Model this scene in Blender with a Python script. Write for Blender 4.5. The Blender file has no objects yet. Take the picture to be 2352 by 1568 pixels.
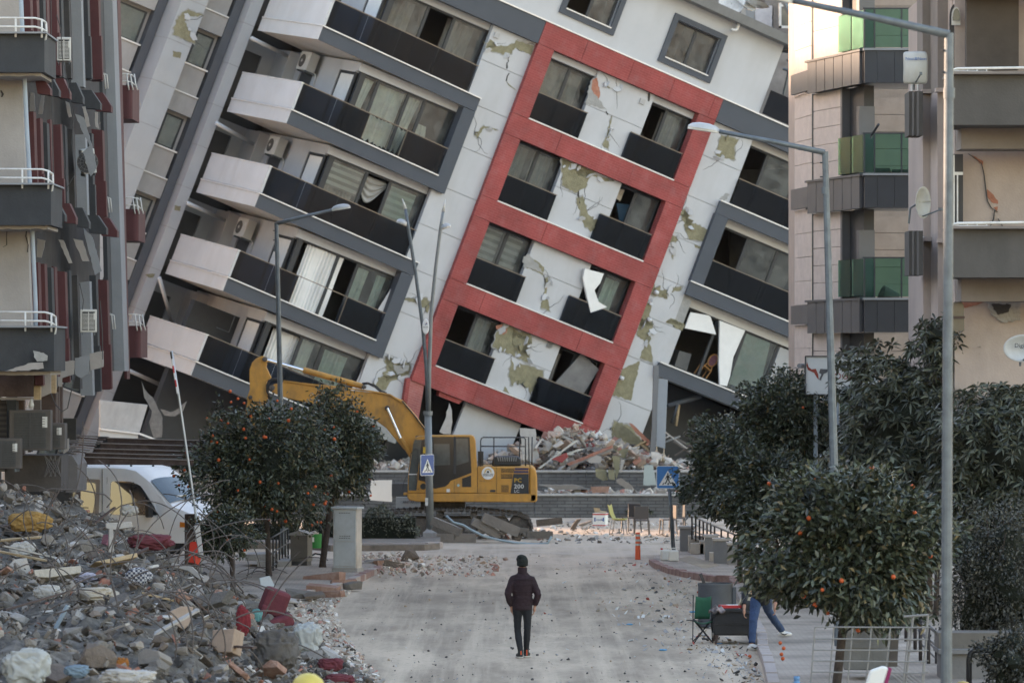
import bpy, bmesh, math, random
import numpy as np
from mathutils import Vector, Matrix, Euler
rnd = random.Random(7)
SC = bpy.context.scene
COL = SC.collection
# ------------------------------------------------------------------ camera, sky, sun, exposure
F = 10000.0; HZ = 830.0; CU = 1176.0; CH = 5.15          # focal length and horizon in photo pixels (2352 wide), eye height in metres
cd = bpy.data.cameras.new('camera'); cam = bpy.data.objects.new('camera', cd); COL.objects.link(cam)
cam.location = (0, 0, CH); cam.rotation_euler = (math.radians(90), 0, 0)
cd.sensor_width = 36.0; cd.lens = F / 2352.0 * 36.0; cd.shift_y = 46.0 / 2352.0
cd.clip_start = 0.5; cd.clip_end = 6000.0
cd.dof.use_dof = True; cd.dof.focus_distance = 86.0; cd.dof.aperture_fstop = 3.0
SC.camera = cam
SUN_AZ = math.radians(-59.0)      # measured from +Y (away from the camera) towards the left
SUN_EL = math.radians(12.0)
w = bpy.data.worlds.new('World'); SC.world = w; w.use_nodes = True
nt = w.node_tree; nt.nodes.clear()
sky = nt.nodes.new('ShaderNodeTexSky'); sky.sky_type = 'NISHITA'; sky.sun_disc = False
sky.sun_elevation = SUN_EL; sky.sun_rotation = SUN_AZ
sky.air_density = 1.35; sky.dust_density = 0.9; sky.ozone_density = 0.5; sky.altitude = 100
bgn = nt.nodes.new('ShaderNodeBackground'); bgn.inputs['Strength'].default_value = 0.15
wo = nt.nodes.new('ShaderNodeOutputWorld')
tn = nt.nodes.new('ShaderNodeMix'); tn.data_type = 'RGBA'; tn.blend_type = 'MULTIPLY'; tn.inputs['Factor'].default_value = 1.0; tn.inputs['B'].default_value = (1.05, 0.965, 1.05, 1)   # white balance of the even light
nt.links.new(sky.outputs[0], tn.inputs['A']); nt.links.new(tn.outputs['Result'], bgn.inputs[0]); nt.links.new(bgn.outputs[0], wo.inputs[0])
sl = bpy.data.lights.new('sun', 'SUN'); sun = bpy.data.objects.new('sun', sl); COL.objects.link(sun)
sl.energy = 3.2; sl.angle = math.radians(3.0); sl.color = (1.0, 0.68, 0.46)
sd = Vector((math.sin(SUN_AZ) * math.cos(SUN_EL), math.cos(SUN_AZ) * math.cos(SUN_EL), math.sin(SUN_EL)))
sun.rotation_euler = sd.to_track_quat('Z', 'Y').to_euler(); sun.location = (-60, 60, 60)
SC.view_settings.view_transform = 'Standard'; SC.view_settings.look = 'None'
SC.view_settings.exposure = 2.25; SC.view_settings.gamma = 1.0; SC.view_settings.use_curve_mapping = False
SC.cycles.use_denoising = True
SC.cycles.max_bounces = 6; SC.cycles.diffuse_bounces = 3; SC.cycles.glossy_bounces = 3
SC.cycles.transparent_max_bounces = 16; SC.cycles.transmission_bounces = 3
SC.cycles.volume_bounces = 0; SC.cycles.caustics_reflective = False; SC.cycles.caustics_refractive = False

# ------------------------------------------------------------------ helpers
def W(U, V, s):
    """point seen at photo pixel (U, V) at the depth where one metre spans s pixels"""
    return Vector(((U - CU) / s, F / s, CH + (HZ - V) / s))
def G(U, V, z=0.0):
    """point of the plane at height z seen at photo pixel (U, V)"""
    s = (V - HZ) / (CH - z)
    return Vector(((U - CU) / s, F / s, z))
def sof(V, z=0.0): return (V - HZ) / (CH - z)

def tag(o, label=None, cat=None, group=None, kind=None):
    if label: o['label'] = label
    if cat: o['category'] = cat
    if group: o['group'] = group
    if kind: o['kind'] = kind
    return o
def thing(name, label, cat, loc=(0, 0, 0), rz=0.0, group=None, rot=None):
    o = bpy.data.objects.new(name, None); COL.objects.link(o)
    o.empty_display_size = 0.2
    o.location = loc; o.rotation_euler = rot if rot else (0, 0, rz)
    return tag(o, label, cat, group)
def part_empty(name, parent):
    o = bpy.data.objects.new(name, None); COL.objects.link(o); o.parent = parent; return o
def link(name, me, parent=None, loc=None, rot=None, scale=None):
    o = bpy.data.objects.new(name, me); COL.objects.link(o)
    if parent: o.parent = parent
    if loc is not None: o.location = loc
    if rot is not None: o.rotation_euler = rot
    if scale is not None: o.scale = scale
    return o

class MB:
    """collects shapes and links them as ONE mesh object"""
    def __init__(s): s.v = []; s.f = []; s.m = []
    def add(s, vs, fs, m=0):
        n = len(s.v); s.v.extend([tuple(p) for p in vs])
        for f in fs: s.f.append(tuple(i + n for i in f)); s.m.append(m)
        return s
    def box(s, x0, x1, y0, y1, z0, z1, m=0, M=None):
        vs = [(x, y, z) for z in (z0, z1) for y in (y0, y1) for x in (x0, x1)]
        if M is not None: vs = [M @ Vector(p) for p in vs]
        return s.add(vs, [(0, 2, 3, 1), (4, 5, 7, 6), (0, 1, 5, 4), (2, 6, 7, 3), (0, 4, 6, 2), (1, 3, 7, 5)], m)
    def cbox(s, c, sz, M=None, m=0, bev=0.0):
        """box about c, rotated by the 3x3 M"""
        M = M or Matrix.Identity(3); h = [q / 2 for q in sz]; c = Vector(c)
        vs = [c + M @ Vector((x * h[0], y * h[1], z * h[2])) for z in (-1, 1) for y in (-1, 1) for x in (-1, 1)]
        return s.add(vs, [(0, 2, 3, 1), (4, 5, 7, 6), (0, 1, 5, 4), (2, 6, 7, 3), (0, 4, 6, 2), (1, 3, 7, 5)], m)
    def prism(s, pts, a, b, axis='y', m=0, pb=None):
        """polygon (two coordinates) swept along an axis from a to b; pb: the polygon at b"""
        n = len(pts); pb = pb or pts
        def mk(p, t):
            return (p[0], t, p[1]) if axis == 'y' else ((t, p[0], p[1]) if axis == 'x' else (p[0], p[1], t))
        vs = [mk(p, a) for p in pts] + [mk(p, b) for p in pb]
        ar = sum(pts[i][0] * pts[(i + 1) % n][1] - pts[(i + 1) % n][0] * pts[i][1] for i in range(n))
        flip = (ar > 0) ^ (a > b) ^ (axis != 'y')
        f = [tuple(range(n)), tuple(range(2 * n - 1, n - 1, -1))] + [(i, i + n, (i + 1) % n + n, (i + 1) % n) for i in range(n)]
        if not flip: f = [tuple(reversed(q)) for q in f]
        return s.add(vs, f, m)
    def tube(s, path, r, n=7, m=0, cap=True):
        path = [Vector(p) for p in path]; k = len(path)
        rr = r if isinstance(r, (list, tuple)) else [r] * k
        vs = []; up = None
        for i in range(k):
            t = (path[min(i + 1, k - 1)] - path[max(i - 1, 0)])
            if t.length < 1e-9: t = Vector((0, 0, 1))
            t.normalize()
            if up is None:
                up = Vector((0, 0, 1)) if abs(t.z) < 0.9 else Vector((1, 0, 0))
            a = t.cross(up); 
            if a.length < 1e-6: a = t.cross(Vector((0, 1, 0.01)))
            a.normalize(); b = a.cross(t).normalized(); up = b
            for j in range(n):
                q = 2 * math.pi * j / n
                vs.append(path[i] + (a * math.cos(q) + b * math.sin(q)) * rr[i])
        fs = [(i * n + j, i * n + (j + 1) % n, (i + 1) * n + (j + 1) % n, (i + 1) * n + j) for i in range(k - 1) for j in range(n)]
        if cap: fs += [tuple(range(n - 1, -1, -1)), tuple(range((k - 1) * n, k * n))]
        return s.add(vs, fs, m)
    def lathe(s, prof, n=16, c=(0, 0, 0), M=None, m=0, cap=True):
        c = Vector(c); vs = []
        for r, z in prof:
            for j in range(n):
                q = 2 * math.pi * j / n; p = Vector((r * math.cos(q), r * math.sin(q), z))
                vs.append(c + (M @ p if M else p))
        k = len(prof)
        fs = [(i * n + j, i * n + (j + 1) % n, (i + 1) * n + (j + 1) % n, (i + 1) * n + j) for i in range(k - 1) for j in range(n)]
        if cap: fs += [tuple(range(n - 1, -1, -1)), tuple(range((k - 1) * n, k * n))]
        return s.add(vs, fs, m)
    def grid(s, fn, nu, nv, m=0):
        """sheet: fn(u, v) for u, v in 0..1"""
        vs = [fn(i / nu, j / nv) for j in range(nv + 1) for i in range(nu + 1)]
        fs = [(j * (nu + 1) + i, j * (nu + 1) + i + 1, (j + 1) * (nu + 1) + i + 1, (j + 1) * (nu + 1) + i) for j in range(nv) for i in range(nu)]
        return s.add(vs, fs, m)
    def warp(s, fn): s.v = [tuple(fn(Vector(p))) for p in s.v]; return s
    def mesh(s, name, mats, smooth=False):
        me = bpy.data.meshes.new(name); me.from_pydata(s.v, [], s.f)
        for mm in (mats if isinstance(mats, (list, tuple)) else [mats]): me.materials.append(mm)
        if any(s.m): me.polygons.foreach_set('material_index', s.m)
        if smooth: me.polygons.foreach_set('use_smooth', [True] * len(me.polygons))
        me.update(); return me
    def build(s, name, mats, parent=None, smooth=False, bevel=0.0, loc=None, rot=None, auto=None):
        o = link(name, s.mesh(name, mats, smooth or auto is not None), parent, loc, rot)
        if auto is not None: o.data.set_sharp_from_angle(angle=math.radians(auto))
        if bevel:
            md = o.modifiers.new('bevel', 'BEVEL'); md.width = bevel; md.segments = 2; md.limit_method = 'ANGLE'; md.angle_limit = math.radians(40)
        return o
def copy_tree(o, parent=None):
    c = o.copy(); COL.objects.link(c)
    if parent is not None: c.parent = parent
    for ch in list(o.children): copy_tree(ch, c)
    return c

# ------------------------------------------------------------------ materials
MATS = {}
def _base(name):
    m = bpy.data.materials.new(name); m.use_nodes = True; n = m.node_tree
    return m, n, n.nodes['Principled BSDF'], n.nodes, n.links
def mk(name, col, rough=0.7, var=0.18, vs=2.0, bump=0.15, bs=18.0, metal=0.0, stain=0.0, stain_col=(0.10, 0.085, 0.07), ss=0.8, streak=1.0, island=0.0, spec=0.4, alt=None, sheen=0.0):
    """noise-varied plain surface. stain: patches of dirt with a shape of their own; island: each loose piece a shade of its own; alt: second colour mixed in patches"""
    if name in MATS: return MATS[name]
    m, n, P, N, Lk = _base(name)
    tc = N.new('ShaderNodeTexCoord')
    n1 = N.new('ShaderNodeTexNoise'); n1.inputs['Scale'].default_value = vs; n1.inputs['Detail'].default_value = 8; n1.inputs['Roughness'].default_value = 0.65
    Lk.new(tc.outputs['Object'], n1.inputs['Vector'])
    r1 = N.new('ShaderNodeMapRange'); r1.inputs['From Min'].default_value = 0.3; r1.inputs['From Max'].default_value = 0.7
    r1.inputs['To Min'].default_value = 1 - var; r1.inputs['To Max'].default_value = 1 + var
    Lk.new(n1.outputs['Fac'], r1.inputs['Value'])
    sc = N.new('ShaderNodeVectorMath'); sc.operation = 'SCALE'; sc.inputs[0].default_value = col
    Lk.new(r1.outputs[0], sc.inputs['Scale']); cur = sc.outputs['Vector']
    if alt is not None:
        na = N.new('ShaderNodeTexNoise'); na.inputs['Scale'].default_value = vs * 0.6; na.inputs['Detail'].default_value = 5
        Lk.new(tc.outputs['Object'], na.inputs['Vector'])
        ra = N.new('ShaderNodeMapRange'); ra.inputs['From Min'].default_value = 0.48; ra.inputs['From Max'].default_value = 0.58
        Lk.new(na.outputs['Fac'], ra.inputs['Value'])
        mx = N.new('ShaderNodeMix'); mx.data_type = 'RGBA'; Lk.new(ra.outputs[0], mx.inputs['Factor'])
        Lk.new(cur, mx.inputs['A']); mx.inputs['B'].default_value = (*alt, 1); cur = mx.outputs['Result']
    if island:
        g = N.new('ShaderNodeNewGeometry')
        r2 = N.new('ShaderNodeMapRange'); r2.inputs['To Min'].default_value = 1 - island; r2.inputs['To Max'].default_value = 1 + island
        Lk.new(g.outputs['Random Per Island'], r2.inputs['Value'])
        s2 = N.new('ShaderNodeVectorMath'); s2.operation = 'SCALE'; Lk.new(cur, s2.inputs[0]); Lk.new(r2.outputs[0], s2.inputs['Scale']); cur = s2.outputs['Vector']
    if stain:
        mp = N.new('ShaderNodeMapping'); mp.inputs['Scale'].default_value = (1, 1, 1 / streak); Lk.new(tc.outputs['Object'], mp.inputs['Vector'])
        n2 = N.new('ShaderNodeTexNoise'); n2.inputs['Scale'].default_value = ss; n2.inputs['Detail'].default_value = 9; n2.inputs['Roughness'].default_value = 0.7
        Lk.new(mp.outputs[0], n2.inputs['Vector'])
        r3 = N.new('ShaderNodeMapRange'); r3.inputs['From Min'].default_value = 0.47; r3.inputs['From Max'].default_value = 0.72; r3.inputs['To Max'].default_value = stain
        Lk.new(n2.outputs['Fac'], r3.inputs['Value'])
        mx = N.new('ShaderNodeMix'); mx.data_type = 'RGBA'; Lk.new(r3.outputs[0], mx.inputs['Factor']); Lk.new(cur, mx.inputs['A']); mx.inputs['B'].default_value = (*stain_col, 1)
        cur = mx.outputs['Result']
    Lk.new(cur, P.inputs['Base Color'])
    P.inputs['Roughness'].default_value = rough; P.inputs['Metallic'].default_value = metal; P.inputs['Specular IOR Level'].default_value = spec
    if bump:
        n3 = N.new('ShaderNodeTexNoise'); n3.inputs['Scale'].default_value = bs; n3.inputs['Detail'].default_value = 6
        Lk.new(tc.outputs['Object'], n3.inputs['Vector'])
        b = N.new('ShaderNodeBump'); b.inputs['Strength'].default_value = bump; b.inputs['Distance'].default_value = 0.03
        Lk.new(n3.outputs['Fac'], b.inputs['Height']); Lk.new(b.outputs[0], P.inputs['Normal'])
    MATS[name] = m; return m
def glassm(name, tint, gloss=(1, 1, 1), rough=0.03, ior=1.5, haze=0.0, hazecol=(0.4, 0.42, 0.42)):
    """clear or tinted sheet: straight-through light of the tint, mirror by Fresnel, and a film of dust"""
    m, n, P, N, Lk = _base(name); N.remove(P); out = N['Material Output']
    t = N.new('ShaderNodeBsdfTransparent'); t.inputs[0].default_value = (*tint, 1)
    g = N.new('ShaderNodeBsdfGlossy'); g.inputs['Color'].default_value = (*gloss, 1); g.inputs['Roughness'].default_value = rough
    fr = N.new('ShaderNodeFresnel'); fr.inputs['IOR'].default_value = ior
    tc = N.new('ShaderNodeTexCoord'); nz = N.new('ShaderNodeTexNoise'); nz.inputs['Scale'].default_value = 1.3; nz.inputs['Detail'].default_value = 2
    Lk.new(tc.outputs['Object'], nz.inputs['Vector'])
    bp = N.new('ShaderNodeBump'); bp.inputs['Strength'].default_value = 0.06; bp.inputs['Distance'].default_value = 0.2; Lk.new(nz.outputs['Fac'], bp.inputs['Height']); Lk.new(bp.outputs[0], g.inputs['Normal'])
    mx = N.new('ShaderNodeMixShader'); Lk.new(fr.outputs[0], mx.inputs[0]); Lk.new(t.outputs[0], mx.inputs[1]); Lk.new(g.outputs[0], mx.inputs[2]); cur = mx
    if haze:
        d = N.new('ShaderNodeBsdfDiffuse'); d.inputs[0].default_value = (*hazecol, 1)
        n2 = N.new('ShaderNodeTexNoise'); n2.inputs['Scale'].default_value = 2.2; n2.inputs['Detail'].default_value = 7; Lk.new(tc.outputs['Object'], n2.inputs['Vector'])
        r = N.new('ShaderNodeMapRange'); r.inputs['From Min'].default_value = 0.3; r.inputs['From Max'].default_value = 0.75; r.inputs['To Max'].default_value = haze * 2; Lk.new(n2.outputs['Fac'], r.inputs['Value'])
        m2 = N.new('ShaderNodeMixShader'); Lk.new(r.outputs[0], m2.inputs[0]); Lk.new(mx.outputs[0], m2.inputs[1]); Lk.new(d.outputs[0], m2.inputs[2]); cur = m2
    Lk.new(cur.outputs[0], out.inputs['Surface']); MATS[name] = m; return m
def leafm(name, dark, light, rough=0.45, yellow=0.0):
    m, n, P, N, Lk = _base(name)
    g = N.new('ShaderNodeNewGeometry'); cr = N.new('ShaderNodeValToRGB'); e = cr.color_ramp.elements
    e[0].position = 0.0; e[0].color = (*dark, 1); e[1].position = 0.93; e[1].color = (*light, 1)
    if yellow:
        q = e.new(0.975); q.color = (yellow, yellow * 0.75, 0.05, 1)
    Lk.new(g.outputs['Random Per Island'], cr.inputs[0]); Lk.new(cr.outputs[0], P.inputs['Base Color'])
    P.inputs['Roughness'].default_value = rough; P.inputs['Specular IOR Level'].default_value = 0.5
    MATS[name] = m; return m
def brickm(name, c1, c2, mortar, scale, bw=0.5, bh=0.25, msize=0.02, swap=True, bump=0.4, rough=0.8):
    """small tiles or courses too fine to pick apart: x and z of the object drive the pattern"""
    m, n, P, N, Lk = _base(name)
    tc = N.new('ShaderNodeTexCoord'); sp = N.new('ShaderNodeSeparateXYZ'); cb = N.new('ShaderNodeCombineXYZ'); Lk.new(tc.outputs['Object'], sp.inputs[0])
    ad = N.new('ShaderNodeMath'); ad.operation = 'ADD'; Lk.new(sp.outputs[0], ad.inputs[0]); Lk.new(sp.outputs[1], ad.inputs[1])
    Lk.new(ad.outputs[0], cb.inputs[0]); Lk.new(sp.outputs[2], cb.inputs[1])
    bt = N.new('ShaderNodeTexBrick'); bt.inputs['Color1'].default_value = (*c1, 1); bt.inputs['Color2'].default_value = (*c2, 1); bt.inputs['Mortar'].default_value = (*mortar, 1)
    bt.inputs['Scale'].default_value = scale; bt.inputs['Brick Width'].default_value = bw; bt.inputs['Row Height'].default_value = bh; bt.inputs['Mortar Size'].default_value = msize
    Lk.new(cb.outputs[0], bt.inputs['Vector'])
    nz = N.new('ShaderNodeTexNoise'); nz.inputs['Scale'].default_value = 0.9; nz.inputs['Detail'].default_value = 8; Lk.new(tc.outputs['Object'], nz.inputs['Vector'])
    r = N.new('ShaderNodeMapRange'); r.inputs['From Min'].default_value = 0.3; r.inputs['From Max'].default_value = 0.7; r.inputs['To Min'].default_value = 0.76; r.inputs['To Max'].default_value = 1.22; Lk.new(nz.outputs['Fac'], r.inputs['Value'])
    n2 = N.new('ShaderNodeTexNoise'); n2.inputs['Scale'].default_value = 2.3; n2.inputs['Detail'].default_value = 9; n2.inputs['Roughness'].default_value = .7; Lk.new(tc.outputs['Object'], n2.inputs['Vector'])
    rd = N.new('ShaderNodeMapRange'); rd.inputs['From Min'].default_value = .5; rd.inputs['From Max'].default_value = .75; rd.inputs['To Max'].default_value = .38; Lk.new(n2.outputs['Fac'], rd.inputs['Value'])
    md = N.new('ShaderNodeMix'); md.data_type = 'RGBA'; Lk.new(rd.outputs[0], md.inputs['Factor']); Lk.new(bt.outputs['Color'], md.inputs['A']); md.inputs['B'].default_value = (*[q * .6 + .14 for q in c1], 1)
    s = N.new('ShaderNodeVectorMath'); s.operation = 'SCALE'; Lk.new(md.outputs['Result'], s.inputs[0]); Lk.new(r.outputs[0], s.inputs['Scale']); Lk.new(s.outputs[0], P.inputs['Base Color'])
    P.inputs['Roughness'].default_value = rough
    b = N.new('ShaderNodeBump'); b.inputs['Strength'].default_value = bump; b.inputs['Distance'].default_value = 0.01; b.invert = True; Lk.new(bt.outputs['Fac'], b.inputs['Height']); Lk.new(b.outputs[0], P.inputs['Normal'])
    MATS[name] = m; return m
def stripem(name, c1, c2, axis, freq, rough=0.8, duty=0.5, noise=0.0):
    m, n, P, N, Lk = _base(name)
    tc = N.new('ShaderNodeTexCoord'); sp = N.new('ShaderNodeSeparateXYZ'); Lk.new(tc.outputs['Object'], sp.inputs[0])
    mu = N.new('ShaderNodeMath'); mu.operation = 'MULTIPLY'; mu.inputs[1].default_value = freq; Lk.new(sp.outputs[axis], mu.inputs[0])
    fr = N.new('ShaderNodeMath'); fr.operation = 'FRACT'; Lk.new(mu.outputs[0], fr.inputs[0])
    lt = N.new('ShaderNodeMath'); lt.operation = 'LESS_THAN'; lt.inputs[1].default_value = duty; Lk.new(fr.outputs[0], lt.inputs[0])
    mx = N.new('ShaderNodeMix'); mx.data_type = 'RGBA'; Lk.new(lt.outputs[0], mx.inputs['Factor']); mx.inputs['A'].default_value = (*c1, 1); mx.inputs['B'].default_value = (*c2, 1)
    Lk.new(mx.outputs['Result'], P.inputs['Base Color']); P.inputs['Roughness'].default_value = rough
    MATS[name] = m; return m

white_render = mk('white_render', (0.465, 0.475, 0.49), 0.85, 0.05, 1.1, 0.10, 30, stain=0.4, stain_col=(0.36, 0.355, 0.345), ss=0.9, streak=3.5)
soffit_m = mk('soffit_plaster', (0.50, 0.49, 0.47), 0.9, 0.08, 1.0, 0.1, 20)
slate_m = mk('slate_render', (0.070, 0.079, 0.094), 0.8, 0.08, 1.2, 0.12, 60)
slate_panel = mk('slate_side_render', (0.30, 0.32, 0.34), 0.8, 0.08, 1.2, 0.12, 60)
red_m = brickm('red_tile_cladding', (0.275, 0.052, 0.048), (0.245, 0.043, 0.040), (0.32, 0.085, 0.075), 1.0, 0.26, 0.085, 0.008, bump=0.35)
metal_line = mk('aluminium_drip', (0.72, 0.72, 0.72), 0.4, 0.08, 3, 0.0, 10, metal=0.3)
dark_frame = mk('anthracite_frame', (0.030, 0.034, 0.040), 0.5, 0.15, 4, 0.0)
olive_m = mk('mineral_wool', (0.225, 0.21, 0.135), 0.95, 0.25, 5, 0.6, 25, stain=0.35, stain_col=(0.13, 0.115, 0.07), ss=3)
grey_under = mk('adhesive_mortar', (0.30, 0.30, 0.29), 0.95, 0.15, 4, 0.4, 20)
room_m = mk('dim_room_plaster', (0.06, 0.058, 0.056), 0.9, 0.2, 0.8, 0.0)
curtain_m = mk('curtain_voile', (0.72, 0.72, 0.70), 0.9, 0.06, 3, 0.0, sheen=0.3)
curtain_green = mk('curtain_pale_green', (0.48, 0.56, 0.51), 0.9, 0.1, 3, 0.0)
zebra_m = stripem('zebra_blind_cloth', (0.62, 0.60, 0.57), (0.25, 0.235, 0.22), 2, 4.2)
glass_win = glassm('window_glass', (0.86, 0.90, 0.89), (0.85, 0.88, 0.9), 0.04, 1.55, 0.10, (0.45, 0.46, 0.44))
glass_dark = glassm('smoked_glass', (0.17, 0.20, 0.245), (0.7, 0.8, 0.92), 0.05, 1.42, 0.004)
glass_green = glassm('green_glass', (0.50, 0.70, 0.63), (0.6, 0.75, 0.7), 0.22, 1.25, 0.06, (0.16, 0.25, 0.22))
steel_m = mk('galvanised_steel', (0.125, 0.145, 0.16), 0.5, 0.25, 6, 0.1, 40, metal=0.35, stain=0.3, stain_col=(0.10, 0.115, 0.125), ss=4)
white_metal = mk('white_painted_metal', (0.62, 0.62, 0.60), 0.5, 0.1, 5, 0.05, 40, stain=0.35, stain_col=(0.22, 0.14, 0.09), ss=6)
ac_white = mk('ac_casing', (0.55, 0.545, 0.51), 0.5, 0.08, 3, 0.0, stain=0.2, stain_col=(0.3, 0.28, 0.25), ss=3)
ac_dark = mk('ac_fan_dark', (0.05, 0.05, 0.05), 0.6, 0.2, 8, 0.0)
concrete = mk('broken_concrete', (0.33, 0.32, 0.305), 0.95, 0.22, 4, 0.8, 14, stain=0.3, stain_col=(0.20, 0.185, 0.165), ss=2)
concrete_i = mk('rubble_concrete', (0.29, 0.275, 0.255), 0.95, 0.2, 4, 0.8, 14, island=0.45)
brick_red = mk('hollow_brick', (0.33, 0.14, 0.09), 0.9, 0.25, 6, 0.5, 20, island=0.25, stain=0.5, stain_col=(0.38, 0.34, 0.30), ss=5)
black_m = mk('black_paint', (0.018, 0.018, 0.019), 0.5, 0.2, 4, 0.0)
dark_grey = mk('dark_grey_plastic', (0.06, 0.06, 0.062), 0.6, 0.2, 4, 0.05)
# ------------------------------------------------------------------ ground
def groundm():
    m, n, P, N, Lk = _base('dusty_asphalt')
    tc = N.new('ShaderNodeTexCoord')
    def noise(sc, det=8, sx=1, sy=1):
        mp = N.new('ShaderNodeMapping'); mp.inputs['Scale'].default_value = (sx, sy, 1); Lk.new(tc.outputs['Object'], mp.inputs[0])
        q = N.new('ShaderNodeTexNoise'); q.inputs['Scale'].default_value = sc; q.inputs['Detail'].default_value = det; q.inputs['Roughness'].default_value = 0.65; Lk.new(mp.outputs[0], q.inputs['Vector']); return q.outputs['Fac']
    def ramp(fac, a, b, lo=0.0, hi=1.0):
        r = N.new('ShaderNodeMapRange'); r.inputs['From Min'].default_value = a; r.inputs['From Max'].default_value = b; r.inputs['To Min'].default_value = lo; r.inputs['To Max'].default_value = hi; Lk.new(fac, r.inputs['Value']); return r.outputs[0]
    def mix(f, a, b):
        q = N.new('ShaderNodeMix'); q.data_type = 'RGBA'; Lk.new(f, q.inputs['Factor'])
        for s, c in (('A', a), ('B', b)):
            if isinstance(c, tuple): q.inputs[s].default_value = (*c, 1)
            else: Lk.new(c, q.inputs[s])
        return q.outputs['Result']
    c = mix(ramp(noise(0.35, 9, 1, 0.35), 0.38, 0.60), (0.275, 0.215, 0.152), (0.53, 0.425, 0.308))
    c = mix(ramp(noise(1.1, 9, 1.0, 0.22), 0.48, 0.72, 0, 0.7), c, (0.16, 0.126, 0.092))
    c = mix(ramp(noise(0.9, 6, 2.6, 0.05), 0.46, 0.66, 0, 0.75), c, (0.57, 0.46, 0.335))
    c = mix(ramp(noise(7.0, 8), 0.55, 0.70, 0, 0.75), c, (0.16, 0.14, 0.12))
    # warm loose soil dragged out near the junction
    sp = N.new('ShaderNodeSeparateXYZ'); Lk.new(tc.outputs['Object'], sp.inputs[0])
    sy = ramp(sp.outputs[1], 100, 118)
    mm = N.new('ShaderNodeMath'); mm.operation = 'MULTIPLY'; Lk.new(sy, mm.inputs[0]); Lk.new(ramp(noise(0.5, 7), 0.38, 0.6, 0, 0.75), mm.inputs[1])
    c = mix(mm.outputs[0], c, (0.52, 0.43, 0.345))
    Lk.new(c, P.inputs['Base Color']); P.inputs['Roughness'].default_value = 0.9
    b = N.new('ShaderNodeBump'); b.inputs['Strength'].default_value = 0.5; b.inputs['Distance'].default_value = 0.02; Lk.new(noise(14, 8), b.inputs['Height']); Lk.new(b.outputs[0], P.inputs['Normal'])
    MATS['dusty_asphalt'] = m; return m
gm = groundm()
def sheet(name, pts, z, mat, sub=0):
    me = bpy.data.meshes.new(name); me.from_pydata([(x, y, z) for x, y in pts], [], [tuple(range(len(pts)))]); me.materials.append(mat)
    o = link(name, me); o['kind'] = 'structure'; return o
def gpoly(P): return [tuple(G(u, v)[:2]) for u, v in P]
sheet('ground', [(-900, -60), (900, -60), (900, 2500), (-900, 2500)], -0.004, gm)

# pavements: raised sheets with kerb stones
pave_m = brickm('pavement_slabs', (0.36, 0.325, 0.29), (0.31, 0.28, 0.25), (0.16, 0.145, 0.13), 1.0, 0.2, 0.1, 0.008)
def raised(name, px, z, mat, h=0.16):
    pts = [tuple(G(u, v, z)[:2]) for u, v in px]
    ar = sum(pts[i][0] * pts[(i + 1) % len(pts)][1] - pts[(i + 1) % len(pts)][0] * pts[i][1] for i in range(len(pts)))
    if ar < 0: pts.reverse()
    o = MB().prism(pts, z - h, z, axis='z').build(name, mat); o['kind'] = 'structure'; return o, pts
def pavem(name, c1, c2, mortar):
    m, n, P, N, Lk = _base(name); tc = N.new('ShaderNodeTexCoord')
    bt = N.new('ShaderNodeTexBrick'); bt.inputs['Color1'].default_value = (*c1, 1); bt.inputs['Color2'].default_value = (*c2, 1); bt.inputs['Mortar'].default_value = (*mortar, 1); bt.inputs['Scale'].default_value = 1.0
    bt.inputs['Brick Width'].default_value = .2; bt.inputs['Row Height'].default_value = .1; bt.inputs['Mortar Size'].default_value = .006; Lk.new(tc.outputs['Object'], bt.inputs['Vector'])
    nz = N.new('ShaderNodeTexNoise'); nz.inputs['Scale'].default_value = .8; nz.inputs['Detail'].default_value = 9; Lk.new(tc.outputs['Object'], nz.inputs['Vector'])
    r = N.new('ShaderNodeMapRange'); r.inputs['From Min'].default_value = .3; r.inputs['From Max'].default_value = .7; r.inputs['To Min'].default_value = .65; r.inputs['To Max'].default_value = 1.25; Lk.new(nz.outputs['Fac'], r.inputs['Value'])
    s = N.new('ShaderNodeVectorMath'); s.operation = 'SCALE'; Lk.new(bt.outputs['Color'], s.inputs[0]); Lk.new(r.outputs[0], s.inputs['Scale']); Lk.new(s.outputs[0], P.inputs['Base Color']); P.inputs['Roughness'].default_value = .9
    MATS[name] = m; return m
pv = pavem('dusty_pavers', (0.36, 0.30, 0.24), (0.32, 0.265, 0.212), (0.20, 0.18, 0.16))
rp_edge = [(1499, 1284), (1512, 1293), (1543, 1304), (1578, 1312), (1613, 1319), (1648, 1323), (1683, 1324), (1701, 1359), (1751, 1455), (1753, 1481), (1764, 1509), (1773, 1546), (1800, 1660), (1830, 1800)]
rp, rpts = raised('pavement', rp_edge + [(3400, 1800), (2900, 1268), (1560, 1262), (1502, 1277)], 0.13, pv)
lp_edge = [(869, 1300), (866, 1304), (844, 1311), (825, 1321), (804, 1331), (776, 1340), (744, 1351), (675, 1358), (560, 1420), (300, 1500)]
lpv, lpts = raised('pavement', lp_edge + [(-900, 1500), (-500, 1272), (640, 1272), (840, 1288)], 0.13, pv)
kerb_m = mk('kerb_concrete', (0.38, 0.33, 0.30), 0.9, .15, 4, .4, 20, stain=.3, stain_col=(.24, .19, .17), ss=3); kerb_red = mk('kerb_maroon', (0.26, 0.165, 0.145), 0.9, .25, 4, .4, 20, stain=.5, stain_col=(.36, .30, .27), ss=4)
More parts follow.
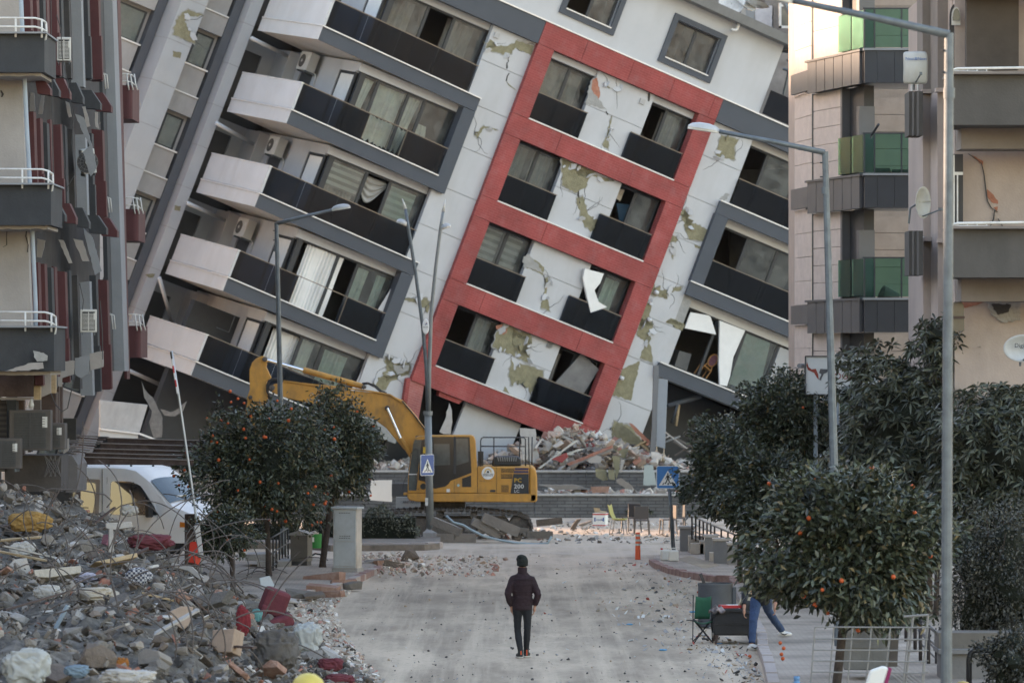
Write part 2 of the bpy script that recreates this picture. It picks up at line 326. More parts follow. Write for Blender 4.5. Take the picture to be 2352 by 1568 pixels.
def kerbs(edge, parent, red, z=.135):
    P_ = [G(u, v, .13) for u, v in edge]; k = 0
    for a, b in zip(P_[:-1], P_[1:]):
        n = max(1, int((b - a).length / .42))
        for i in range(n):
            q = a.lerp(b, (i + .5) / n); d = (b - a); ang = math.atan2(d.y, d.x); jit = rnd.uniform(-.015, .015)
            MB().box(-(b - a).length / n / 2 + .008, (b - a).length / n / 2 - .008, -.10, .09, -.02, z + .012 + jit).build('kerb_stone', kerb_red if red(q) else kerb_m, parent, bevel=.012, loc=(q.x, q.y, 0), rot=(0, jit, ang + jit)); k += 1
kerbs(rp_edge, rp, lambda q: q.y > 98); kerbs(lp_edge[:8], lpv, lambda q: rnd.random() < .5)
tact = MB()
for i in range(120):
    for j in range(5):
        x = 6.1 + j * .075; y = 66 + i * .16; tact.box(x - .02, x + .02, y, y + .12, .131, .139)
o = tact.build('tactile_ribs', mk('tactile_tile', (.40, .35, .29), .9, .15), rp); o['kind'] = 'stuff'
tact = MB()
for i in range(40):
    for j in range(5):
        p = G(1555 + i * 1.7 + j * 7, 1283 + i * .55 - j * 1.6, .13); tact.box(p.x - .05, p.x + .05, p.y - .02, p.y + .02, .131, .139)
o = tact.build('tactile_ribs', MATS['tactile_tile'], rp); o['kind'] = 'stuff'
# traffic island with hedge, kerbed
isl = [(700, 1247), (760, 1252), (975, 1250), (1010, 1247), (1012, 1232), (700, 1225), (560, 1228), (560, 1246)]
il, ipts = raised('traffic_island', isl, .16, mk('island_soil', (.20, .17, .14), .95, .3, 3, .6, 10))
kerbs([(560, 1246), (700, 1248), (760, 1252), (975, 1250), (1010, 1247)], il, lambda q: False, .17)
# terraces below the leaning building
wall_st = brickm('dark_ashlar', (0.115, 0.115, 0.115), (0.085, 0.085, 0.087), (0.045, 0.045, 0.045), 1.0, .5, .11, .014, bump=.8)
cop = mk('terrace_coping', (.40, .39, .37), .85, .15, 3, .3, 20)
def terrace(name, px, s, zt, zb, back, label):
    t = thing(name, label, 'wall', (0, F / s, 0))
    p = [((u - CU) / s) for u in px]
    x = p[0]; 
    while x < p[1]:
        x2 = min(p[1], x + 2.4); MB().box(x, x2 - .01, 0, .35, zb, zt - .06).build('stone_course', wall_st, t); MB().box(x - .0, x2 - .006, -.05, .40, zt - .06, zt).build('coping_stone', cop, t); x = x2
    return t
terrace('terrace_wall', (560, 1900), 69.5, .78, -.1, 4, 'low grey stone terrace wall behind the plastic chairs')
terrace('terrace_wall', (700, 1900), 67.5, 1.45, .6, 4, 'upper grey stone terrace wall below the red framed facade')
MB().box(-40, 26, F / 69.5 + .3, F / 67.5 + .1, -.1, .72).build('terrace_ground', mk('dusty_soil', (.34, .31, .28), .95, .25, 2, .6, 8))['kind'] = 'structure'
MB().box(-40, 26, F / 67.5 + .3, 190, -.1, 1.38).build('terrace_ground', MATS['dusty_soil'])['kind'] = 'structure'
# ------------------------------------------------------------------ the leaning apartment building
_R = np.array([[0.8375, -0.4178, 0.3523], [0.4337, 0.9003, 0.0368], [-0.3325, 0.1219, 0.9352]])
_u, _s, _v = np.linalg.svd(_R); _R = _u @ _v
S0 = 65.0
_O = np.array([(1300 - CU) / S0, F / S0, CH + (HZ - 500) / S0])
BM = Matrix([[*_R[0], _O[0]], [*_R[1], _O[1]], [*_R[2], _O[2]], [0, 0, 0, 1]])
_org = {'00': (0, 0), '01': (588, 0), '02': (1176, 0), '03': (1764, 0), '10': (0, 522.67), '11': (588, 522.67), '12': (1176, 522.67), '13': (1764, 522.67), '20': (0, 1045.3), '21': (588, 1045.3),
        '22': (1176, 1045.3), '23': (1764, 1045.3), 'Z1': (902.2, 684.4), 'Z2': (1088.9, 31.1), 'Z3': (1462.2, 373.3), 'Z4': (1462.2, 715.6), 'Z5': (311.1, 373.3), 'Z6': (248.9, 684.4), 'D': (0, 0)}
def K(c, x, y):
    k = 1 / 3 if c[0] in '012' else (.2381 if c[0] == 'Z' else 1.0)
    return _org[c][0] + x * k, _org[c][1] + y * k
def BL(c, x, y, yl=0.0):
    """building coordinates (x, z) of the point of its plane y = yl seen there in the photograph"""
    U, V = K(c, x, y); d = np.array([(U - CU) / F, 1, (HZ - V) / F]); C = np.array([0, 0, CH]); n = _R[:, 1]
    t = (n @ (_O - C) + yl) / (n @ d); q = _R.T @ (C + t * d - _O); return float(q[0]), float(q[2])
LB = thing('leaning_building', 'white and grey apartment block tilted sideways with red tiled frame', 'building'); LB.matrix_world = BM
def SH(v): v.z += 0.026 * max(0.0, -4.7 - v.x); return v
ZK = [2.68, -0.39, -3.45, -6.52, -9.6]
ZR = [2.7, -0.4, -3.5, -6.57]
JZ = [5.27, 3.99, 2.45, 0.91, -0.64, -2.13, -3.68, -5.24, -6.79, -8.3]
def bpart(mb, name, mat, parent=None, shear=False, **k):
    if shear: mb.warp(SH)
    return mb.build(name, mat, parent or LB, **k)
# inside: floors, back walls, partitions (dim rooms seen through the windows)
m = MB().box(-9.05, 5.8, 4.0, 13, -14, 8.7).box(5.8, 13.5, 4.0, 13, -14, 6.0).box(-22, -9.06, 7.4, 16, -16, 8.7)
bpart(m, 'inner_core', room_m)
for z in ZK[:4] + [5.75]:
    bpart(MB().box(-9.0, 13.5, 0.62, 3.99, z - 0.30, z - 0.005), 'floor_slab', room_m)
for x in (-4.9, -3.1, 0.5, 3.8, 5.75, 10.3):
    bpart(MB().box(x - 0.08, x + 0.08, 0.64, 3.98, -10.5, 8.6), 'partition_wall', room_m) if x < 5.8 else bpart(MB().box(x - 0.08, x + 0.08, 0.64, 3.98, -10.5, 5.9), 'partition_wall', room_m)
# red tiled frame
RF = part_empty('red_frame', LB)
def redp(x0, x1, z0, z1, y0=0.0, y1=0.35, mat=red_m):
    g = 0.006; y0 -= rnd.uniform(0, .02); MB().box(x0 + g, x1 - g, y0, y1, z0 + g, z1 - g).build('panel', mat, RF)
for zt, zb, cuts in ((6.1, 5.27, (-3.4, -1.62, 0.35, 2.1, 3.85, 4.2)), (2.7, 1.92, (-3.4, -1.3, 1.8, 4.2)), (-0.4, -1.16, (-3.4, -0.6, 4.2)), (-3.5, -4.27, (-3.4, -1.9, 2.2, 4.2)), (-6.57, -7.33, (-3.4, -0.9, 0.6, 2.4, 4.2))):
    for a, b in zip(cuts[:-1], cuts[1:]): redp(a, b, zb, zt)
for zt, zb in ((5.27, 2.7), (1.92, -0.4), (-1.16, -3.5), (-4.27, -6.57)):
    redp(-3.4, -2.72, zb, zt); redp(3.47, 4.2, zb, zt)
red_side_lit = brickm('red_tile_side_lit', (0.36, 0.12, 0.108), (0.33, 0.105, 0.096), (0.40, 0.18, 0.16), 1.0, 0.26, 0.085, 0.008)  # paler red puts the light on a left-facing return into the colour
MB().prism([BL('Z1', *p) for p in ((168, 775), (312, 825), (300, 900), (255, 1172), (180, 1080), (140, 1030))], 0.06, 0.34).build('panel', red_side_lit, RF)
MB().prism([BL('Z1', *p) for p in ((135, 780), (172, 772), (140, 1010), (105, 985))], 0.0, 0.33).build('panel', red_m, RF)
MB().prism([BL('Z1', *p) for p in ((462, 900), (690, 990), (648, 1025), (456, 948))], 0.10, 0.36).build('panel', red_m, RF)
for z in ZR:
    bpart(MB().box(-2.72, 3.47, -0.04, 0.2, z + 0.002, z + 0.045), 'sill', metal_line)
# white render panels
WR = part_empty('render_wall', LB)
def wp(x0, x1, z0, z1, y0=0.2, y1=0.42, mat=None):
    MB().box(x0 + 0.004, x1 - 0.004, y0, y1, z0 + 0.009, z1 - 0.009).build('wall_panel', mat or white_render, WR)
MB().box(-5.14, -3.0, 0.235, 0.41, -9.6, 5.25).build('backing', grey_under, WR)
MB().box(-0.72, 1.66, 0.235, 0.41, -6.5, 5.25).build('backing', grey_under, WR)
MB().box(4.0, 5.98, 0.235, 0.41, -7.6, 5.25).build('backing', grey_under, WR)
for a, b in zip(JZ[:-1], JZ[1:]):
    wp(-5.15, -3.3, b, a)
    if b > -7.5: wp(4.19, 5.6 if 2.45 > a > -0.7 else 5.99, b, a)
for k, z in enumerate(ZR):
    zt = (5.27, 1.92, -1.16, -4.27)[k]; zj = (3.99, 0.91, -2.13, -5.24)[k]
    wp(-0.73, 1.69, zj, zt); wp(-0.73, 1.69, z + 0.05, zj)
    if k == 0:
        wp(-2.72, -0.73, 5.02, 5.27, 0.3, 0.6); wp(1.69, 3.47, 5.02, 5.27, 0.3, 0.6)
# windows
def window(x0, x1, z0, z1, mull, y=0.5, missing=(), parent=None, fr=0.07, fmat=None, pane=None):
    wd = part_empty('window', parent or LB)
    f = MB(); f.box(x0, x1, y, y + 0.08, z1 - fr, z1).box(x0, x1, y, y + 0.08, z0, z0 + fr).box(x0, x0 + fr, y, y + 0.08, z0 + fr, z1 - fr).box(x1 - fr, x1, y, y + 0.08, z0 + fr, z1 - fr)
    for q in mull: f.box(q - 0.055, q + 0.055, y - 0.005, y + 0.075, z0 + fr, z1 - fr)
    f.build('frame', fmat or dark_frame, wd)
    xs = [x0 + fr] + [t for q in mull for t in (q - 0.05, q + 0.05)] + [x1 - fr]
    for i in range(len(mull) + 1):
        if i in missing: continue
        MB().box(xs[2 * i] - .01, xs[2 * i + 1] + .01, y + 0.03, y + 0.045, z0 + fr - .01, z1 - fr + .01).build('pane', pane or glass_win, wd)
    return wd
for k, z in enumerate(ZR):
    zt = (5.02, 1.9, -1.18, -4.29)[k]
    window(-2.72, -0.73, z + 0.05, zt, [-1.66], missing=((), (), (), (0,))[k])
    window(1.70, 3.47, z + 0.05, zt, [2.5], missing=((0,), (0,), (0,), (0, 1))[k])
    for x0, x1 in ((-2.70, -0.63), (1.26, 3.43)):
        bp = part_empty('balustrade', LB)
        g = MB().box(x0, x1, 0.05, 0.065, z + 0.06, z + 1.0)
        if x1 < 0: g.box(x1 - 0.015, x1, 0.07, 0.19, z + 0.06, z + 1.0)
        else: g.box(x0, x0 + 0.015, 0.07, 0.19, z + 0.06, z + 1.0)
        g.build('glass_panel', glass_dark, bp)
        MB().box(x0 - 0.02, x1 + 0.02, 0.03, 0.085, z + 1.0, z + 1.03).build('handrail', mk('bronze_rail', (0.20, 0.17, 0.14), 0.4, 0.1, 3, 0, metal=0.5), bp)
# top grey band and attic
for x0, x1 in ((-11.2, -7.3), (-7.29, -3.41), (4.21, 8.6), (8.61, 13.5)):
    bpart(MB().box(x0, x1, 0.0, 0.36, 5.27, 6.1), 'band_panel', slate_m)
bpart(MB().box(-11.25, 13.5, -0.05, 0.42, 6.102, 6.15), 'drip_edge', metal_line)
AT = part_empty('attic_wall', LB)
at = MB()
for x0, x1, z0, z1 in ((-11, -2.8, 6.152, 8.8), (-2.8, -0.9, 6.152, 6.82), (-2.8, -0.9, 8.25, 8.8), (-0.9, 1.5, 6.152, 8.8), (1.5, 3.35, 6.152, 6.65), (1.5, 3.35, 8.06, 8.8), (3.35, 5.85, 6.152, 8.8)):
    at.box(x0, x1, 0.22, 0.5, z0, z1)
at.build('render_skin', white_render, AT)
for x0, x1, z0, z1 in ((-3.0, -0.7, 6.6, 8.45), (1.29, 3.55, 6.44, 8.26)):
    s = MB().box(x0, x1, 0.14, 0.30, z1 - 0.2, z1).box(x0, x1, 0.14, 0.30, z0, z0 + 0.2).box(x0, x0 + 0.2, 0.14, 0.30, z0 + 0.2, z1 - 0.2).box(x1 - 0.2, x1, 0.14, 0.30, z0 + 0.2, z1 - 0.2)
    s.build('window_surround', slate_m, AT)
    window(x0 + 0.2, x1 - 0.2, z0 + 0.2, z1 - 0.2, [(x0 + x1) / 2], y=0.36, missing=(0,) if x0 < 0 else ())
    bpart(MB().box(x0 + 0.2, x1 - 0.2, 0.10, 0.36, z0 + 0.2, z0 + 0.24), 'sill', metal_line)
gut = mk('grey_gutter', (0.17, 0.175, 0.175), 0.6, 0.15, 2, 0.05)
bpart(MB().prism([(-0.35, 8.8), (0.6, 8.76), (0.6, 9.12), (-0.40, 9.12)], -11.4, 6.9, axis='x'), 'roof_gutter', gut)
bpart(MB().box(-11.2, 6.6, 0.62, 12.9, 8.72, 9.02), 'roof', gut)
bpart(MB().tube([(3.66, -0.1, 8.8), (3.68, -0.1, 8.62), (3.62, -0.12, 8.52), (3.45, -0.15, 8.48)], 0.06, 8), 'drain_elbow', white_metal, smooth=True)
# left stack of wrap-around balconies
side_m = mk('light_side_render', (0.50, 0.51, 0.515), 0.8, 0.07, 1.0, 0.08, 30, stain=0.3, stain_col=(0.36, 0.33, 0.30), ss=1.2, streak=3)
for k, z in enumerate(ZK):
    BA = part_empty('balcony', LB)
    bpart(MB().box(-11.18, -4.75, 0.11, 5.65, z - 0.46, z - 0.01), 'slab', soffit_m, BA, True)
    bpart(MB().box(-11.2, -4.72, 0.0, 0.108, z - 0.48, z - 0.002), 'front_fascia', slate_m, BA, True)
    bpart(MB().box(-11.215, -11.182, 0.0, 5.65, z - 0.48, z - 0.002), 'side_fascia', side_m, BA, True)
    bpart(MB().box(-11.25, -4.70 if k != 1 and k != 3 else -5.2, -0.06, 0.10, z, z + 0.04).box(-11.26, -11.10, 0.11, 5.6, z, z + 0.04), 'drip_edge', metal_line, BA, True)
    for y0, y1 in ((0.02, 2.85), (2.86, 5.6)):
        bpart(MB().box(-11.2, -11.12, y0, y1, z + 0.06, z + 1.0), 'side_panel', side_m, BA, True)
    bpart(MB().box(-11.22, -11.10, 0.0, 5.6, z + 1.0, z + 1.03), 'side_cap', metal_line, BA, True)
    xs = [-11.11, -9.75, -8.4, -6.85, -5.27] if k != 3 else [-11.11, -9.75, -8.75, -6.75, -5.3]
    for i in range(4):
        if k == 3 and i == 2: continue
        if k == 1 and i == 2:
            sh = MB()
            for q in range(9):
                a = xs[2] + q * 0.17; h = rnd.uniform(0.05, 0.2)
                sh.prism([(a, z + 0.05), (a + 0.17, z + 0.05), (a + rnd.uniform(0.02, 0.15), z + 0.05 + h)], 0.03, 0.045)
                sh.prism([(a, z + 1.0), (a + 0.17, z + 1.0), (a + rnd.uniform(0.02, 0.15), z + 1.0 - h * 0.5)], 0.03, 0.045)
            bpart(sh, 'broken_glass', glass_dark, BA, True); continue
        bpart(MB().box(xs[i] + 0.006, xs[i + 1] - 0.006, 0.03, 0.045, z + 0.05, z + 1.0), 'glass_panel', glass_dark, BA, True)
    bpart(MB().box(-11.1, -5.2, 0.015, 0.06, z + 1.0, z + 1.03), 'handrail', MATS['bronze_rail'], BA, True)
    if k == 3 or k == 1:
        for q in (xs[2], xs[3]): bpart(MB().box(q - 0.02, q + 0.02, 0.05, 0.09, z + 0.05, z + 1.0), 'rail_post', MATS['bronze_rail'], BA, True)
    # frame side of every second floor
    if k in (1, 3):
        bpart(MB().box(-5.2, -4.72, 0.0, 0.45, z - 0.0, ZK[k - 1] - 0.49), 'frame_side', slate_m)
        bpart(MB().box(-5.2, -4.72, 0.112, 0.44, z - 0.48, z - 0.01), 'frame_corner', slate_m)
    # front window of this floor and the wall strip above it
    zt = z + 2.36 + (0.0 if k else 0.0)
    mu = ([-7.53, -6.47], [-8.3, -7.08, -6.41], [-7.5, -6.55], [-7.4, -6.6], [-7.6, -6.75])[k]
    ms = ((1,), (), (1,), (0, 1), (0,))[k]
    wd = window(-8.9, -5.15, z + 0.02, zt, mu, 0.55, ms)
    zc = (5.27 if k == 0 else ZK[k - 1] - 0.5)
    bpart(MB().box(-9.2, -5.15, 0.45, 0.66, zt, zc + 0.08), 'lintel', white_render)
    bpart(MB().box(-9.06, -8.9, 0.5, 0.66, z, zt), 'window_post', dark_frame)
    # side wall with corner window and door
    sw = part_empty('side_wall', LB); x0, x1 = -9.2, -9.07
    sm = MB().box(x0, x1, 2.1, 4.25, z, zc + 0.1).box(x0, x1, 5.5, 7.3, z, zc + 0.1).box(x0, x1, 0.67, 2.09, z + 2.3, zc + 0.1).box(x0, x1, 4.26, 5.49, z + 2.25, zc + 0.1)
    sm.build('render_skin', white_render, sw)
    MB().box(-9.17, -9.1, 0.7, 0.8, z, z + 2.3).box(-9.17, -9.1, 2.0, 2.09, z, z + 2.3).box(-9.17, -9.1, 0.8, 2.0, z + 2.2, z + 2.3).build('frame', dark_frame, sw)
    MB().box(-9.15, -9.12, 0.8, 2.0, z, z + 2.2).build('blind', curtain_m, sw)
    MB().box(-9.14, -9.09, 4.26, 5.49, z, z + 2.24).build('door', mk('dark_door', (0.06, 0.062, 0.066), 0.5, 0.15, 2, 0), sw)
    MB().box(-9.62, -9.21, 5.95, 7.2, z, zc).build('duct_box', side_m, sw)
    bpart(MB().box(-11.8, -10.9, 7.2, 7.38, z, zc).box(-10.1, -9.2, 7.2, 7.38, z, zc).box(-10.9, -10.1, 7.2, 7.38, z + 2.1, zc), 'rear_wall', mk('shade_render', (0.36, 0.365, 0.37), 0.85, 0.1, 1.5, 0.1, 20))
    bpart(MB().box(-10.88, -10.12, 7.25, 7.3, z, z + 2.1), 'balcony_door', MATS['dark_door'])
# lowest, broken balcony at the far left foot
FA = part_empty('balcony', LB)
MB().prism([BL('Z6', *p, 0.5) for p in ((-80, 985), (380, 1030), (300, 1295), (-80, 1250))], 0.5, 0.62).build('side_panel', mk('dim_panel', (0.40, 0.40, 0.40), 0.8, 0.15, 1.2, 0.1, stain=0.4, ss=1, streak=3), FA)
MB().prism([BL('Z6', *p, 0.5) for p in ((-80, 1252), (300, 1297), (480, 1365), (470, 1378), (290, 1312), (-80, 1268))], 0.42, 0.64).build('drip_edge', metal_line, FA)
MB().prism([BL('Z6', *p, 0.5) for p in ((-80, 1268), (290, 1312), (285, 1368), (-80, 1340))], 0.52, 0.66).build('side_fascia', side_m, FA)
# right stack
def rslab(z0, z1, xe=13.5, xs=5.53, cap=True):
    bpart(MB().box(xs, xe, 0.0, 0.108, z0, z1 - 0.002), 'front_fascia', slate_m)
    bpart(MB().box(xs + 0.02, xe, 0.11, 1.2, z0 + 0.01, z1 - 0.01), 'slab', soffit_m)
    if cap: bpart(MB().box(xs, xe, -0.05, 0.12, z1, z1 + 0.045), 'drip_edge', metal_line)
rslab(2.23, 2.70); rslab(-0.88, -0.39, xs=5.53); rslab(-3.98, -3.5, xs=5.52)
bpart(MB().box(5.53, 6.08, 0.0, 0.45, -0.385, 2.225), 'frame_side', slate_m)
for z, x0, mu, ms, zt in ((2.70, 6.0, [6.98, 8.4, 9.8], (0,), 5.03), (-0.39, 6.1, [7.42, 8.75, 10.1], (0,), 1.95), (-3.5, 6.0, [7.46, 8.66], (0, 1), -1.22)):
    x1 = 13.0 if z > -3 else 10.15
    window(x0, x1, z + 0.05, zt, mu, 0.55, ms)
    bpart(MB().box(x0, 13.5, 0.45, 0.66, zt, zt + 0.33), 'lintel', soffit_m)
    if z > -3:
        for a, b in ((x0, 8.3), (8.32, 10.6), (10.62, 13)):
            bpart(MB().box(a, b, 0.06, 0.075, z + 0.05, z + 1.0), 'glass_panel', glass_dark)
        bpart(MB().box(x0 - 0.05, 13, 0.04, 0.09, z + 1.0, z + 1.03), 'handrail', MATS['bronze_rail'])
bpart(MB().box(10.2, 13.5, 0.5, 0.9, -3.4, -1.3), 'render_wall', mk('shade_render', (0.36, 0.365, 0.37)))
# crushed ground storey
bpart(MB().prism([BL('Z1', *p, 0.4) for p in ((705, 1000), (1240, 1215), (1130, 1480), (1040, 1640), (520, 1480), (640, 1170))], 0.4, 0.55), 'wall_panel', white_render)
bpart(MB().prism([BL('Z4', *p, 0.35) for p in ((-90, 250), (140, 520), (160, 700), (-60, 640), (-100, 420))], 0.3, 0.5), 'wall_panel', mk('stained_render', (0.42, 0.42, 0.41), 0.9, 0.2, 2, 0.2, 20, stain=0.5, ss=2))
bpart(MB().box(-11, 5.9, 2.6, 3.0, -13, -7.4), 'void_shade_wall', dark_frame)  # dark sheet added to stand in for the shade inside the crushed storey
bpart(MB().box(4.3, 13.5, 2.4, 2.8, -11, -4.0), 'void_shade_wall', dark_frame)
bpart(MB().prism([BL('12', *p, 0.3) for p in ((700, 1180), (780, 1190), (760, 1330), (820, 1500), (560, 1520), (600, 1390))], 0.26, 0.5), 'wall_panel', white_render)
# exposed insulation where the render fell away, cracks
def patch(c, pts, mat=None, y=0.2, t=0.012, parent=None):
    q = [BL(c, *p, y) for p in pts]; jag = []
    for i in range(len(q)):
        a = q[i]; b = q[(i + 1) % len(q)]; n = max(1, int(math.dist(a, b) / 0.08))
        for j in range(n):
            f = j / n; jag.append((a[0] + (b[0] - a[0]) * f + rnd.uniform(-1, 1) * 0.034 * (j > 0), a[1] + (b[1] - a[1]) * f + rnd.uniform(-1, 1) * 0.034 * (j > 0)))
    MB().prism(jag, y - t, y + 0.03).build('exposed_patch', mat or olive_m, LB)
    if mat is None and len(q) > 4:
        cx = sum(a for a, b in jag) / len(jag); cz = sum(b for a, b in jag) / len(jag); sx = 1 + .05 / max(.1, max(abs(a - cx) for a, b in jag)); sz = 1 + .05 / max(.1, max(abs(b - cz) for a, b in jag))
        MB().prism([(cx + (a - cx) * sx + rnd.uniform(-.025, .03), cz + (b - cz) * sz + rnd.uniform(-.025, .03)) for a, b in jag], y - t * .55, y + 0.028).build('broken_shadow_edge', grey_under, LB)  # grey rim: broken render edge, with its shadow line put into the colour
        for _ in range(4):
            a, b = rnd.choice(jag); L_ = rnd.uniform(.08, .24); M_ = Euler((rnd.uniform(-.7, .7), rnd.uniform(0, 6.28), rnd.uniform(-.7, .7))).to_matrix()
            fl = MB().prism([(-L_, -.3 * L_), (.2 * L_, -.5 * L_), (L_ * .8, 0), (.3 * L_, .45 * L_), (-.6 * L_, .4 * L_)], -.012, .012); fl.warp(lambda v: M_ @ v + Vector((a, y - .035, b))); fl.build('loose_flake', white_render if rnd.random() < .75 else olive_m, LB)
        for _ in range(3):
            a, b = rnd.choice(jag); pth = [(a, y - .004, b)]; an = rnd.uniform(0, 6.28)
            for k in range(6): an += rnd.uniform(-.7, .7); a += .13 * math.cos(an); b += .13 * math.sin(an); pth.append((a, y - .004, b))
            MB().tube(pth, [.012, .01, .009, .008, .006, .005, .003], 4).build('crack', dark_grey, LB)
P = [('Z1', ((1000, 330), (1130, 250), (1200, 330), (1150, 400), (1190, 500), (1180, 560), (960, 470))), ('Z1', ((1160, 310), (1320, 350), (1310, 620), (1200, 570), (1290, 400), (1170, 380))),
     ('Z1', ((1150, 580), (1170, 700), (1230, 630), (1450, 700), (1440, 770), (1390, 770), (1330, 930), (1310, 850), (1180, 800), (1160, 850), (1115, 750))), ('Z1', ((1080, 850), (1140, 930), (1060, 900))),
     ('Z1', ((80, 0), (330, 0), (380, 60), (330, 100), (200, 40), (90, 20))), ('Z1', ((-80, 560), (165, 640), (150, 740), (60, 760), (-70, 800), (-60, 690))),
     ('Z2', ((160, 250), (220, 310), (300, 320), (390, 290), (400, 260), (580, 320), (545, 410), (400, 330), (330, 420), (110, 340))), ('Z2', ((1240, 675), (1310, 715), (1410, 720), (1400, 742), (1300, 720))),
     ('Z2', ((1335, 990), (1300, 1160), (1295, 1305), (1235, 1295), (1290, 1130), (1318, 995))), ('Z2', ((95, 1080), (225, 1130), (100, 1105), (40, 1190), (30, 1210), (0, 1170), (50, 1130))),
     ('Z2', ((845, 1400), (960, 1440), (1180, 1530), (1100, 1568), (1000, 1568), (970, 1490), (850, 1480))), ('Z2', ((310, 655), (345, 690), (410, 745), (330, 690))),
     ('Z3', ((440, 460), (515, 460), (495, 560), (700, 650), (660, 770), (620, 755), (510, 740), (470, 640), (470, 540), (415, 500))), ('Z3', ((340, 700), (400, 720), (370, 800), (345, 925), (335, 900), (360, 760), (320, 770))),
     ('Z3', ((555, 790), (650, 820), (620, 845), (565, 820))), ('Z3', ((160, 1195), (230, 1230), (320, 1225), (430, 1190), (430, 1225), (320, 1250), (250, 1300), (140, 1270))), ('Z3', ((330, 1500), (460, 1568), (280, 1545))),
     ('Z3', ((90, 1290), (140, 1360), (120, 1480), (150, 1568), (20, 1568), (60, 1440))),
     ('Z4', ((40, 60), (160, 130), (150, 190), (90, 250), (140, 340), (150, 490), (30, 440), (90, 300), (0, 220))), ('Z4', ((280, 100), (330, 65), (465, 130), (440, 185))),
     ('02', ((1440, 930), (1560, 960), (1530, 1020), (1535, 1100), (1440, 1080), (1400, 1090))), ('02', ((345, 1100), (480, 1170), (700, 1250), (640, 1250), (540, 1210), (510, 1290), (440, 1330), (345, 1280))),
     ('02', ((440, 1370), (490, 1350), (520, 1470), (600, 1530), (590, 1568), (500, 1568), (470, 1470))), ('02', ((1160, 1450), (1220, 1440), (1210, 1510), (1250, 1568), (1190, 1568))),
     ('12', ((110, 190), (220, 270), (215, 330), (90, 270))), ('12', ((225, 350), (265, 345), (235, 450), (260, 575), (195, 550), (225, 440))), ('12', ((520, 0), (590, 0), (540, 30))),
     ('12', ((0, 720), (115, 740), (115, 890), (40, 880), (0, 800))), ('12', ((760, 970), (880, 920), (820, 1190), (690, 1150))), ('12', ((700, 1330), (820, 1370), (900, 1480), (870, 1568), (690, 1440))),
     ('11', ((890, 890), (1060, 940), (1050, 1010), (940, 1050), (880, 1120), (800, 1090), (830, 1040), (920, 1000))), ('01', ((1590, 300), (1560, 280), (1640, 330), (1600, 330)))]
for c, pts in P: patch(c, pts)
for c, pts in (('Z2', ((1120, 660), (1160, 620), (1190, 700), (1200, 830), (1280, 930), (1070, 865))), ('Z1', ((0, 640), (160, 650), (150, 700), (40, 740))), ('02', ((1430, 1370), (1470, 1330), (1500, 1340), (1460, 1390))), ('12', ((80, 200), (120, 180), (215, 310), (75, 270)))): patch(c, pts, grey_under, t=0.016)
patch('Z2', ((1140, 640), (1185, 620), (1215, 760), (1195, 830), (1130, 730)), brick_red, t=0.02)
patch('Z1', ((990, 270), (1060, 250), (1040, 300), (1000, 300)), brick_red, t=0.02)
patch('Z1', ((1050, 330), (1110, 285), (1100, 330), (1060, 355)), brick_red, t=0.02)
patch('12', ((820, 1380), (860, 1380), (950, 1480), (930, 1500)), brick_red, t=0.05, y=0.25)
for c, pts in (('Z2', ((310, 530), (330, 415), (340, 415), (318, 535))), ('Z2', ((305, 650), (335, 575), (343, 578), (315, 655))), ('Z2', ((1275, 940), (1295, 975), (1285, 980), (1268, 945))), ('02', ((460, 1310), (470, 1400), (462, 1405), (450, 1330))), ('12', ((215, 330), (225, 380), (232, 380), (222, 325))), ('02', ((940, 640), (950, 640), (945, 700), (937, 700)))):
    patch(c, pts, black_m, t=0.014)
for c, x, y in (('Z1', 1510, 450), ('02', 895, 700), ('01', 1657, 245), ('12', 258, 808)):
    a, b = BL(c, x, y, 0.2); bpart(MB().box(a - 0.1, a + 0.1, 0.14, 0.199, b - 0.09, b + 0.09), 'vent_cover', mk('vent_grey', (0.4, 0.4, 0.4), 0.6))
for c, x, y in (('Z3', 175, 1245), ('12', 985, 440), ('12', 745, 1030), ('Z4', 110, 70)):
    a, b = BL(c, x, y, 0.2); bpart(MB().tube([(a, 0.25, b), (a + 0.02, 0.02, b - 0.02)], 0.075, 10), 'pipe_stub', mk('pvc_pipe', (0.55, 0.56, 0.57), 0.5, 0.1), smooth=True)
# rear wing: pillars, sunk window bays
def wx(x, yl, y=300): return BL('00', x, y, yl)[0]
taupe = mk('taupe_render', (0.33, 0.32, 0.31), 0.85, 0.1, 1.3, 0.1, 20, stain=0.3, stain_col=(0.2, 0.19, 0.18), ss=1.5, streak=3)
pil = mk('pillar_render', (0.37, 0.385, 0.40), 0.85, 0.05, 1.2, 0.1, 30, stain=0.25, stain_col=(0.3, 0.3, 0.3), ss=1.5, streak=2)
WG = part_empty('rear_wing', LB)
def pillar(x0, x1, y0, y1):
    zz = 8.6
    while zz > -15:
        MB().box(x0, x1, y0, y1, zz - 1.53, zz - 0.012).build('pillar_block', pil, WG); zz -= 1.54
    MB().box(x0 + 0.01, x1 - 0.01, y0 + 0.012, y1, -15, 8.6).build('pillar_core', grey_under, WG)
pillar(-11.82, -11.40, 5.62, 6.25)
c0x = wx(1140, 5.7); c0r = wx(1325, 5.7)
pillar(c0x, c0r, 5.7, 7.0)
zsill = BL('00', 1335, 455, 6.3)[1]; zled = BL('00', 1245, 628, 6.3)[1]; zlin = BL('00', 1465, 240, 6.3)[1]
dk = mk('dark_pilaster', (0.085, 0.092, 0.105), 0.8, 0.1, 1.5, 0.1, 30)
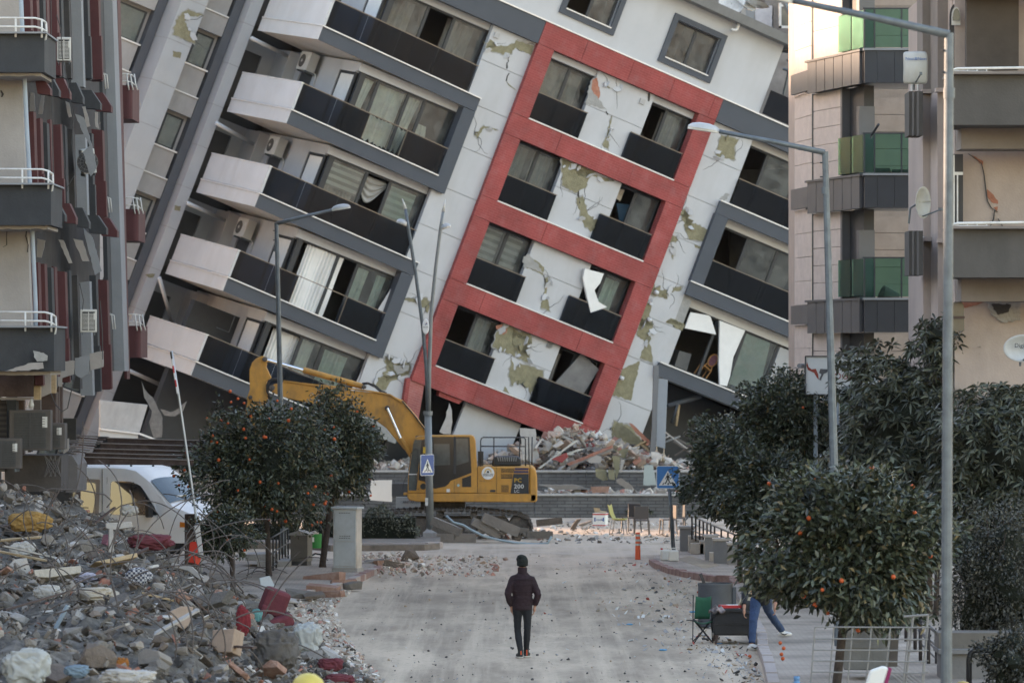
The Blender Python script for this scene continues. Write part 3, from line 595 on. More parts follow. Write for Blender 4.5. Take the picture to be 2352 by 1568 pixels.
def bay(x0, x1, y):
    MB().box(x1 - 0.32, x1, y - 0.06, y + 0.3, -15, 8.6).build('dark_strip', dk, WG)
    MB().box(x0, x1 - 0.33, y + 0.32, y + 0.5, -15, 8.6).build('bay_wall', taupe, WG)
    for n in range(-5, 3):
        dz = n * 3.07
        MB().box(x0, x1 - 0.33, y, y + 0.31, zled + dz - 0.75, zled + dz - 0.04).build('bay_band', taupe, WG)
        MB().box(x0 + 0.02, x1 - 0.42, y + 0.02, y + 0.31, zled + dz, zsill + dz - 0.03).build('spandrel', taupe, WG)
        MB().box(x0 - 0.02, x1 - 0.36, y - 0.05, y + 0.31, zsill + dz - 0.03, zsill + dz + 0.02).box(x0, x1 - 0.34, y - 0.06, y + 0.31, zled + dz - 0.04, zled + dz).build('ledge', metal_line, WG)
        window(x0 + 0.3, x1 - 0.45, zsill + dz + 0.02, zled + dz + 2.2, [], y + 0.26, parent=None, fr=0.06)
bay(c0r + 0.02, -11.84, 6.25)
bay(c0x - 2.4, c0x - 0.02, 7.0)
pillar(c0x - 3.3, c0x - 2.42, 6.4, 7.6)
bpart(MB().box(-22, c0x - 3.4, 7.0, 7.35, -15, 8.6), 'wing_wall', pil)
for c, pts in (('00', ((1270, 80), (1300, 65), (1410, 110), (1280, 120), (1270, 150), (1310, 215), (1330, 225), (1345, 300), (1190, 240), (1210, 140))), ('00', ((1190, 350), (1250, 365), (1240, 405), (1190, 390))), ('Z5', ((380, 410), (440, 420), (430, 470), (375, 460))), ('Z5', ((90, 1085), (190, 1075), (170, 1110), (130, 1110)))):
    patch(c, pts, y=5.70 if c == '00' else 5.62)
for k, (c, a, b) in enumerate((('D', (578, 88), (668, 133)), ('Z5', (-1e9, 0), (0, 0)), ('Z5', (500, 390), (885, 570)), ('Z5', (230, 1110), (360, 1568)), ('Z6', (180, 690), (600, 880)))):
    if k == 1: c, a, b = 'D', (497, 283), (585, 333)
    p = BL(c, *a, 5.2); q = BL(c, *b, 6.2)
    bpart(MB().tube([(p[0], 5.2, p[1]), (q[0], 6.2, q[1])], 0.07, 9), 'drain_pipe', MATS['pvc_pipe'], smooth=True)

for a, b in ((5.9, 8.0), (8.02, 10.5), (10.52, 13)): bpart(MB().box(a, b, 0.06, 0.075, 6.2, 7.1), 'glass_panel', glass_dark)
# ------------------------------------------------------------------ helpers for things placed from the photograph at a depth of their own
_org.update({'E1': (547.6, 796.4), 'E2': (902.2, 983.1), 'E3': (124.4, 970.7), 'E4': (622.2, 1132.4), 'E5': (1368.9, 1132.4), 'E6': (1057.8, 1256.9), 'G1': (1555.6, 1275.6), 'G2': (1866.7, 1368.9), 'G3': (0, 808.9), 'G4': (1182.2, 970.7), 'G5': (560, 435.6), 'G6': (1617.8, 0)})
_sc = {'E1': .15873, 'E2': .17462, 'E3': .17462, 'E4': .17462, 'E5': .17462, 'E6': .17466, 'G1': .18648, 'G2': .20635, 'G3': .18261, 'G4': .19844, 'G5': .31747, 'G6': .13889}
def K(c, x, y):
    k = _sc.get(c) or (1 / 3 if c[0] in '012' else (.2381 if c[0] == 'Z' else 1.0))
    return _org[c][0] + x * k, _org[c][1] + y * k
def PX(c, pts, s, root=None):
    """(x, z) of photo points at scale s, relative to root"""
    ox, oz = (root.location.x, root.location.z) if root else (0, 0)
    return [((K(c, *p)[0] - CU) / s - ox, CH + (HZ - K(c, *p)[1]) / s - oz) for p in pts]
def PW(c, pts, s, root=None):
    r = root.location if root else Vector((0, 0, 0))
    return [W(*K(c, *p), s) - r for p in pts]
def pz(mb, c, pts, s, d, root=None, dy=0.0, m=0):
    """prism facing the camera at scale s, d metres deep"""
    y = F / s - (root.location.y if root else 0) + dy
    return mb.prism(PX(c, pts, s, root), y, y + d, m=m)
def rect(a, b, c, d): return ((a, b), (c, b), (c, d), (a, d))
def qjag(pts, amp, step):
    out = []
    for i in range(len(pts)):
        a = pts[i]; b = pts[(i + 1) % len(pts)]; n = max(1, int(math.dist(a, b) / step))
        for j in range(n):
            f = j / n; w = amp * (j > 0); out.append((a[0] + (b[0] - a[0]) * f + rnd.uniform(-w, w), a[1] + (b[1] - a[1]) * f + rnd.uniform(-w, w)))
    return out
FONT_N = [0]
def text(body, size, loc, parent, mat, rot=(math.radians(90), 0, 0), ext=0.003, name='lettering', align='LEFT', sx=1.0):
    cu = bpy.data.curves.new(name, 'FONT'); cu.body = body; cu.size = size; cu.extrude = ext; cu.align_x = align; cu.resolution_u = 2
    cu.materials.append(mat); q = bpy.data.objects.new('t', cu); COL.objects.link(q)
    dg = bpy.context.evaluated_depsgraph_get(); me = bpy.data.meshes.new_from_object(q.evaluated_get(dg)); bpy.data.objects.remove(q); bpy.data.curves.remove(cu)
    return link(name, me, parent, loc, rot, (sx, 1, 1))

# ------------------------------------------------------------------ damaged block on the left with red and grey fins
nb_red = mk('maroon_paint', (0.072, 0.020, 0.022), 0.7, 0.15, 2, 0.1, 30, stain=0.35, stain_col=(0.06, 0.03, 0.03), ss=1.5, streak=4)
nb_slate = mk('slate_paint', (0.030, 0.033, 0.037), 0.75, 0.2, 1.5, 0.15, 25, stain=0.3, stain_col=(0.085, 0.085, 0.085), ss=1.2, streak=2)
nb_cream = mk('dirty_cream_plaster', (0.33, 0.305, 0.28), 0.9, 0.12, 1.2, 0.2, 25, stain=0.4, stain_col=(0.22, 0.2, 0.18), ss=0.9, streak=3)
nb_pale = mk('pale_grey_plaster', (0.24, 0.25, 0.26), 0.9, 0.1, 1.3, 0.15, 25, stain=0.35, stain_col=(0.2, 0.2, 0.2), ss=1, streak=3)
nb_dark = mk('sooty_void', (0.045, 0.042, 0.040), 0.9, 0.3, 2, 0.2, 10)  # near-black base stands in for unlit gaps and interiors; also the drum's char
wood_m = mk('raw_timber', (0.36, 0.27, 0.16), 0.85, 0.3, 6, 0.3, 30)
brown_m = mk('brown_boards', (0.075, 0.050, 0.042), 0.7, 0.25, 3, 0.2, 30)
brown_beam = mk('brown_beam_paint', (0.045, 0.026, 0.024), 0.6, 0.25, 3, 0.1, 30, stain=0.4, stain_col=(0.16, 0.13, 0.12), ss=3)
NB = thing('damaged_block', 'damaged apartment block with maroon and grey fins beside the rubble heap', 'building', (-11, 90, 0))
def nb(mb, name, mat, parent=NB, **k):
    r = NB.location; return mb.warp(lambda v: v - r).build(name, mat, parent, **k)
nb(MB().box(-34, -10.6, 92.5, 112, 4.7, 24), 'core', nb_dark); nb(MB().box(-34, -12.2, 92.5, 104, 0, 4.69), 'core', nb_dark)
nb(MB().box(-34, -12.6, 88.0, 92.4, 0, 24), 'core', nb_cream)
m = MB(); pz(m, 'D', ((-60, -80), (40, -80), (76, 860), (-60, 860)), 112.5, 0.4); nb(m, 'cream_wall', nb_cream)
for c in (((60, 930), (100, 940), (90, 1020), (55, 1000)), ):
    pass
def crack(c, pts, s, wdt=1.6, mat=None, root=None, name='crack'):
    a = [(x - wdt * rnd.uniform(.4, 1), y) for x, y in pts]; b = [(x + wdt * rnd.uniform(.4, 1), y) for x, y in reversed(pts)]
    m = MB(); pz(m, c, a + b, s, 0.02, dy=-0.012); return nb(m, name, mat or black_m) if root is None else m.warp(lambda v: v - root.location).build(name, mat or black_m, root)
crack('10', [(50, 0), (45, 60), (48, 120), (20, 135)], 112.5, 4); crack('10', [(185, 0), (178, 60), (195, 120), (190, 170)], 112.5, 4); crack('00', [(5, 625), (20, 650), (10, 670)], 112.5, 9)
nb(MB().tube([W(46, -60, 113.5), W(50, 40, 113.5), W(62, 300, 113.5), W(70, 440, 113.5), W(82, 700, 113.5), W(82, 760, 113.5)], 0.045, 9), 'drain_pipe', mk('blue_grey_pipe', (0.30, 0.35, 0.40), 0.5, 0.1), smooth=True)
for i, (vt, vb, u) in enumerate(((77, 166, 106), (424, 517, 121), (752, 852, 128))):
    B = part_empty('balcony', NB)
    m = MB(); pz(m, 'D', rect(-60, vt, u - 4, vb), 114.5, 2.2); nb(m, 'parapet', nb_slate, B)
    m = MB(); pz(m, 'D', rect(-60, vt - 4, u, vt), 114.7, 2.3); nb(m, 'coping', nb_pale, B)
    m = MB(); pz(m, 'D', qjag(rect(-60, vb, u - 12, vb + 9), 1.5, 8), 114.2, 2.0); nb(m, 'underside', nb_cream, B)
    rl = MB()
    for dv in (-36, -16):
        rl.tube([W(-40, vt + dv, 114.6), W(u - 25, vt + dv + 1, 114.6), W(u - 10, vt + dv + 5, 114.6), W(u, vt + dv + 12, 114.4)], 0.022, 6)
    rl.tube([W(u, vt - 24, 114.4), W(u + 1, vt - 4, 114.4), W(u - 1, vt + 14, 114.4), W(u - 8, vt + 16, 114.4)], 0.022, 6).tube([W(u - 10, vt - 31, 114.6), W(u - 10, vt + 10, 114.6)], 0.022, 6).tube([W(u - 70, vt - 36, 114.6), W(u - 70, vt + 9, 114.6)], 0.022, 6)
    nb(rl, 'railing', white_metal, B, smooth=True)
m = MB(); pz(m, 'D', qjag(((76, 805), (100, 810), (109, 816), (108, 828), (85, 830), (78, 820)), 1.2, 5), 114.7, 0.03); nb(m, 'bare_patch', mk('bare_plaster', (0.30, 0.30, 0.285), 0.9, 0.2, 6, 0.3))
m = MB(); pz(m, 'D', qjag(((12, 852), (70, 833), (98, 832), (100, 846), (60, 851)), 1.2, 6), 114.7, 0.03); nb(m, 'bare_patch', nb_cream)
# fins, floor by floor
strips = [(64, 81, 'r', 111, .0), (82, 96, 'r', 110, .5), (97, 111, 's', 109, .3), (112, 119, 'r', 108, .2), (119, 142, 'r', 106.5, .6), (142, 152, 's', 105.5, .2), (152, 170, 'd', 103.5, .6), (198, 213, 's', 100.5, .3), (213, 238, 'r', 99, .1), (170, 198, 'p', 101.5, .0)]
fm = {'r': nb_red, 's': nb_slate, 'd': nb_dark, 'p': nb_pale}
for fl, (v0, v1) in enumerate(((-70, 190), (262, 505), (598, 905))):
    for k, (a, b, mt, s, dp) in enumerate(strips):
        pp = [(a, v0), (b, v0)] ; t0 = v0 + k * (5 if fl else 0) + rnd.uniform(-6, 10); t1 = v1 - (25 - k * 2.5 if fl < 2 else rnd.uniform(0, 60)) + (12 if mt == 'p' else 0)
        sh = lambda u, v: u + (v - 400) * 0.030
        q = [(sh(a, t0), t0), (sh(b, t0), t0 + rnd.uniform(-4, 4)), (sh(b, t1), t1), (sh(a, t1), t1)]
        m = MB(); pz(m, 'D', q, s, 0.5); nb(m, 'fin', fm[mt])
        if mt in 'rs' and b - a > 12:
            m = MB(); mid = t0 + (t1 - t0) * 0.6
            pz(m, 'D', [(sh(a + 2, mid), mid), (sh(b + 4, mid), mid + rnd.uniform(-3, 3)), (sh(b + 4, t1), t1 - 2), (sh(a + 2, t1), t1 - 2)], s + 0.35, 0.3); nb(m, 'sill_block', fm[mt])
sk1 = [(80, 115, 180, 218, 'r'), (100, 135, 178, 223, 's'), (127, 160, 180, 230, 'r'), (157, 190, 190, 242, 's'), (185, 230, 207, 257, 's'), (213, 255, 213, 265, 'r')]
for dv, du in ((0, 0), (287, 14)):
    for j, (a, b, vt, vb, mt) in enumerate(sk1):
        m = MB(); s = 112.2 - j * 2.2; vb2 = vb + dv - j * 1.5
        pz(m, 'D', [(a + du, vt + dv), (a + du + (b - a) * .55, vt + dv), (b + du, vb2 - 14), (b + du, vb2), (a + du + 6, vb2 - 3)], s, 0.45); nb(m, 'skirt', fm[mt])
# splintered panels and cables in the crushed storeys
for (a, b, c_, d, mt) in (((70, 212), (78, 214), (80, 255), (66, 255), 'c'), ((95, 215), (103, 215), (97, 262), (88, 262), 'c'), ((150, 232), (158, 236), (165, 268), (158, 270), 'c'), ((188, 245), (196, 245), (207, 290), (200, 292), 'c'), ((218, 258), (224, 258), (226, 296), (220, 292), 'c'),
        ((172, 262), (192, 270), (210, 330), (206, 336), 'p'), ((190, 350), (210, 330), (222, 385), (208, 405), 'p'), ((85, 548), (104, 552), (95, 592), (84, 590), 'c'), ((134, 550), (146, 552), (166, 604), (158, 605), 'c'), ((190, 520), (212, 545), (234, 622), (218, 632), 'p'), ((168, 548), (190, 552), (205, 600), (190, 600), 'c')):
    m = MB(); pz(m, 'D', qjag((a, b, c_, d), 1.2, 8), 104.5, 0.05); nb(m, 'torn_panel', nb_cream if mt == 'c' else nb_pale)
for pts in (((117, -20), (118, 130), (121, 300), (123, 420), (112, 455)), ((130, 35), (140, 70), (143, 130), (155, 190), (160, 215)), ((170, 250), (165, 330), (172, 400), (155, 430)), ((143, 285), (148, 380), (155, 440)), ((230, 690), (235, 760), (236, 825)), ((183, 650), (192, 690), (189, 712))):
    nb(MB().tube([W(u, v, 110) for u, v in pts], 0.010, 5), 'loose_cable', dark_grey)
# lower skirts hanging over the shop front
for (pts, mt) in ((((126, 830), (172, 828), (170, 860), (142, 868), (140, 888), (128, 885)), 'c'), (((172, 822), (206, 815), (205, 858), (186, 868), (172, 860)), 'p'), (((206, 812), (236, 806), (236, 842), (208, 850)), 'c')):
    m = MB(); pz(m, 'D', qjag(pts, 1, 8), 107, 0.2); nb(m, 'hanging_sheet', {'c': nb_cream, 'p': nb_pale}[mt])
# pale pier, red fin behind it, small rounded balconies
m = MB(); pz(m, 'D', ((228, -70), (256, -70), (286, 852), (255, 852)), 97, 1.2); nb(m, 'pier', nb_pale)
m = MB(); pz(m, 'D', ((222, -70), (228, -70), (254, 852), (243, 852)), 98, 0.9); nb(m, 'pier', nb_slate)
m = MB(); pz(m, 'D', ((257, -70), (268, -70), (292, 870), (286, 870)), 95.5, 0.8); nb(m, 'fin', nb_red)
for (u0, u1, vt, vb) in ((264, 304, 196, 273), (275, 318, 480, 553), (284, 323, 748, 821)):
    B = part_empty('rounded_balcony', NB); s = 93.5
    x0, x1 = (u0 - CU) / s, (u1 - CU) / s; z0, z1 = CH + (HZ - vb) / s, CH + (HZ - vt) / s; y = F / s
    plan = [(x0, y + 2)] + [(x0, y)] + [(x1 - 0.12 + 0.12 * math.sin(t), y + 0.12 - 0.12 * math.cos(t)) for t in (0, .4, .8, 1.2, 1.57)] + [(x1, y + 2)]
    m = MB().prism(plan, z0, z1, axis='z'); nb(m, 'parapet', nb_red, B)
    m = MB()
    for h in (0.10, 0.28):
        m.tube([(x0 - 0.05, y, z1 + h), (x1 - 0.15, y, z1 + h), (x1 - 0.02, y + 0.05, z1 + h - 0.02), (x1 + 0.03, y + 0.2, z1 + h - 0.08)], 0.018, 6)
    for q in (0, 0.1, 0.2): m.tube([(x1 - 0.14 + q * 0.9, y - 0.02 + q * .4, z1 + 0.28), (x1 - 0.10 + q * 0.9, y - 0.03 + q * .4, z1), (x1 - 0.08 + q, y - 0.03 + q * .4, z1 - 0.12)], 0.018, 6)
    nb(m, 'railing', white_metal, B, smooth=True)
    m = MB()
    for q in (0, 0.09): m.tube([W(230 + q * 60 + (vt - 196) * .03, vt - 28, 98), W(240 + q * 60 + (vt - 196) * .03, vt - 24, 98), W(243 + q * 60 + (vt - 196) * .03, vt + 8, 98)], 0.016, 6)
    nb(m, 'railing', white_metal, B, smooth=True)
# shop front under the block
SF = part_empty('shop_front', NB)
m = MB(); pz(m, 'G3', rect(-50, 240, 500, 560), 110, 0.6); nb(m, 'beam', mk('sooty_plaster', (0.13, 0.095, 0.085), 0.9, 0.35, 2, 0.3, 20), SF)
m = MB(); pz(m, 'G3', rect(-50, 570, 430, 595), 110.5, 0.4); nb(m, 'rail_strip', nb_cream, SF)
m = MB(); pz(m, 'G3', rect(425, 320, 508, 595), 111, 0.2); nb(m, 'timber_post', wood_m, SF)
m = MB(); pz(m, 'G3', rect(640, 245, 700, 512), 110, 0.2); nb(m, 'timber_post', wood_m, SF)
m = MB(); pz(m, 'G3', ((510, 275), (640, 250), (640, 512), (512, 568)), 110.5, 0.06); nb(m, 'board', nb_cream, SF)
m = MB(); pz(m, 'G3', rect(505, 500, 700, 1160), 106, 0.6); nb(m, 'wall_board', brown_m, SF)
for x in (700, 735): m = MB(); pz(m, 'G3', ((x, 520), (x + 20, 440), (x + 40, 400), (x + 44, 1150), (x + 5, 1160)), 105 - (x > 710), 0.3); nb(m, 'fin', brown_m, SF)
m = MB(); pz(m, 'G3', rect(775, 830, 955, 1100), 100, 0.1); nb(m, 'dark_board', nb_dark, SF)
m = MB(); pz(m, 'G3', rect(-50, 600, 80, 1500), 110, 0.1)
nb(m, 'roller_shutter', stripem('shutter_slats', (0.12, 0.105, 0.09), (0.07, 0.06, 0.055), 2, 9.0), SF)
m = MB(); pz(m, 'G3', rect(85, 600, 200, 1290), 110.5, 0.5); nb(m, 'side_panel', nb_slate, SF)
m = MB(); pz(m, 'G3', rect(205, 600, 300, 1290), 109, 0.3); nb(m, 'side_panel', brown_m, SF)
m = MB(); pz(m, 'G3', rect(420, 600, 505, 900), 108, 0.3); nb(m, 'side_panel', mk('dim_taupe', (0.10, 0.085, 0.078)), SF)
m = MB(); pz(m, 'G3', rect(60, 1295, 770, 1750), 110, 1.5); nb(m, 'counter', mk('dark_taupe', (0.075, 0.066, 0.062), 0.9, 0.3, 2, 0.3), SF)
m = MB(); pz(m, 'G3', ((825, 1290), (905, 1295), (975, 1410), (975, 1760), (825, 1760)), 108, 2.0); nb(m, 'awning_end', mk('taupe_sheet', (0.13, 0.12, 0.118), 0.8, 0.2, 3, 0.1), SF)
lat = MB()
for i in range(9):
    a = 560 + i * 60 - 240
    for (p, q) in (((a, 1300), (a + 260, 1560)), ((a + 260, 1300), (a, 1560))):
        p = [max(556, min(760, p[0])), p[1]]; q = [max(556, min(760, q[0])), q[1]]
        if abs(p[0] - q[0]) > 60: lat.tube(PW('G3', (p, q), 110.6), 0.018, 4)
nb(lat, 'lattice', mk('dark_taupe2', (0.10, 0.09, 0.085)), SF)
sq = MB()
for i in range(26):
    x = 640 + rnd.uniform(0, 280); y = 1150 + rnd.uniform(0, 150); pz(sq, 'G3', qjag(rect(x, y, x + rnd.uniform(20, 90), y + rnd.uniform(6, 22)), 4, 12), 107 + rnd.uniform(-.5, .5), 0.4)
o = nb(sq, 'splintered_edge', mk('grey_splinter', (0.16, 0.145, 0.135), 0.9, 0.3, 5, 0.2, island=0.4), SF)
m = MB(); pz(m, 'G3', ((795, 1105), (865, 1080), (860, 1230), (795, 1280)), 109, 0.08); nb(m, 'faded_board', nb_cream, SF)
m = MB().tube(PW('G3', ((640, 515), (700, 660), (780, 745), (850, 700), (920, 380), (950, 280)), 108), 0.012, 5); nb(m, 'loose_cable', dark_grey, SF)
m = MB().lathe([(0.0, -.1), (.05, -.08), (.06, -.02), (.03, .04), (.025, .1)], 10, W(*K('G3', 393, 645), 111)); nb(m, 'bulb', mk('frosted_bulb', (0.5, 0.5, 0.47), 0.3), SF, smooth=True)

# air conditioner outdoor units
def ac_unit(label, loc, rz, wdt=0.8, h=0.56, d=0.3, rot=None, fan='front', grille=False, cas=None, group=None):
    t = thing('air_conditioner', label, 'air conditioner', loc, rz, group, rot)
    MB().box(-wdt / 2, wdt / 2, 0, d, 0.06, h).build('casing', cas or ac_white, t, bevel=0.015)
    if grille:
        g = MB()
        for i in range(13): g.box(-wdt * .36, wdt * .36, -0.02, -0.004, 0.12 + i * (h - .2) / 13, 0.12 + i * (h - .2) / 13 + 0.012)
        g.box(-0.01, 0.01, -0.025, -0.003, 0.1, h - 0.06); g.build('grille', dark_grey if cas else ac_white, t)
        MB().box(-wdt * .38, wdt * .38, -0.003, 0.002, 0.10, h - 0.05).build('coil', ac_dark, t)
    else:
        r = min(0.24, h * .42); MX = Matrix.Rotation(math.radians(90), 3, 'X')
        MB().lathe([(0.001, 0.0), (r, 0.0), (r, 0.012), (0.001, 0.012)], 24, (-wdt * .14, -0.002, h / 2 + 0.02), MX).build('fan_opening', ac_dark, t)
        g = MB()
        for q in range(12):
            a = q * math.pi / 6; g.tube([(-wdt * .14, -0.016, h / 2 + .02), (-wdt * .14 + r * math.cos(a), -0.016, h / 2 + .02 + r * math.sin(a))], 0.004, 4)
        for rr in (.4, .7, 1.0): g.tube([(-wdt * .14 + r * rr * math.cos(a * .3), -0.016, h / 2 + .02 + r * rr * math.sin(a * .3)) for a in range(22)], 0.004, 4, cap=False)
        g.build('guard', mk('guard_grey', (0.2, 0.19, 0.18), 0.6), t)
        MB().lathe([(0.001, 0), (0.05, 0), (0.05, .02), (0.001, .02)], 12, (-wdt * .14, -0.012, h / 2 + .02), MX).build('hub', ac_white, t)
    MB().box(wdt * .3, wdt * .42, -0.008, 0.0, h * .6, h * .85).build('badge', white_metal, t)
    MB().box(-wdt * .4, -wdt * .35, 0.02, d + .15, 0.0, 0.06).box(wdt * .35, wdt * .4, 0.02, d + .15, 0.0, 0.06).build('bracket', steel_m, t)
    return t
cas_d = mk('dirty_ac_casing', (0.085, 0.075, 0.068), 0.7, 0.2, 4, 0.1)
def at(c, x, y, s, dy=0): p = W(*K(c, x, y), s); p.y += dy; return p
ac_unit('brown dusty air conditioner with horizontal slots on the shop ledge', at('G3', 375, 1270, 111.3), 0, .86, 1.62 / 1.0 * .55, .4, grille=True, cas=cas_d)
ac_unit('taller louvred air conditioner standing behind the slotted one on the ledge', at('G3', 556, 1256, 110.7), 0, .86, .60, .5, grille=True, cas=cas_d)
ac_unit('air conditioner cut off by the lower left edge of the photo', at('G3', 10, 1500, 112.5), 0, .8, .68, .4, grille=True, cas=cas_d)
ac_unit('air conditioner casing with open black side high on the maroon block', at('00', 440, 440, 109), 0.1, .30, .56, .5, grille=True, cas=None)
ac_unit('air conditioner hung by window on the maroon block above the shop', at('10', 610, 740, 105.5), 0.1, .36, .56, .5, grille=True, cas=None)
t = ac_unit('air conditioner dangling askew from the torn wall of the maroon block', at('00', 625, 1215, 104), 0, .30, .60, .25)
t.rotation_euler = (0.1, math.radians(-8), 0.35)

# brown pergola roof in front of the white van
PG = thing('pergola_roof', 'wrecked brown pergola roof beams above the white van', 'pergola', (-8.2, 101, 0))
for (x0, x1, yt, yb, s) in ((700, 2080, 205, 285, 95), (610, 1990, 275, 350, 96), (520, 1900, 345, 400, 97), (405, 1850, 400, 455, 98), (260, 1830, 452, 548, 99)):
    m = MB(); pz(m, 'E3', ((x0, yt), (x1, yt + (x1 - x0) * .028), (x1, yb + 8), (x0, yb)), s, 0.12); m.warp(lambda v: v - PG.location).build('beam', brown_beam, PG)
    m = MB(); pz(m, 'E3', ((x0 - 4, yt - 12), (x1, yt - 10 + (x1 - x0) * .028), (x1, yt + (x1 - x0) * .028), (x0 - 4, yt)), s + .05, 0.16); m.warp(lambda v: v - PG.location).build('beam_cap', mk('pale_brown_edge', (0.22, 0.19, 0.175), 0.7), PG)
for i in range(9):
    m = MB(); yy = 150 + i * 30; pz(m, 'E3', qjag(((190 + i * 4, yy), (715 - i * 42, yy + 35 - i), (705 - i * 42, yy + 48 - i), (200 + i * 3, yy + 18)), 3, 40), 95 + i * .45, 0.3); m.warp(lambda v: v - PG.location).build('roof_sheet', [mk('grey_splinter', (0, 0, 0)), brown_m, mk('pale_brown_edge', (0, 0, 0))][i % 3], PG)
for x in (420, 715, 1010, 1300):
    m = MB(); pz(m, 'E3', rect(x - 14, 545, x + 14, 575), 99, 0.1); m.warp(lambda v: v - PG.location).build('bracket', steel_m, PG)
for u in (180,): MB().tube([W(u, 1050, 97.5) - PG.location, Vector(((u - CU) / 97.5, F / 97.5, 0)) - PG.location], 0.06, 6).build('post', brown_beam, PG)
m = MB(); pz(m, 'D', rect(424, 1180, 447, 1320), 96, 0.25); m.warp(lambda v: v - PG.location).build('post', brown_m, PG)

# ------------------------------------------------------------------ stone-clad block with green glass balconies (right, further)
st_m = mk('travertine', (0.60, 0.515, 0.455), 0.75, 0.1, 2.5, 0.1, 20, stain=0.2, stain_col=(0.35, 0.28, 0.24), ss=2.5, streak=0.25)
st_shade = mk('travertine_brown', (0.34, 0.285, 0.245), 0.75, 0.15, 2.5, 0.1, 20, stain=0.3, stain_col=(0.32, 0.27, 0.23), ss=2.2, streak=0.12)  # darker travertine copy: shade of the camera-facing side put into the colour
zinc = mk('zinc_fascia', (0.115, 0.115, 0.12), 0.5, 0.1, 2, 0.05, metal=0.3)
zinc_d = mk('zinc_fascia_dark', (0.035, 0.038, 0.045), 0.5, 0.15, 2, 0.05, metal=0.3)  # darker zinc copy carries the shade of the camera-facing fascia in its colour
bronze_d = mk('dark_reveal', (0.045, 0.045, 0.048), 0.6, 0.15, 2, 0)
SB = thing('stone_clad_block', 'travertine clad apartment block with green glass balconies behind the trees', 'building', (8.5, 104, 0))
# plan axes: street front runs from the corner A away to the left; camera front runs from A to the right
A = W(1982, 120, 97); A.z = 0
P_far = W(1856, 147, 93.3); P_far.z = 0
du = (P_far - A); LF = du.length; du.normalize(); dn = Vector((-du.y, du.x, 0))
if dn.x > 0: dn = -dn        # outward (to the street)
def sbw(mb, name, mat, parent=None): return mb.warp(lambda v: v - SB.location).build(name, mat, parent or SB)
def street_box(t0, t1, z0, z1, o0, o1):
    """box on the street front: t along it from the corner, o outward offset"""
    m = MB(); vs = []
    for z in (z0, z1):
        for o in (o0, o1):
            for t in (t0, t1): vs.append(A + du * t + dn * o + Vector((0, 0, z)))
    m.add(vs, [(0, 2, 3, 1), (4, 5, 7, 6), (0, 1, 5, 4), (2, 6, 7, 3), (0, 4, 6, 2), (1, 3, 7, 5)]); return m
def cam_box(u0, u1, z0, z1, d0, d1, s=97.0):
    return MB().box((u0 - CU) / s, (u1 - CU) / s, F / s + d0, F / s + d1, z0, z1)
zb = lambda v, s=97.0: CH + (HZ - v) / s
floors = [zb(192), zb(478), zb(763), zb(1050)]      # undersides of the fascias seen at the corner
tt = lambda u: max(0.0, (1982 - u) / (1982 - 1856)) * LF
for k, zf in enumerate(floors):
    zt = zf + (zb(118) - zb(192)); znext = floors[k - 1] if k else zf + 2.95 + 1.5
    FA_ = part_empty('fascia', SB)
    for a, b in ((0.02, .16), (.17, .32), (.33, .48), (.49, .64), (.65, .80), (.81, .97)):
        sbw(street_box(a * LF, b * LF, zf, zt, 0.0, 0.06), 'zinc_sheet', zinc, FA_)
    sbw(street_box(0, LF, zf + .02, zt - .02, -0.3, -0.002), 'backing', zinc_d, FA_)
    sbw(street_box(-0.02, LF, zt, zt + 0.05, -0.3, 0.09), 'coping', zinc, FA_)
    for a, b in ((1984, 2012), (2012.6, 2052), (2052.6, 2090), (2090.6, 2130)):
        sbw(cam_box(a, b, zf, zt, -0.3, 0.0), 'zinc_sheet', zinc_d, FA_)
    sbw(cam_box(1981, 2130, zt, zt + 0.05, -0.35, 2.5), 'coping', nb_pale, FA_)
    sbw(cam_box(1984, 2130, zf + .02, zt - .01, 0.02, 2.6), 'slab', soffit_m, FA_)
    # stone courses on the street front
    h = znext - zt; n = 5
    for i in range(n):
        z0 = zt + 0.05 + i * (h - .05) / n; z1 = z0 + (h - .05) / n - 0.012
        sbw(street_box(tt(1922), LF - .05, z0, z1, -0.4, -0.12), 'stone_slab', st_m)
        sbw(cam_box(1962, 1984, z0, z1, 2.2, 2.5, 94.5), 'stone_slab', st_m)
        sbw(cam_box(1984.5, 2130, z0, z1, 2.6, 2.8, 94.5), 'stone_slab', st_shade)
    sbw(street_box(LF - .05, LF, zt, znext, -0.4, -0.10), 'edge_trim', bronze_d)
    sbw(street_box(tt(1958), tt(1922) + .02, zt + .05, znext, -0.55, -0.3), 'dark_recess', bronze_d)
    sbw(street_box(tt(1964), tt(1958), zt + .05, znext - .5, -0.5, -0.11), 'edge_trim', zinc)
    sbw(street_box(tt(1926), tt(1922), zt + .05, znext, -0.4, -0.105), 'edge_trim', zinc)
    # green glass
    GB = part_empty('glass_balustrade', SB)
    g1 = zt + 0.98
    for a, b in ((.02, .22), (.24, .46)):
        sbw(street_box(a * LF, b * LF, zt + 0.1, g1, -0.04, -0.025), 'glass_panel', glass_green, GB)
    for a, b in ((1986, 2006), (2008, 2068), (2070, 2128)):
        sbw(cam_box(a, b, zt + 0.08, g1, -0.2, -0.185), 'glass_panel', glass_green, GB)
    for u in (1984, 2007, 2069): sbw(cam_box(u - 1.6, u + 1.6, zt + 0.05, g1 + .02, -0.24, -0.16), 'post', zinc_d, GB)
    sbw(cam_box(1980, 2130, g1, g1 + 0.035, -0.22, -0.16), 'handrail', zinc_d, GB)
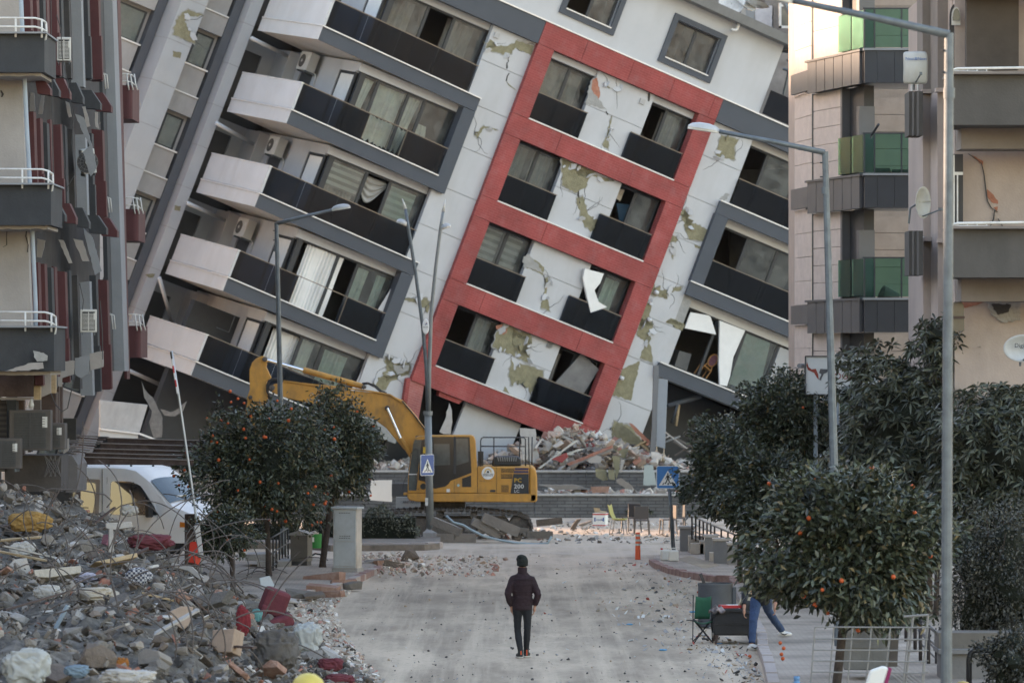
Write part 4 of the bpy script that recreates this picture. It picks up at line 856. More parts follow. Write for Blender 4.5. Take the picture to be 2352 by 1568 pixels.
# lit return strip at its far end and its fascias
u0, u1, s2 = 1834, 1856, 92.0
for k, zf in enumerate(floors):
    z0 = CH + (HZ - (211, 478, 744, 1010)[k]) / s2; z1 = CH + (HZ - (165, 431, 701, 960)[k]) / s2
    zt2 = CH + (HZ - (-60, 211, 478, 744)[k]) / s2
    p0 = Vector(((u0 - CU) / s2, F / s2 + 1.5, 0)); p1 = Vector(((u1 - CU) / s2, F / s2 - .3, 0))
    dd = (p1 - p0).normalized(); nn = Vector((dd.y, -dd.x, 0)); nn = nn if nn.x < 0 else -nn
    def slant(za, zc, o0, o1, ext=0.0):
        vs = [p + nn * o + Vector((0, 0, z)) for z in (za, zc) for o in (o0, o1) for p in (p0 - dd * ext, p1 + dd * .3)]
        return MB().add(vs, [(0, 2, 3, 1), (4, 5, 7, 6), (0, 1, 5, 4), (2, 6, 7, 3), (0, 4, 6, 2), (1, 3, 7, 5)])
    for a, b in ((0, .5), (.5, 1)):
        sbw(slant(z0 + (z1 - z0) * 0 + .0, z1, 0.0, 0.10), 'zinc_sheet', zinc) if a == 0 else None
    n = 4
    for i in range(n):
        a = z1 + 0.02 + i * (zt2 - z1 - .04) / n; b = a + (zt2 - z1 - .04) / n - 0.012
        sbw(slant(a, b, -0.12, 0.0), 'stone_slab', st_m)
sbw(MB().box((1858 - CU) / 92, (2130 - CU) / 92, F / 92, F / 92 + 8, 0, 20), 'core', st_shade)
for v in (340, 868, 1000 - 160): sbw(MB().tube([W(1848, v * 1.0, 93.5), W(1836, v, 94)], 0.06, 8), 'pipe_stub', nb_pale)
sbw(MB().tube([W(2000, 318, 98), W(2002, 310, 98), W(2018, 286, 98.5)], 0.03, 7), 'downlight', zinc_d)
for (u, v) in ((2025, 395), (2068, 398)):
    sbw(MB().cbox(W(u, v + 5, 96.2), (0.42, .3, .18)).cbox(W(u, v - 4, 96.2), (0.40, .04, .1)), 'plastic_crate', black_m)
sbw(MB().lathe([(0.2, 0), (0.26, .4), (0.22, .4), (0.17, .04)], 14, W(2058, 692, 96.4), Euler((0.2, math.radians(-70), 0)).to_matrix()), 'fallen_pot', brown_m)

# ------------------------------------------------------------------ plaster block at the right edge
pk = mk('pinkish_plaster', (0.42, 0.352, 0.315), 0.9, 0.1, 1.2, 0.2, 25, stain=0.35, stain_col=(0.24, 0.205, 0.185), ss=0.9, streak=3)
pk_d = mk('brown_plaster', (0.20, 0.175, 0.158), 0.9, 0.15, 1.2, 0.2, 25, stain=0.3, stain_col=(0.09, 0.08, 0.07), ss=1, streak=2)
pg = mk('grey_brown_render', (0.080, 0.075, 0.069), 0.9, 0.15, 1.2, 0.2, 25, stain=0.35, stain_col=(0.13, 0.12, 0.11), ss=1, streak=4)
PB = thing('plaster_block', 'pink beige plastered apartment block with dark balconies at the right edge', 'building', (10, 86, 0))
def pbw(mb, name, mat, parent=None, **k): return mb.warp(lambda v: v - PB.location).build(name, mat, parent or PB, **k)
m = MB(); pz(m, 'D', ((2200, -80), (2700, -80), (2700, 1250), (2200, 1250)), 117.5, 10, dy=0.6); pbw(m, 'wall', pk)
m = MB(); pz(m, 'D', ((2120, 210), (2152, 208), (2156, 1250), (2122, 1250)), 113, 1.0); pbw(m, 'pilaster', pk)
m = MB(); pz(m, 'D', ((2153, 205), (2186, 202), (2186, 1250), (2156, 1250)), 115, 1.5); pbw(m, 'pilaster', pk)
m = MB(); pz(m, 'D', ((2118, -80), (2150, -80), (2152, 208), (2120, 210)), 113.2, 1.2); pbw(m, 'pilaster', pk_d)
m = MB(); pz(m, 'D', ((2153, -80), (2187, -80), (2187, 200), (2154, 205)), 115.2, 1.5); pbw(m, 'pilaster', pk_d)
m = MB(); pz(m, 'D', ((2186, -80), (2212, -80), (2212, 1250), (2186, 1250)), 116.2, 1.0); pbw(m, 'pilaster', pk)
for v, u0, u1, s in ((205, 2118, 2153, 113.4), (202, 2150, 2188, 115.4), (545, 2121, 2156, 113.4), (548, 2153, 2188, 115.4)):
    m = MB(); pz(m, 'D', rect(u0, v, u1, v + 9), s, 0.3); pbw(m, 'string_course', pk)
for k, (vt, vb, ub) in enumerate(((170, 287, 2190), (525, 637, 2190), (-190, -70, 2190))):
    B = part_empty('balcony', PB)
    m = MB(); pz(m, 'D', rect(ub, vt, 2700, vb), 120.5, 1.8); pbw(m, 'parapet', pg, B)
    m = MB(); pz(m, 'D', rect(ub - 4, vt - 6, 2700, vt), 120.8, 1.9); pbw(m, 'coping', pk_d, B)
    m = MB(); pz(m, 'D', rect(ub + 18, vb + 2, 2700, vb + 55), 118.8, 1.0); pbw(m, 'under_beam', pk_d, B)
    r = MB().tube([W(2186, vt - 8, 120.7), W(2200, vt - 12, 120.7), W(2500, vt - 16, 120.7)], 0.028, 7)
    for i in range(4): r.tube([W(2200 + i * 22, vt - 12, 120.7), W(2200 + i * 22, vt, 120.7)], 0.015, 5)
    r.tube([W(2186, vt - 6, 120.7), W(2280, vt - 4, 120.7)], 0.02, 5)
    pbw(r, 'railing', white_metal, B, smooth=True)
    for q in range(3):
        m = MB(); pz(m, 'D', rect(2088 + q * 11, vt + (40 if k == 0 else 5), 2098 + q * 11, vb + (24 if k == 0 else -5)), 114 + q * .6, 1.0); pbw(m, 'side_parapet', pg, B)
    r = MB().tube([W(2092, vt + 24, 113.5), W(2122, vt + 20, 113.5)], .02, 5).tube([W(2094, vt + 22, 113.5), W(2094, vt + 40, 113.5)], .02, 5).tube([W(2108, vt + 20, 113.5), W(2108, vt + 38, 113.5)], .02, 5)
    pbw(r, 'side_railing', white_metal, B)
m = MB(); pz(m, 'D', rect(2220, -80, 2340, 160), 117.7, 0.3); pbw(m, 'recess_wall', mk('dim_brown', (0.07, 0.06, 0.053), 0.9, 0.2, 1.5, 0.1))
# arched window, lower doors
aw = part_empty('arched_window', PB)
arch = [(2181, 158), (2181, 40)] + [(2193 - 12 * math.cos(t), 40 - 30 * math.sin(t)) for t in [i * math.pi / 10 for i in range(11)]] + [(2206, 40), (2206, 158)]
m = MB(); pz(m, 'D', arch, 116.6, 0.05); pbw(m, 'reveal', bronze_d, aw)
m = MB(); pz(m, 'D', [(2186, 58), (2186, 38)] + [(2196 - 10 * math.cos(t), 38 - 22 * math.sin(t)) for t in [i * math.pi / 8 for i in range(9)]] + [(2206, 58)], 116.9, 0.03); pbw(m, 'frame', white_metal, aw)
m = MB(); pz(m, 'D', [(2188, 48), (2188, 40)] + [(2197 - 8 * math.cos(t), 38 - 18 * math.sin(t)) for t in [i * math.pi / 8 for i in range(9)]] + [(2204, 48)], 117.0, 0.01); pbw(m, 'pane', mk('dull_pane', (0.10, 0.11, 0.11), 0.15, 0.2, 2, 0), aw)
dw = part_empty('balcony_door', PB)
m = MB(); pz(m, 'D', rect(2188, 354, 2212, 520), 117, 0.05); pbw(m, 'reveal', bronze_d, dw)
m = MB()
for a in ((2190, 356, 2193, 520), (2193, 395, 2212, 402), (2198, 402, 2201, 520)): pz(m, 'D', rect(*a), 117.3, 0.06)
pbw(m, 'frame', white_metal, dw)
al = part_empty('arched_window', PB)
m = MB(); pz(m, 'D', [(2186, 760), (2186, 705)] + [(2200 - 14 * math.cos(t), 705 - 14 * math.sin(t)) for t in [i * math.pi / 8 for i in range(9)]] + [(2215, 760)], 117.4, 0.05); pbw(m, 'pane', MATS['dull_pane'], al)
m = MB(); pz(m, 'D', rect(2190, 726, 2216, 731), 117.7, 0.05); pbw(m, 'frame', brown_m, al)
for pts in ([(2232, 350), (2262, 372), (2268, 395), (2272, 430), (2276, 460)], [(2276, 460), (2285, 475), (2300, 485)], [(2292, 480), (2290, 500), (2282, 520)], [(2300, 500), (2312, 520), (2310, 535)]):
    a = [(x - rnd.uniform(.4, 1.6), y) for x, y in pts]; b = [(x + rnd.uniform(.4, 1.6), y) for x, y in reversed(pts)]
    m = MB(); pz(m, 'D', a + b, 117.55, 0.03); m.warp(lambda v: v + Vector((0, .6 - .01, 0))); pbw(m, 'crack', bronze_d)
terr = mk('terracotta_core', (0.34, 0.15, 0.10), 0.9, 0.2, 6, 0.4)
for pts in (((2240, 353), (2266, 368), (2264, 378), (2248, 362)), ((2275, 432), (2282, 438), (2300, 458), (2300, 466), (2285, 462), (2276, 450)), ((2290, 474), (2300, 472), (2298, 482)), ((2215, 690), (2270, 693), (2250, 700), (2222, 706), (2212, 700))):
    m = MB(); pz(m, 'D', qjag(pts, .8, 5), 117.5, 0.03); m.warp(lambda v: v + Vector((0, .6 - .016, 0))); pbw(m, 'bare_patch', terr)
m = MB(); pz(m, 'D', qjag(((2275, 693), (2352, 694), (2352, 735), (2310, 740), (2285, 722)), 3, 6), 117.6, 0.25); m.warp(lambda v: v + Vector((0, .6 - .02, 0))); pbw(m, 'broken_hole', concrete)
m = MB(); pz(m, 'D', qjag(((2285, 698), (2330, 698), (2325, 715), (2300, 722)), 2, 5), 117.7, 0.05); m.warp(lambda v: v + Vector((0, .6 - .02, 0))); pbw(m, 'broken_hole', nb_dark)
# satellite dishes
def dish(label, c, r, rx, rz, s, square=False, txt=None, tcol=None, tsz=.1, tpos=(0, 0)):
    p = W(c[0], c[1], s); t = thing('satellite_dish', label, 'satellite dish', p, rz)
    dm = mk('dish_grey', (0.42, 0.43, 0.42), 0.5, 0.1, 3, 0.05, stain=0.35, stain_col=(0.22, 0.2, 0.18), ss=4, streak=3)
    if square:
        m = MB().grid(lambda u, v: ((u - .5) * 2 * r * (1 - .06 * (abs(v - .5) > .45)), .10 * (((u - .5) * 2) ** 2 + ((v - .5) * 2) ** 2), (v - .5) * 2 * rx * (1 - .06 * (abs(u - .5) > .45))), 12, 12)
        o = m.build('reflector', dm, t, smooth=True)
    else:
        m = MB().grid(lambda u, v: (r * u * math.cos(v * 2 * math.pi), .12 * u * u * -1 + .12, rx * u * math.sin(v * 2 * math.pi)), 6, 28); o = m.build('reflector', dm, t, smooth=True)
    md = o.modifiers.new('thick', 'SOLIDIFY'); md.thickness = 0.01
    MB().tube([(0, 0.15, -rx * .6), (0, 0.05, -rx * .9), (0.05, -.45, -rx * .5)], 0.016, 6).cbox((0.05, -.47, -rx * .48), (.05, .1, .06)).build('feed_arm', steel_m, t)
    MB().tube([(0, 0.15, 0), (0, 0.4, -.1), (0, .45, -rx * 1.3)], 0.022, 6).build('mast', steel_m, t)
    if txt: text(txt, tsz, (tpos[0], -0.012, tpos[1]), t, tcol, align='CENTER')
    return t
blue_ink = mk('blue_ink', (0.03, 0.09, 0.28), 0.6, 0.1); black_ink = mk('black_ink', (0.02, 0.02, 0.02), 0.6, 0.1)
dish('rust spotted square satellite dish with blue lettering by the dark pilaster', (2104, 155), .24, .32, 0, 117, True, 'Next&Next', blue_ink, .088, (0, .14))
dish('round grey satellite dish half hidden by the beige pilaster', (2121, 465), .19, .31, 0.6, 117)
dish('large white satellite dish at the right edge above the loquat tree', (2350, 800), .36, .25, 0, 124, False, 'Digiturk', black_ink, .11, (.02, .02))
# ------------------------------------------------------------------ wrecked storey glimpsed behind the roof of the leaning block
RW = thing('wrecked_rooftop', 'wrecked upper storey of another block glimpsed above the tilted roof', 'building', (10, 172, 0))
def rw(mb, name, mat, **k): return mb.warp(lambda v: v - RW.location).build(name, mat, RW, **k)
rw(MB().box(5, 26, 174, 180, 0, 20), 'core', mk('grey_wreck', (0.20, 0.19, 0.185), 0.9, 0.35, 1.2, 0.4, 8))
for (x0, y0, x1, y1, mt) in ((590, -100, 690, 260, concrete), (690, 90, 830, 360, nb_pale), (840, 100, 1140, 500, mk('lavender_panel', (0.45, 0.44, 0.46), 0.8)), (1120, 40, 1240, 500, mk('grey_splinter', (0, 0, 0))), (500, 50, 600, 240, nb_dark), (680, -100, 1000, 100, mk('dim_taupe', (0, 0, 0)))):
    m = MB(); pz(m, 'G6', qjag(rect(x0, y0, x1, y1), 6, 40), 58, 0.3); rw(m, 'wall_piece', mt)
m = MB()
for a in ((1235, 50, 1275, 470), (1235, 430, 1560, 470), (1500, 60, 1560, 470), (1275, 80, 1560, 110)): pz(m, 'G6', rect(*a), 58.5, 0.1)
rw(m, 'window_frame', white_metal)
m = MB(); pz(m, 'G6', rect(1275, 110, 1500, 430), 58.3, 0.05); rw(m, 'pane', MATS['dull_pane'])
rw(MB().tube(PW('G6', ((1330, 60), (1540, 560)), 59), .09, 5), 'bent_profile', steel_m)
rw(MB().box(8, 30, 160, 170, -1, 12.2), 'core', nb_dark)
for p, q in (((1370, 980), (1450, 1070)), ((1420, 1060), (1310, 1568)), ((1300, 1140), (1480, 1210))): rw(MB().tube(PW('G6', (p, q), 62.5), .05, 5), 'bent_profile', steel_m)
for i in range(3):
    p = W(1680 + i * 28, 10 + i * 3, 60); rw(MB().lathe([(0.02, 0), (.3, .04), (.5, .14)], 14, p, Euler((math.radians(70 - i * 25), 0, i)).to_matrix(), cap=False), 'rooftop_dish', white_metal)

sbk = MB().box(-40, -16.5, 114, 141, 0, 18.6); nbk = thing('sun_blocker_side', 'plain unseen block added behind the maroon building to block the sun', 'building', (-28, 127, 0)); sbk.warp(lambda v: v - nbk.location).build('wall', nb_cream, nbk)  # added block out of view; its height sets where the sun is cut off

for nm, lab, x0, x1, y0, y1, hz in (('sun_blocker_street', 'plain unseen block added left of the street to block the sun', -40, -16, 30, 84, 12),):  # added off-frame block that keeps the low sun off the near street
    q = thing(nm, lab, 'building', ((x0 + x1) / 2, y0, 0)); MB().box(x0, x1, y0, y1, 0, hz).warp(lambda v: v - q.location).build('wall', pk, q)
# ------------------------------------------------------------------ excavator
yel = mk('excavator_yellow', (0.52, 0.265, 0.05), 0.55, 0.15, 2.5, 0.08, 30, stain=0.75, stain_col=(0.20, 0.125, 0.06), ss=2.4, streak=2.5)
cabglass = mk('cab_glass', (0.022, 0.025, 0.027), 0.08, 0.3, 1.5, 0.0, spec=0.6)
cabpane = mk('cab_pane', (0.075, 0.085, 0.082), 0.06, 0.4, 2.5, 0.0, spec=0.7)
track_m = mk('track_steel', (0.075, 0.066, 0.058), 0.75, 0.3, 6, 0.4, 25, stain=0.5, stain_col=(0.25, 0.21, 0.17), ss=5)
chrome = mk('chrome_rod', (0.75, 0.76, 0.78), 0.15, 0.05, 3, 0, metal=1.0)
navy = mk('navy_stripe', (0.035, 0.035, 0.10), 0.5, 0.1)
panel_d = mk('charcoal_decal', (0.030, 0.032, 0.036), 0.5, 0.1)
white_ink = mk('white_ink', (0.75, 0.75, 0.73), 0.6, 0.06); yellow_ink = mk('yellow_ink', (0.65, 0.40, 0.03), 0.6, 0.06)
SE = 79.0; EX = thing('excavator', 'yellow tracked excavator with raised boom in front of the tilted building', 'excavator', ((1080 - CU) / SE, F / SE, 0))
def ex(c, pts, y0, y1, name, mat, parent=None, bevel=0.0, **k):
    m = MB(); m.prism(PX(c, pts, SE, EX), y0, y1); return m.build(name, mat, parent or EX, bevel=bevel, **k)
ex('E2', ((190, 852), (1900, 862), (1900, 940), (1880, 972), (335, 966), (215, 945), (190, 905)), 0.0, 2.7, 'deck', yel, bevel=0.03)
hood = ex('E2', ((1112, 507), (1795, 507), (1795, 860), (1112, 856)), 0.02, 2.66, 'engine_hood', yel, bevel=0.02)
cw = ex('E2', ((1797, 507), (1850, 514), (1884, 560), (1898, 640), (1902, 862), (1898, 945), (1872, 976), (1797, 976)), 0.0, 2.7, 'counterweight', yel, bevel=0.05)
ex('E2', ((1588, 600), (1789, 600), (1789, 859), (1548, 857)), 0.008, 0.018, 'decal_panel', panel_d, hood)
for a in ((1605, 522, 1785, 548), (1592, 560, 1785, 586)): ex('E2', rect(*a), 0.010, 0.018, 'stripe', navy, hood)
vent = mk('vent_black', (0.05, 0.045, 0.04), 0.7)
for (a, b, c, d) in ((1425, 525, 1600, 580), (1425, 598, 1570, 660), (1428, 745, 1525, 838)):
    v = ex('E2', rect(a, b, c, d), 0.012, 0.018, 'vent', vent, hood); sl_ = MB(); n = int((d - b) / 13)
    for i in range(n): sl_.prism(PX('E2', rect(a, b + i * 13 + 3, c, b + i * 13 + 8), SE, EX), 0.0, 0.011)
    sl_.build('slat', yel, hood)
for x in (1112, 1366): ex('E2', rect(x - 2, 510, x + 2, 857), 0.012, 0.019, 'seam', vent, hood)
lp = PX('E2', ((1252, 590),), SE, EX)[0]; RX = Matrix.Rotation(math.radians(90), 3, 'X')
MB().lathe([(0.001, 0), (0.185, 0), (0.185, 0.01), (0.001, 0.01)], 28, (lp[0], 0.018, lp[1]), RX).build('round_sticker', white_ink, hood)
gear = MB()
for i in range(10):
    a = math.pi * (i / 9) * 1.1 - .15; gear.cbox((lp[0] + .095 * math.cos(a), 0.004, lp[1] + .03 + .095 * math.sin(a)), (.025, .004, .025), Euler((0, -a, 0)).to_matrix())
gear.tube([(lp[0] + .08 * math.cos(math.pi * t / 12), .005, lp[1] + .03 + .08 * math.sin(math.pi * t / 12)) for t in range(13)], .008, 4); gear.build('emblem', yellow_ink, hood)
MB().cbox((lp[0], .004, lp[1] + .035), (.06, .004, .055)).build('emblem', black_ink, hood)
text('ARMET YAPI', 0.062, (lp[0], 0.006, lp[1] - .055), hood, black_ink, align='CENTER', sx=.95)
MB().cbox((lp[0], .005, lp[1] - .072), (.30, .004, .012)).build('emblem', black_ink, hood)
p = PX('E2', ((1138, 700),), SE, EX)[0]; text('TEM', .05, (p[0], .014, p[1]), hood, panel_d, sx=.9); text('SA', .05, (p[0] + .11, .014, p[1]), hood, navy); text('KOMATSU', .04, (p[0] + .2, .014, p[1]), hood, mk('ochre_ink', (0.35, 0.16, 0.03), .6))
for body, x, y, sz, mt in (('PC', 1595, 708, .165, yellow_ink), ('200', 1592, 790, .175, white_ink), ('LC', 1595, 843, .115, white_ink)):
    p = PX('E2', ((x, y),), SE, EX)[0]; o = text(body, sz, (p[0], 0.006, p[1]), hood, mt, sx=1.12)
ex('E2', rect(1280, 808, 1350, 838), 0.010, 0.018, 'sticker', panel_d, hood)
# cab
cab = ex('E2', ((192, 850), (205, 600), (262, 210), (290, 125), (330, 105), (430, 96), (1020, 90), (1062, 106), (1086, 170), (1110, 560), (1110, 852)), 0.0, 1.0, 'cab', yel, bevel=0.025)
ex('E2', ((338, 680), (352, 420), (378, 155), (520, 112), (1010, 112), (1036, 585), (760, 690), (735, 730), (690, 765), (560, 792), (445, 778), (438, 730), (415, 700)), -0.012, -0.002, 'door_glass', cabglass, cab)
ex('E2', ((212, 600), (270, 205), (290, 150), (408, 150), (352, 420), (318, 600), (312, 818), (208, 816)), -0.010, -0.002, 'windshield', cabpane, cab)
ex('E2', ((540, 205), (745, 205), (755, 480), (540, 490)), -0.020, -0.013, 'pane', cabpane, cab)
ex('E2', ((835, 135), (985, 135), (1000, 440), (835, 490)), -0.020, -0.013, 'pane', cabpane, cab)
ex('E2', rect(800, 112, 830, 600), -0.022, -0.014, 'pillar', panel_d, cab)
ex('E2', rect(208, 598, 320, 610), -0.016, -0.011, 'trim', metal_line, cab)
ex('E2', ((912, 660), (1030, 618), (1032, 772), (912, 772)), -0.010, -0.002, 'louvre', cabglass, cab)
ex('E2', rect(805, 690, 810, 850), -0.006, -0.001, 'seam', vent, cab)
MB().cbox((*PX('E2', ((862, 750),), SE, EX)[0][:1], -0.006, PX('E2', ((862, 750),), SE, EX)[0][1]), (.07, .006, .07), Euler((0, math.radians(45), 0)).to_matrix()).build('sticker', mk('pale_blue_sticker', (.35, .5, .52), .6), cab)
ex('E2', rect(708, 796, 752, 840), -0.010, -0.002, 'sticker', white_ink, cab)
p = PX('E2', ((400, 765),), SE, EX)[0]; MB().lathe([(0.001, 0), (.09, 0), (.09, .01), (.001, .01)], 18, (p[0], -.002, p[1]), RX).build('lamp_hole', cabglass, cab)
MB().tube([(q[0], -.03, q[1]) for q in PX('E2', ((205, 560), (240, 330), (300, 265), (335, 280), (330, 600), (310, 790), (345, 800)), SE, EX)], .012, 6).build('grab_handle', panel_d, cab)
MB().tube([(q[0], .3, q[1]) for q in PX('E2', ((185, 620), (140, 720), (130, 800)), SE, EX)], .012, 6).build('mirror_arm', panel_d, cab)
ex('E2', rect(140, 850, 192, 878), 0.05, .6, 'step', yel)
ex('E2', ((300, 100), (430, 95), (425, 135), (290, 140)), .06, .9, 'visor', cabpane, cab)
# engine cover, exhaust, rails
ex('E2', ((1300, 500), (1310, 410), (1345, 378), (1640, 378), (1690, 420), (1695, 500)), 0.6, 2.0, 'muffler_cover', panel_d, bevel=.04)
g = MB()
for i in range(9): g.prism(PX('E2', ((1370 + i * 31, 385), (1388 + i * 31, 385), (1400 + i * 28, 440), (1388 + i * 28, 440)), SE, EX), .585, .6)
g.build('cover_slot', mk('slot_grey', (.25, .26, .26), .6), EX)
ex('E2', rect(1115, 312, 1190, 500), .7, 1.1, 'exhaust_box', panel_d)
def et(pts, y, rad=.022, c='E2'): MB().tube([(q[0], y, q[1]) for q in PX(c, pts, SE, EX)], rad, 6).build('guard_rail', mk('rail_grey', (.06, .06, .062), .5), EX, smooth=True)
et(((1155, 500), (1155, 170), (1165, 135), (1190, 120), (1720, 122), (1745, 140), (1747, 500)), .12); et(((1155, 237), (1747, 240)), .12); et(((1330, 122), (1330, 500)), .12)
et(((1665, 500), (1672, 150), (1690, 130), (1790, 132), (1797, 500)), 1.9); et(((1838, 130), (1834, 500)), 2.4)
# undercarriage
ex('E2', rect(360, 966, 945, 1045), .6, 2.1, 'swing_ring', track_m)
loop = [(-330, 1180), (-250, 1120), (100, 1100), (400, 1082), (900, 1072), (1300, 1102), (1650, 1140), (1770, 1190), (1830, 1290), (1815, 1380), (1740, 1424), (-250, 1424), (-330, 1350), (-360, 1260)]
lw = [Vector((q[0], 0, q[1])) for q in PX('E2', loop, SE, EX)]
for side, (ya, yb_) in enumerate(((0.02, 0.62), (2.1, 2.7))):
    TR = part_empty('track', EX)
    tot = sum((lw[(i + 1) % len(lw)] - lw[i]).length for i in range(len(lw))); n = 60; shoe = None
    me = MB().box(-.075, .075, 0, yb_ - ya, -.02, .03).box(-.01, .02, 0, yb_ - ya, .03, .055).box(-.05, .05, .1, yb_ - ya - .1, -.06, -.02).mesh('track_shoe', track_m)
    for k in range(n):
        d = tot * k / n; i = 0
        while d > (lw[(i + 1) % len(lw)] - lw[i]).length: d -= (lw[(i + 1) % len(lw)] - lw[i]).length; i += 1
        e = (lw[(i + 1) % len(lw)] - lw[i]).normalized(); q = lw[i] + e * d
        o = link('track_shoe', me, TR, (q.x, ya, q.z), (0, -math.atan2(e.z, e.x), 0))
    m = MB().prism(PX('E2', ((-250, 1190), (1480, 1190), (1560, 1300), (1500, 1400), (-250, 1400)), SE, EX), ya + .08, yb_ - .08); m.build('track_frame', track_m, TR)
    p = PX('E2', ((1660, 1300),), SE, EX)[0]; MB().lathe([(0.001, 0), (.12, 0), (.26, .05), (.3, .1), (.3, .4), (.001, .42)], 20, (p[0], yb_ - .1, p[1]), RX).build('sprocket', track_m, TR, smooth=False)
    for x in (615, 1060): p = PX('E2', ((x, 1150),), SE, EX)[0]; MB().lathe([(0.001, 0), (.1, 0), (.1, .4), (.001, .4)], 12, (p[0], yb_ - .1, p[1]), RX).build('carrier_roller', track_m, TR)
# boom, arm, cylinders
bt = [(100, 1082), (180, 1062), (700, 1130), (880, 1142), (1000, 1190), (1090, 1290), (1165, 1395), (1225, 1480)]; bb = [(1110, 1600), (1010, 1530), (960, 1470), (890, 1385), (810, 1325), (690, 1285), (210, 1180), (95, 1140)]
boom = ex('11', bt + bb, 1.15, 1.6, 'boom', yel, bevel=.03)
arm = ex('E1', ((125, 450), (125, 330), (160, 230), (215, 170), (300, 128), (375, 150), (385, 200), (365, 290), (440, 450), (375, 500), (370, 640), (395, 760), (330, 850), (270, 1100), (200, 1500), (130, 1800), (20, 1800), (40, 1300), (80, 1020), (95, 800), (90, 740), (130, 620)), 1.17, 1.56, 'arm', yel, bevel=.02)
ex('E1', ((-120, 1750), (150, 1780), (200, 2000), (120, 2250), (-150, 2300), (-330, 2150), (-200, 2120), (-100, 2000)), .95, 1.8, 'bucket', track_m)
def cyl(c, a, b, rad, name, mat, y=1.38, parent=None):
    p, q = PX(c, (a, b), SE, EX); MB().tube([(p[0], y, p[1]), (q[0], y, q[1])], rad, 12).build(name, mat, parent or boom, auto=40)
cyl('E1', (355, 180), (930, 345), .045, 'cylinder_rod', chrome); cyl('E1', (905, 335), (1775, 575), .088, 'cylinder_barrel', yel)
for y in (1.0, 1.72):
    cyl('11', (898, 1245), (1000, 1475), .04, 'cylinder_rod', chrome, y); cyl('11', (990, 1455), (1190, 1900 - 130), .075, 'cylinder_barrel', yel, y)
cyl('E1', (85, 1010), (110, 820), .06, 'cylinder_barrel', yel, 1.36, arm)
for c, x, y, r_ in (('E1', 350, 178, .07), ('E1', 455, 595, .085), ('E1', 1795, 585, .06), ('E1', 2140, 890, .075), ('E1', 140, 735, .06)):
    p = PX(c, ((x, y),), SE, EX)[0]; MB().lathe([(0.001, 0), (r_ * .6, 0), (r_, .02), (r_, .72), (.001, .74)], 16, (p[0], 1.74, p[1]), RX).build('pin', track_m, boom)
hm = mk('rubber_hose', (.03, .03, .032), .5)
def hose(c, pts, y, rad=.022, mat=None): MB().tube([(q[0], y, q[1]) for q in PX(c, pts, SE, EX)], rad, 6).build('hose', mat or hm, boom, smooth=True)
hose('E1', ((1770, 530), (1850, 520), (1960, 560), (2050, 640), (2130, 670)), 1.2); hose('E1', ((1780, 545), (1860, 540), (1950, 580), (2040, 660), (2120, 690)), 1.3)
hose('E1', ((375, 225), (470, 270), (560, 290), (700, 350), (830, 400), (1000, 450), (1200, 530)), 1.2, .018)
hose('E1', ((550, 460), (470, 460), (410, 490), (380, 560), (385, 650), (430, 760)), 1.1, .028); hose('E1', ((545, 475), (480, 480), (430, 500), (400, 560), (400, 650), (440, 770)), 1.12, .022)
for dy, ct in ((0, 1.14), (10, 1.12)): hose('E1', ((620, 490 + dy), (1000, 540 + dy), (1500, 590 + dy), (1900, 640 + dy), (2180, 690 + dy), (2352, 800 + dy)), ct, .016, yel)
hose('11', ((1000, 1195), (1080, 1290), (1160, 1395), (1195, 1450)), 1.12, .02); hose('E1', ((140, 800), (240, 800), (330, 815), (400, 790)), 1.12, .016)

# ------------------------------------------------------------------ van
van_w = mk('van_white', (0.78, 0.775, 0.76), 0.35, 0.04, 1.5, 0, spec=.6, stain=.25, stain_col=(.5, .47, .42), ss=1.2)
van_glass = mk('van_glass', (0.03, 0.033, 0.034), 0.04, 0.2, 2, 0, spec=1.0)
VS = 87.0; phi = math.radians(30); c0 = W(336, 1110, VS)
VN = thing('passenger_van', 'white high roof passenger van half hidden behind the rubble heap', 'van', (0, 0, 0))
RV = Matrix.Rotation(-phi, 4, 'Z'); VN.rotation_euler = (0, 0, -phi)
# local: x forward, y away from the camera, z up; the near A-pillar top sits at (4.15, 0, 2.02)
off = RV @ Vector((4.15, 0, 0)); VN.location = (c0.x - off.x, c0.y - off.y, 0)
prof = [(0.0, .4), (0.02, 1.4), (0.08, 2.3), (.3, 2.42), (3.3, 2.44), (3.75, 2.36), (4.1, 2.14), (4.95, 1.38), (5.55, 1.14), (5.7, .95), (5.75, .4)]
m = MB(); n = len(prof); W2 = 1.95
# cross sections along the length with a rounded roof
def van_sec(x):
    for a, b in zip(prof[:-1], prof[1:]):
        if a[0] <= x <= b[0] + 1e-6: h = a[1] + (b[1] - a[1]) * (x - a[0]) / max(1e-6, b[0] - a[0]); break
    tz = h; sh = min(.32, max(.05, (h - 1.0) * .3)); nar = .12 if h > 1.6 else .05
    fx = max(0, x - 4.9) * .16
    return [(fx, .38), (fx - .015, .8), (fx, 1.1), (fx + nar * .55, tz - sh), (fx + nar * .9, tz - sh * .35), (fx + nar + .14, tz - .03), (fx + nar + .4, tz), (W2 - fx - nar - .4, tz), (W2 - fx - nar - .14, tz - .03), (W2 - fx - nar * .9, tz - sh * .35), (W2 - fx - nar * .55, tz - sh), (W2 - fx, 1.1), (W2 - fx + .015, .8), (W2 - fx, .38)]
xs = [0.0, .05, .1, .3, 1.0, 2.0, 3.0, 3.4, 3.75, 3.95, 4.12, 4.35, 4.65, 4.95, 5.25, 5.55, 5.68, 5.75]
vs = []; k = 14
for x in xs: vs += [(x, y, z) for y, z in van_sec(x)]
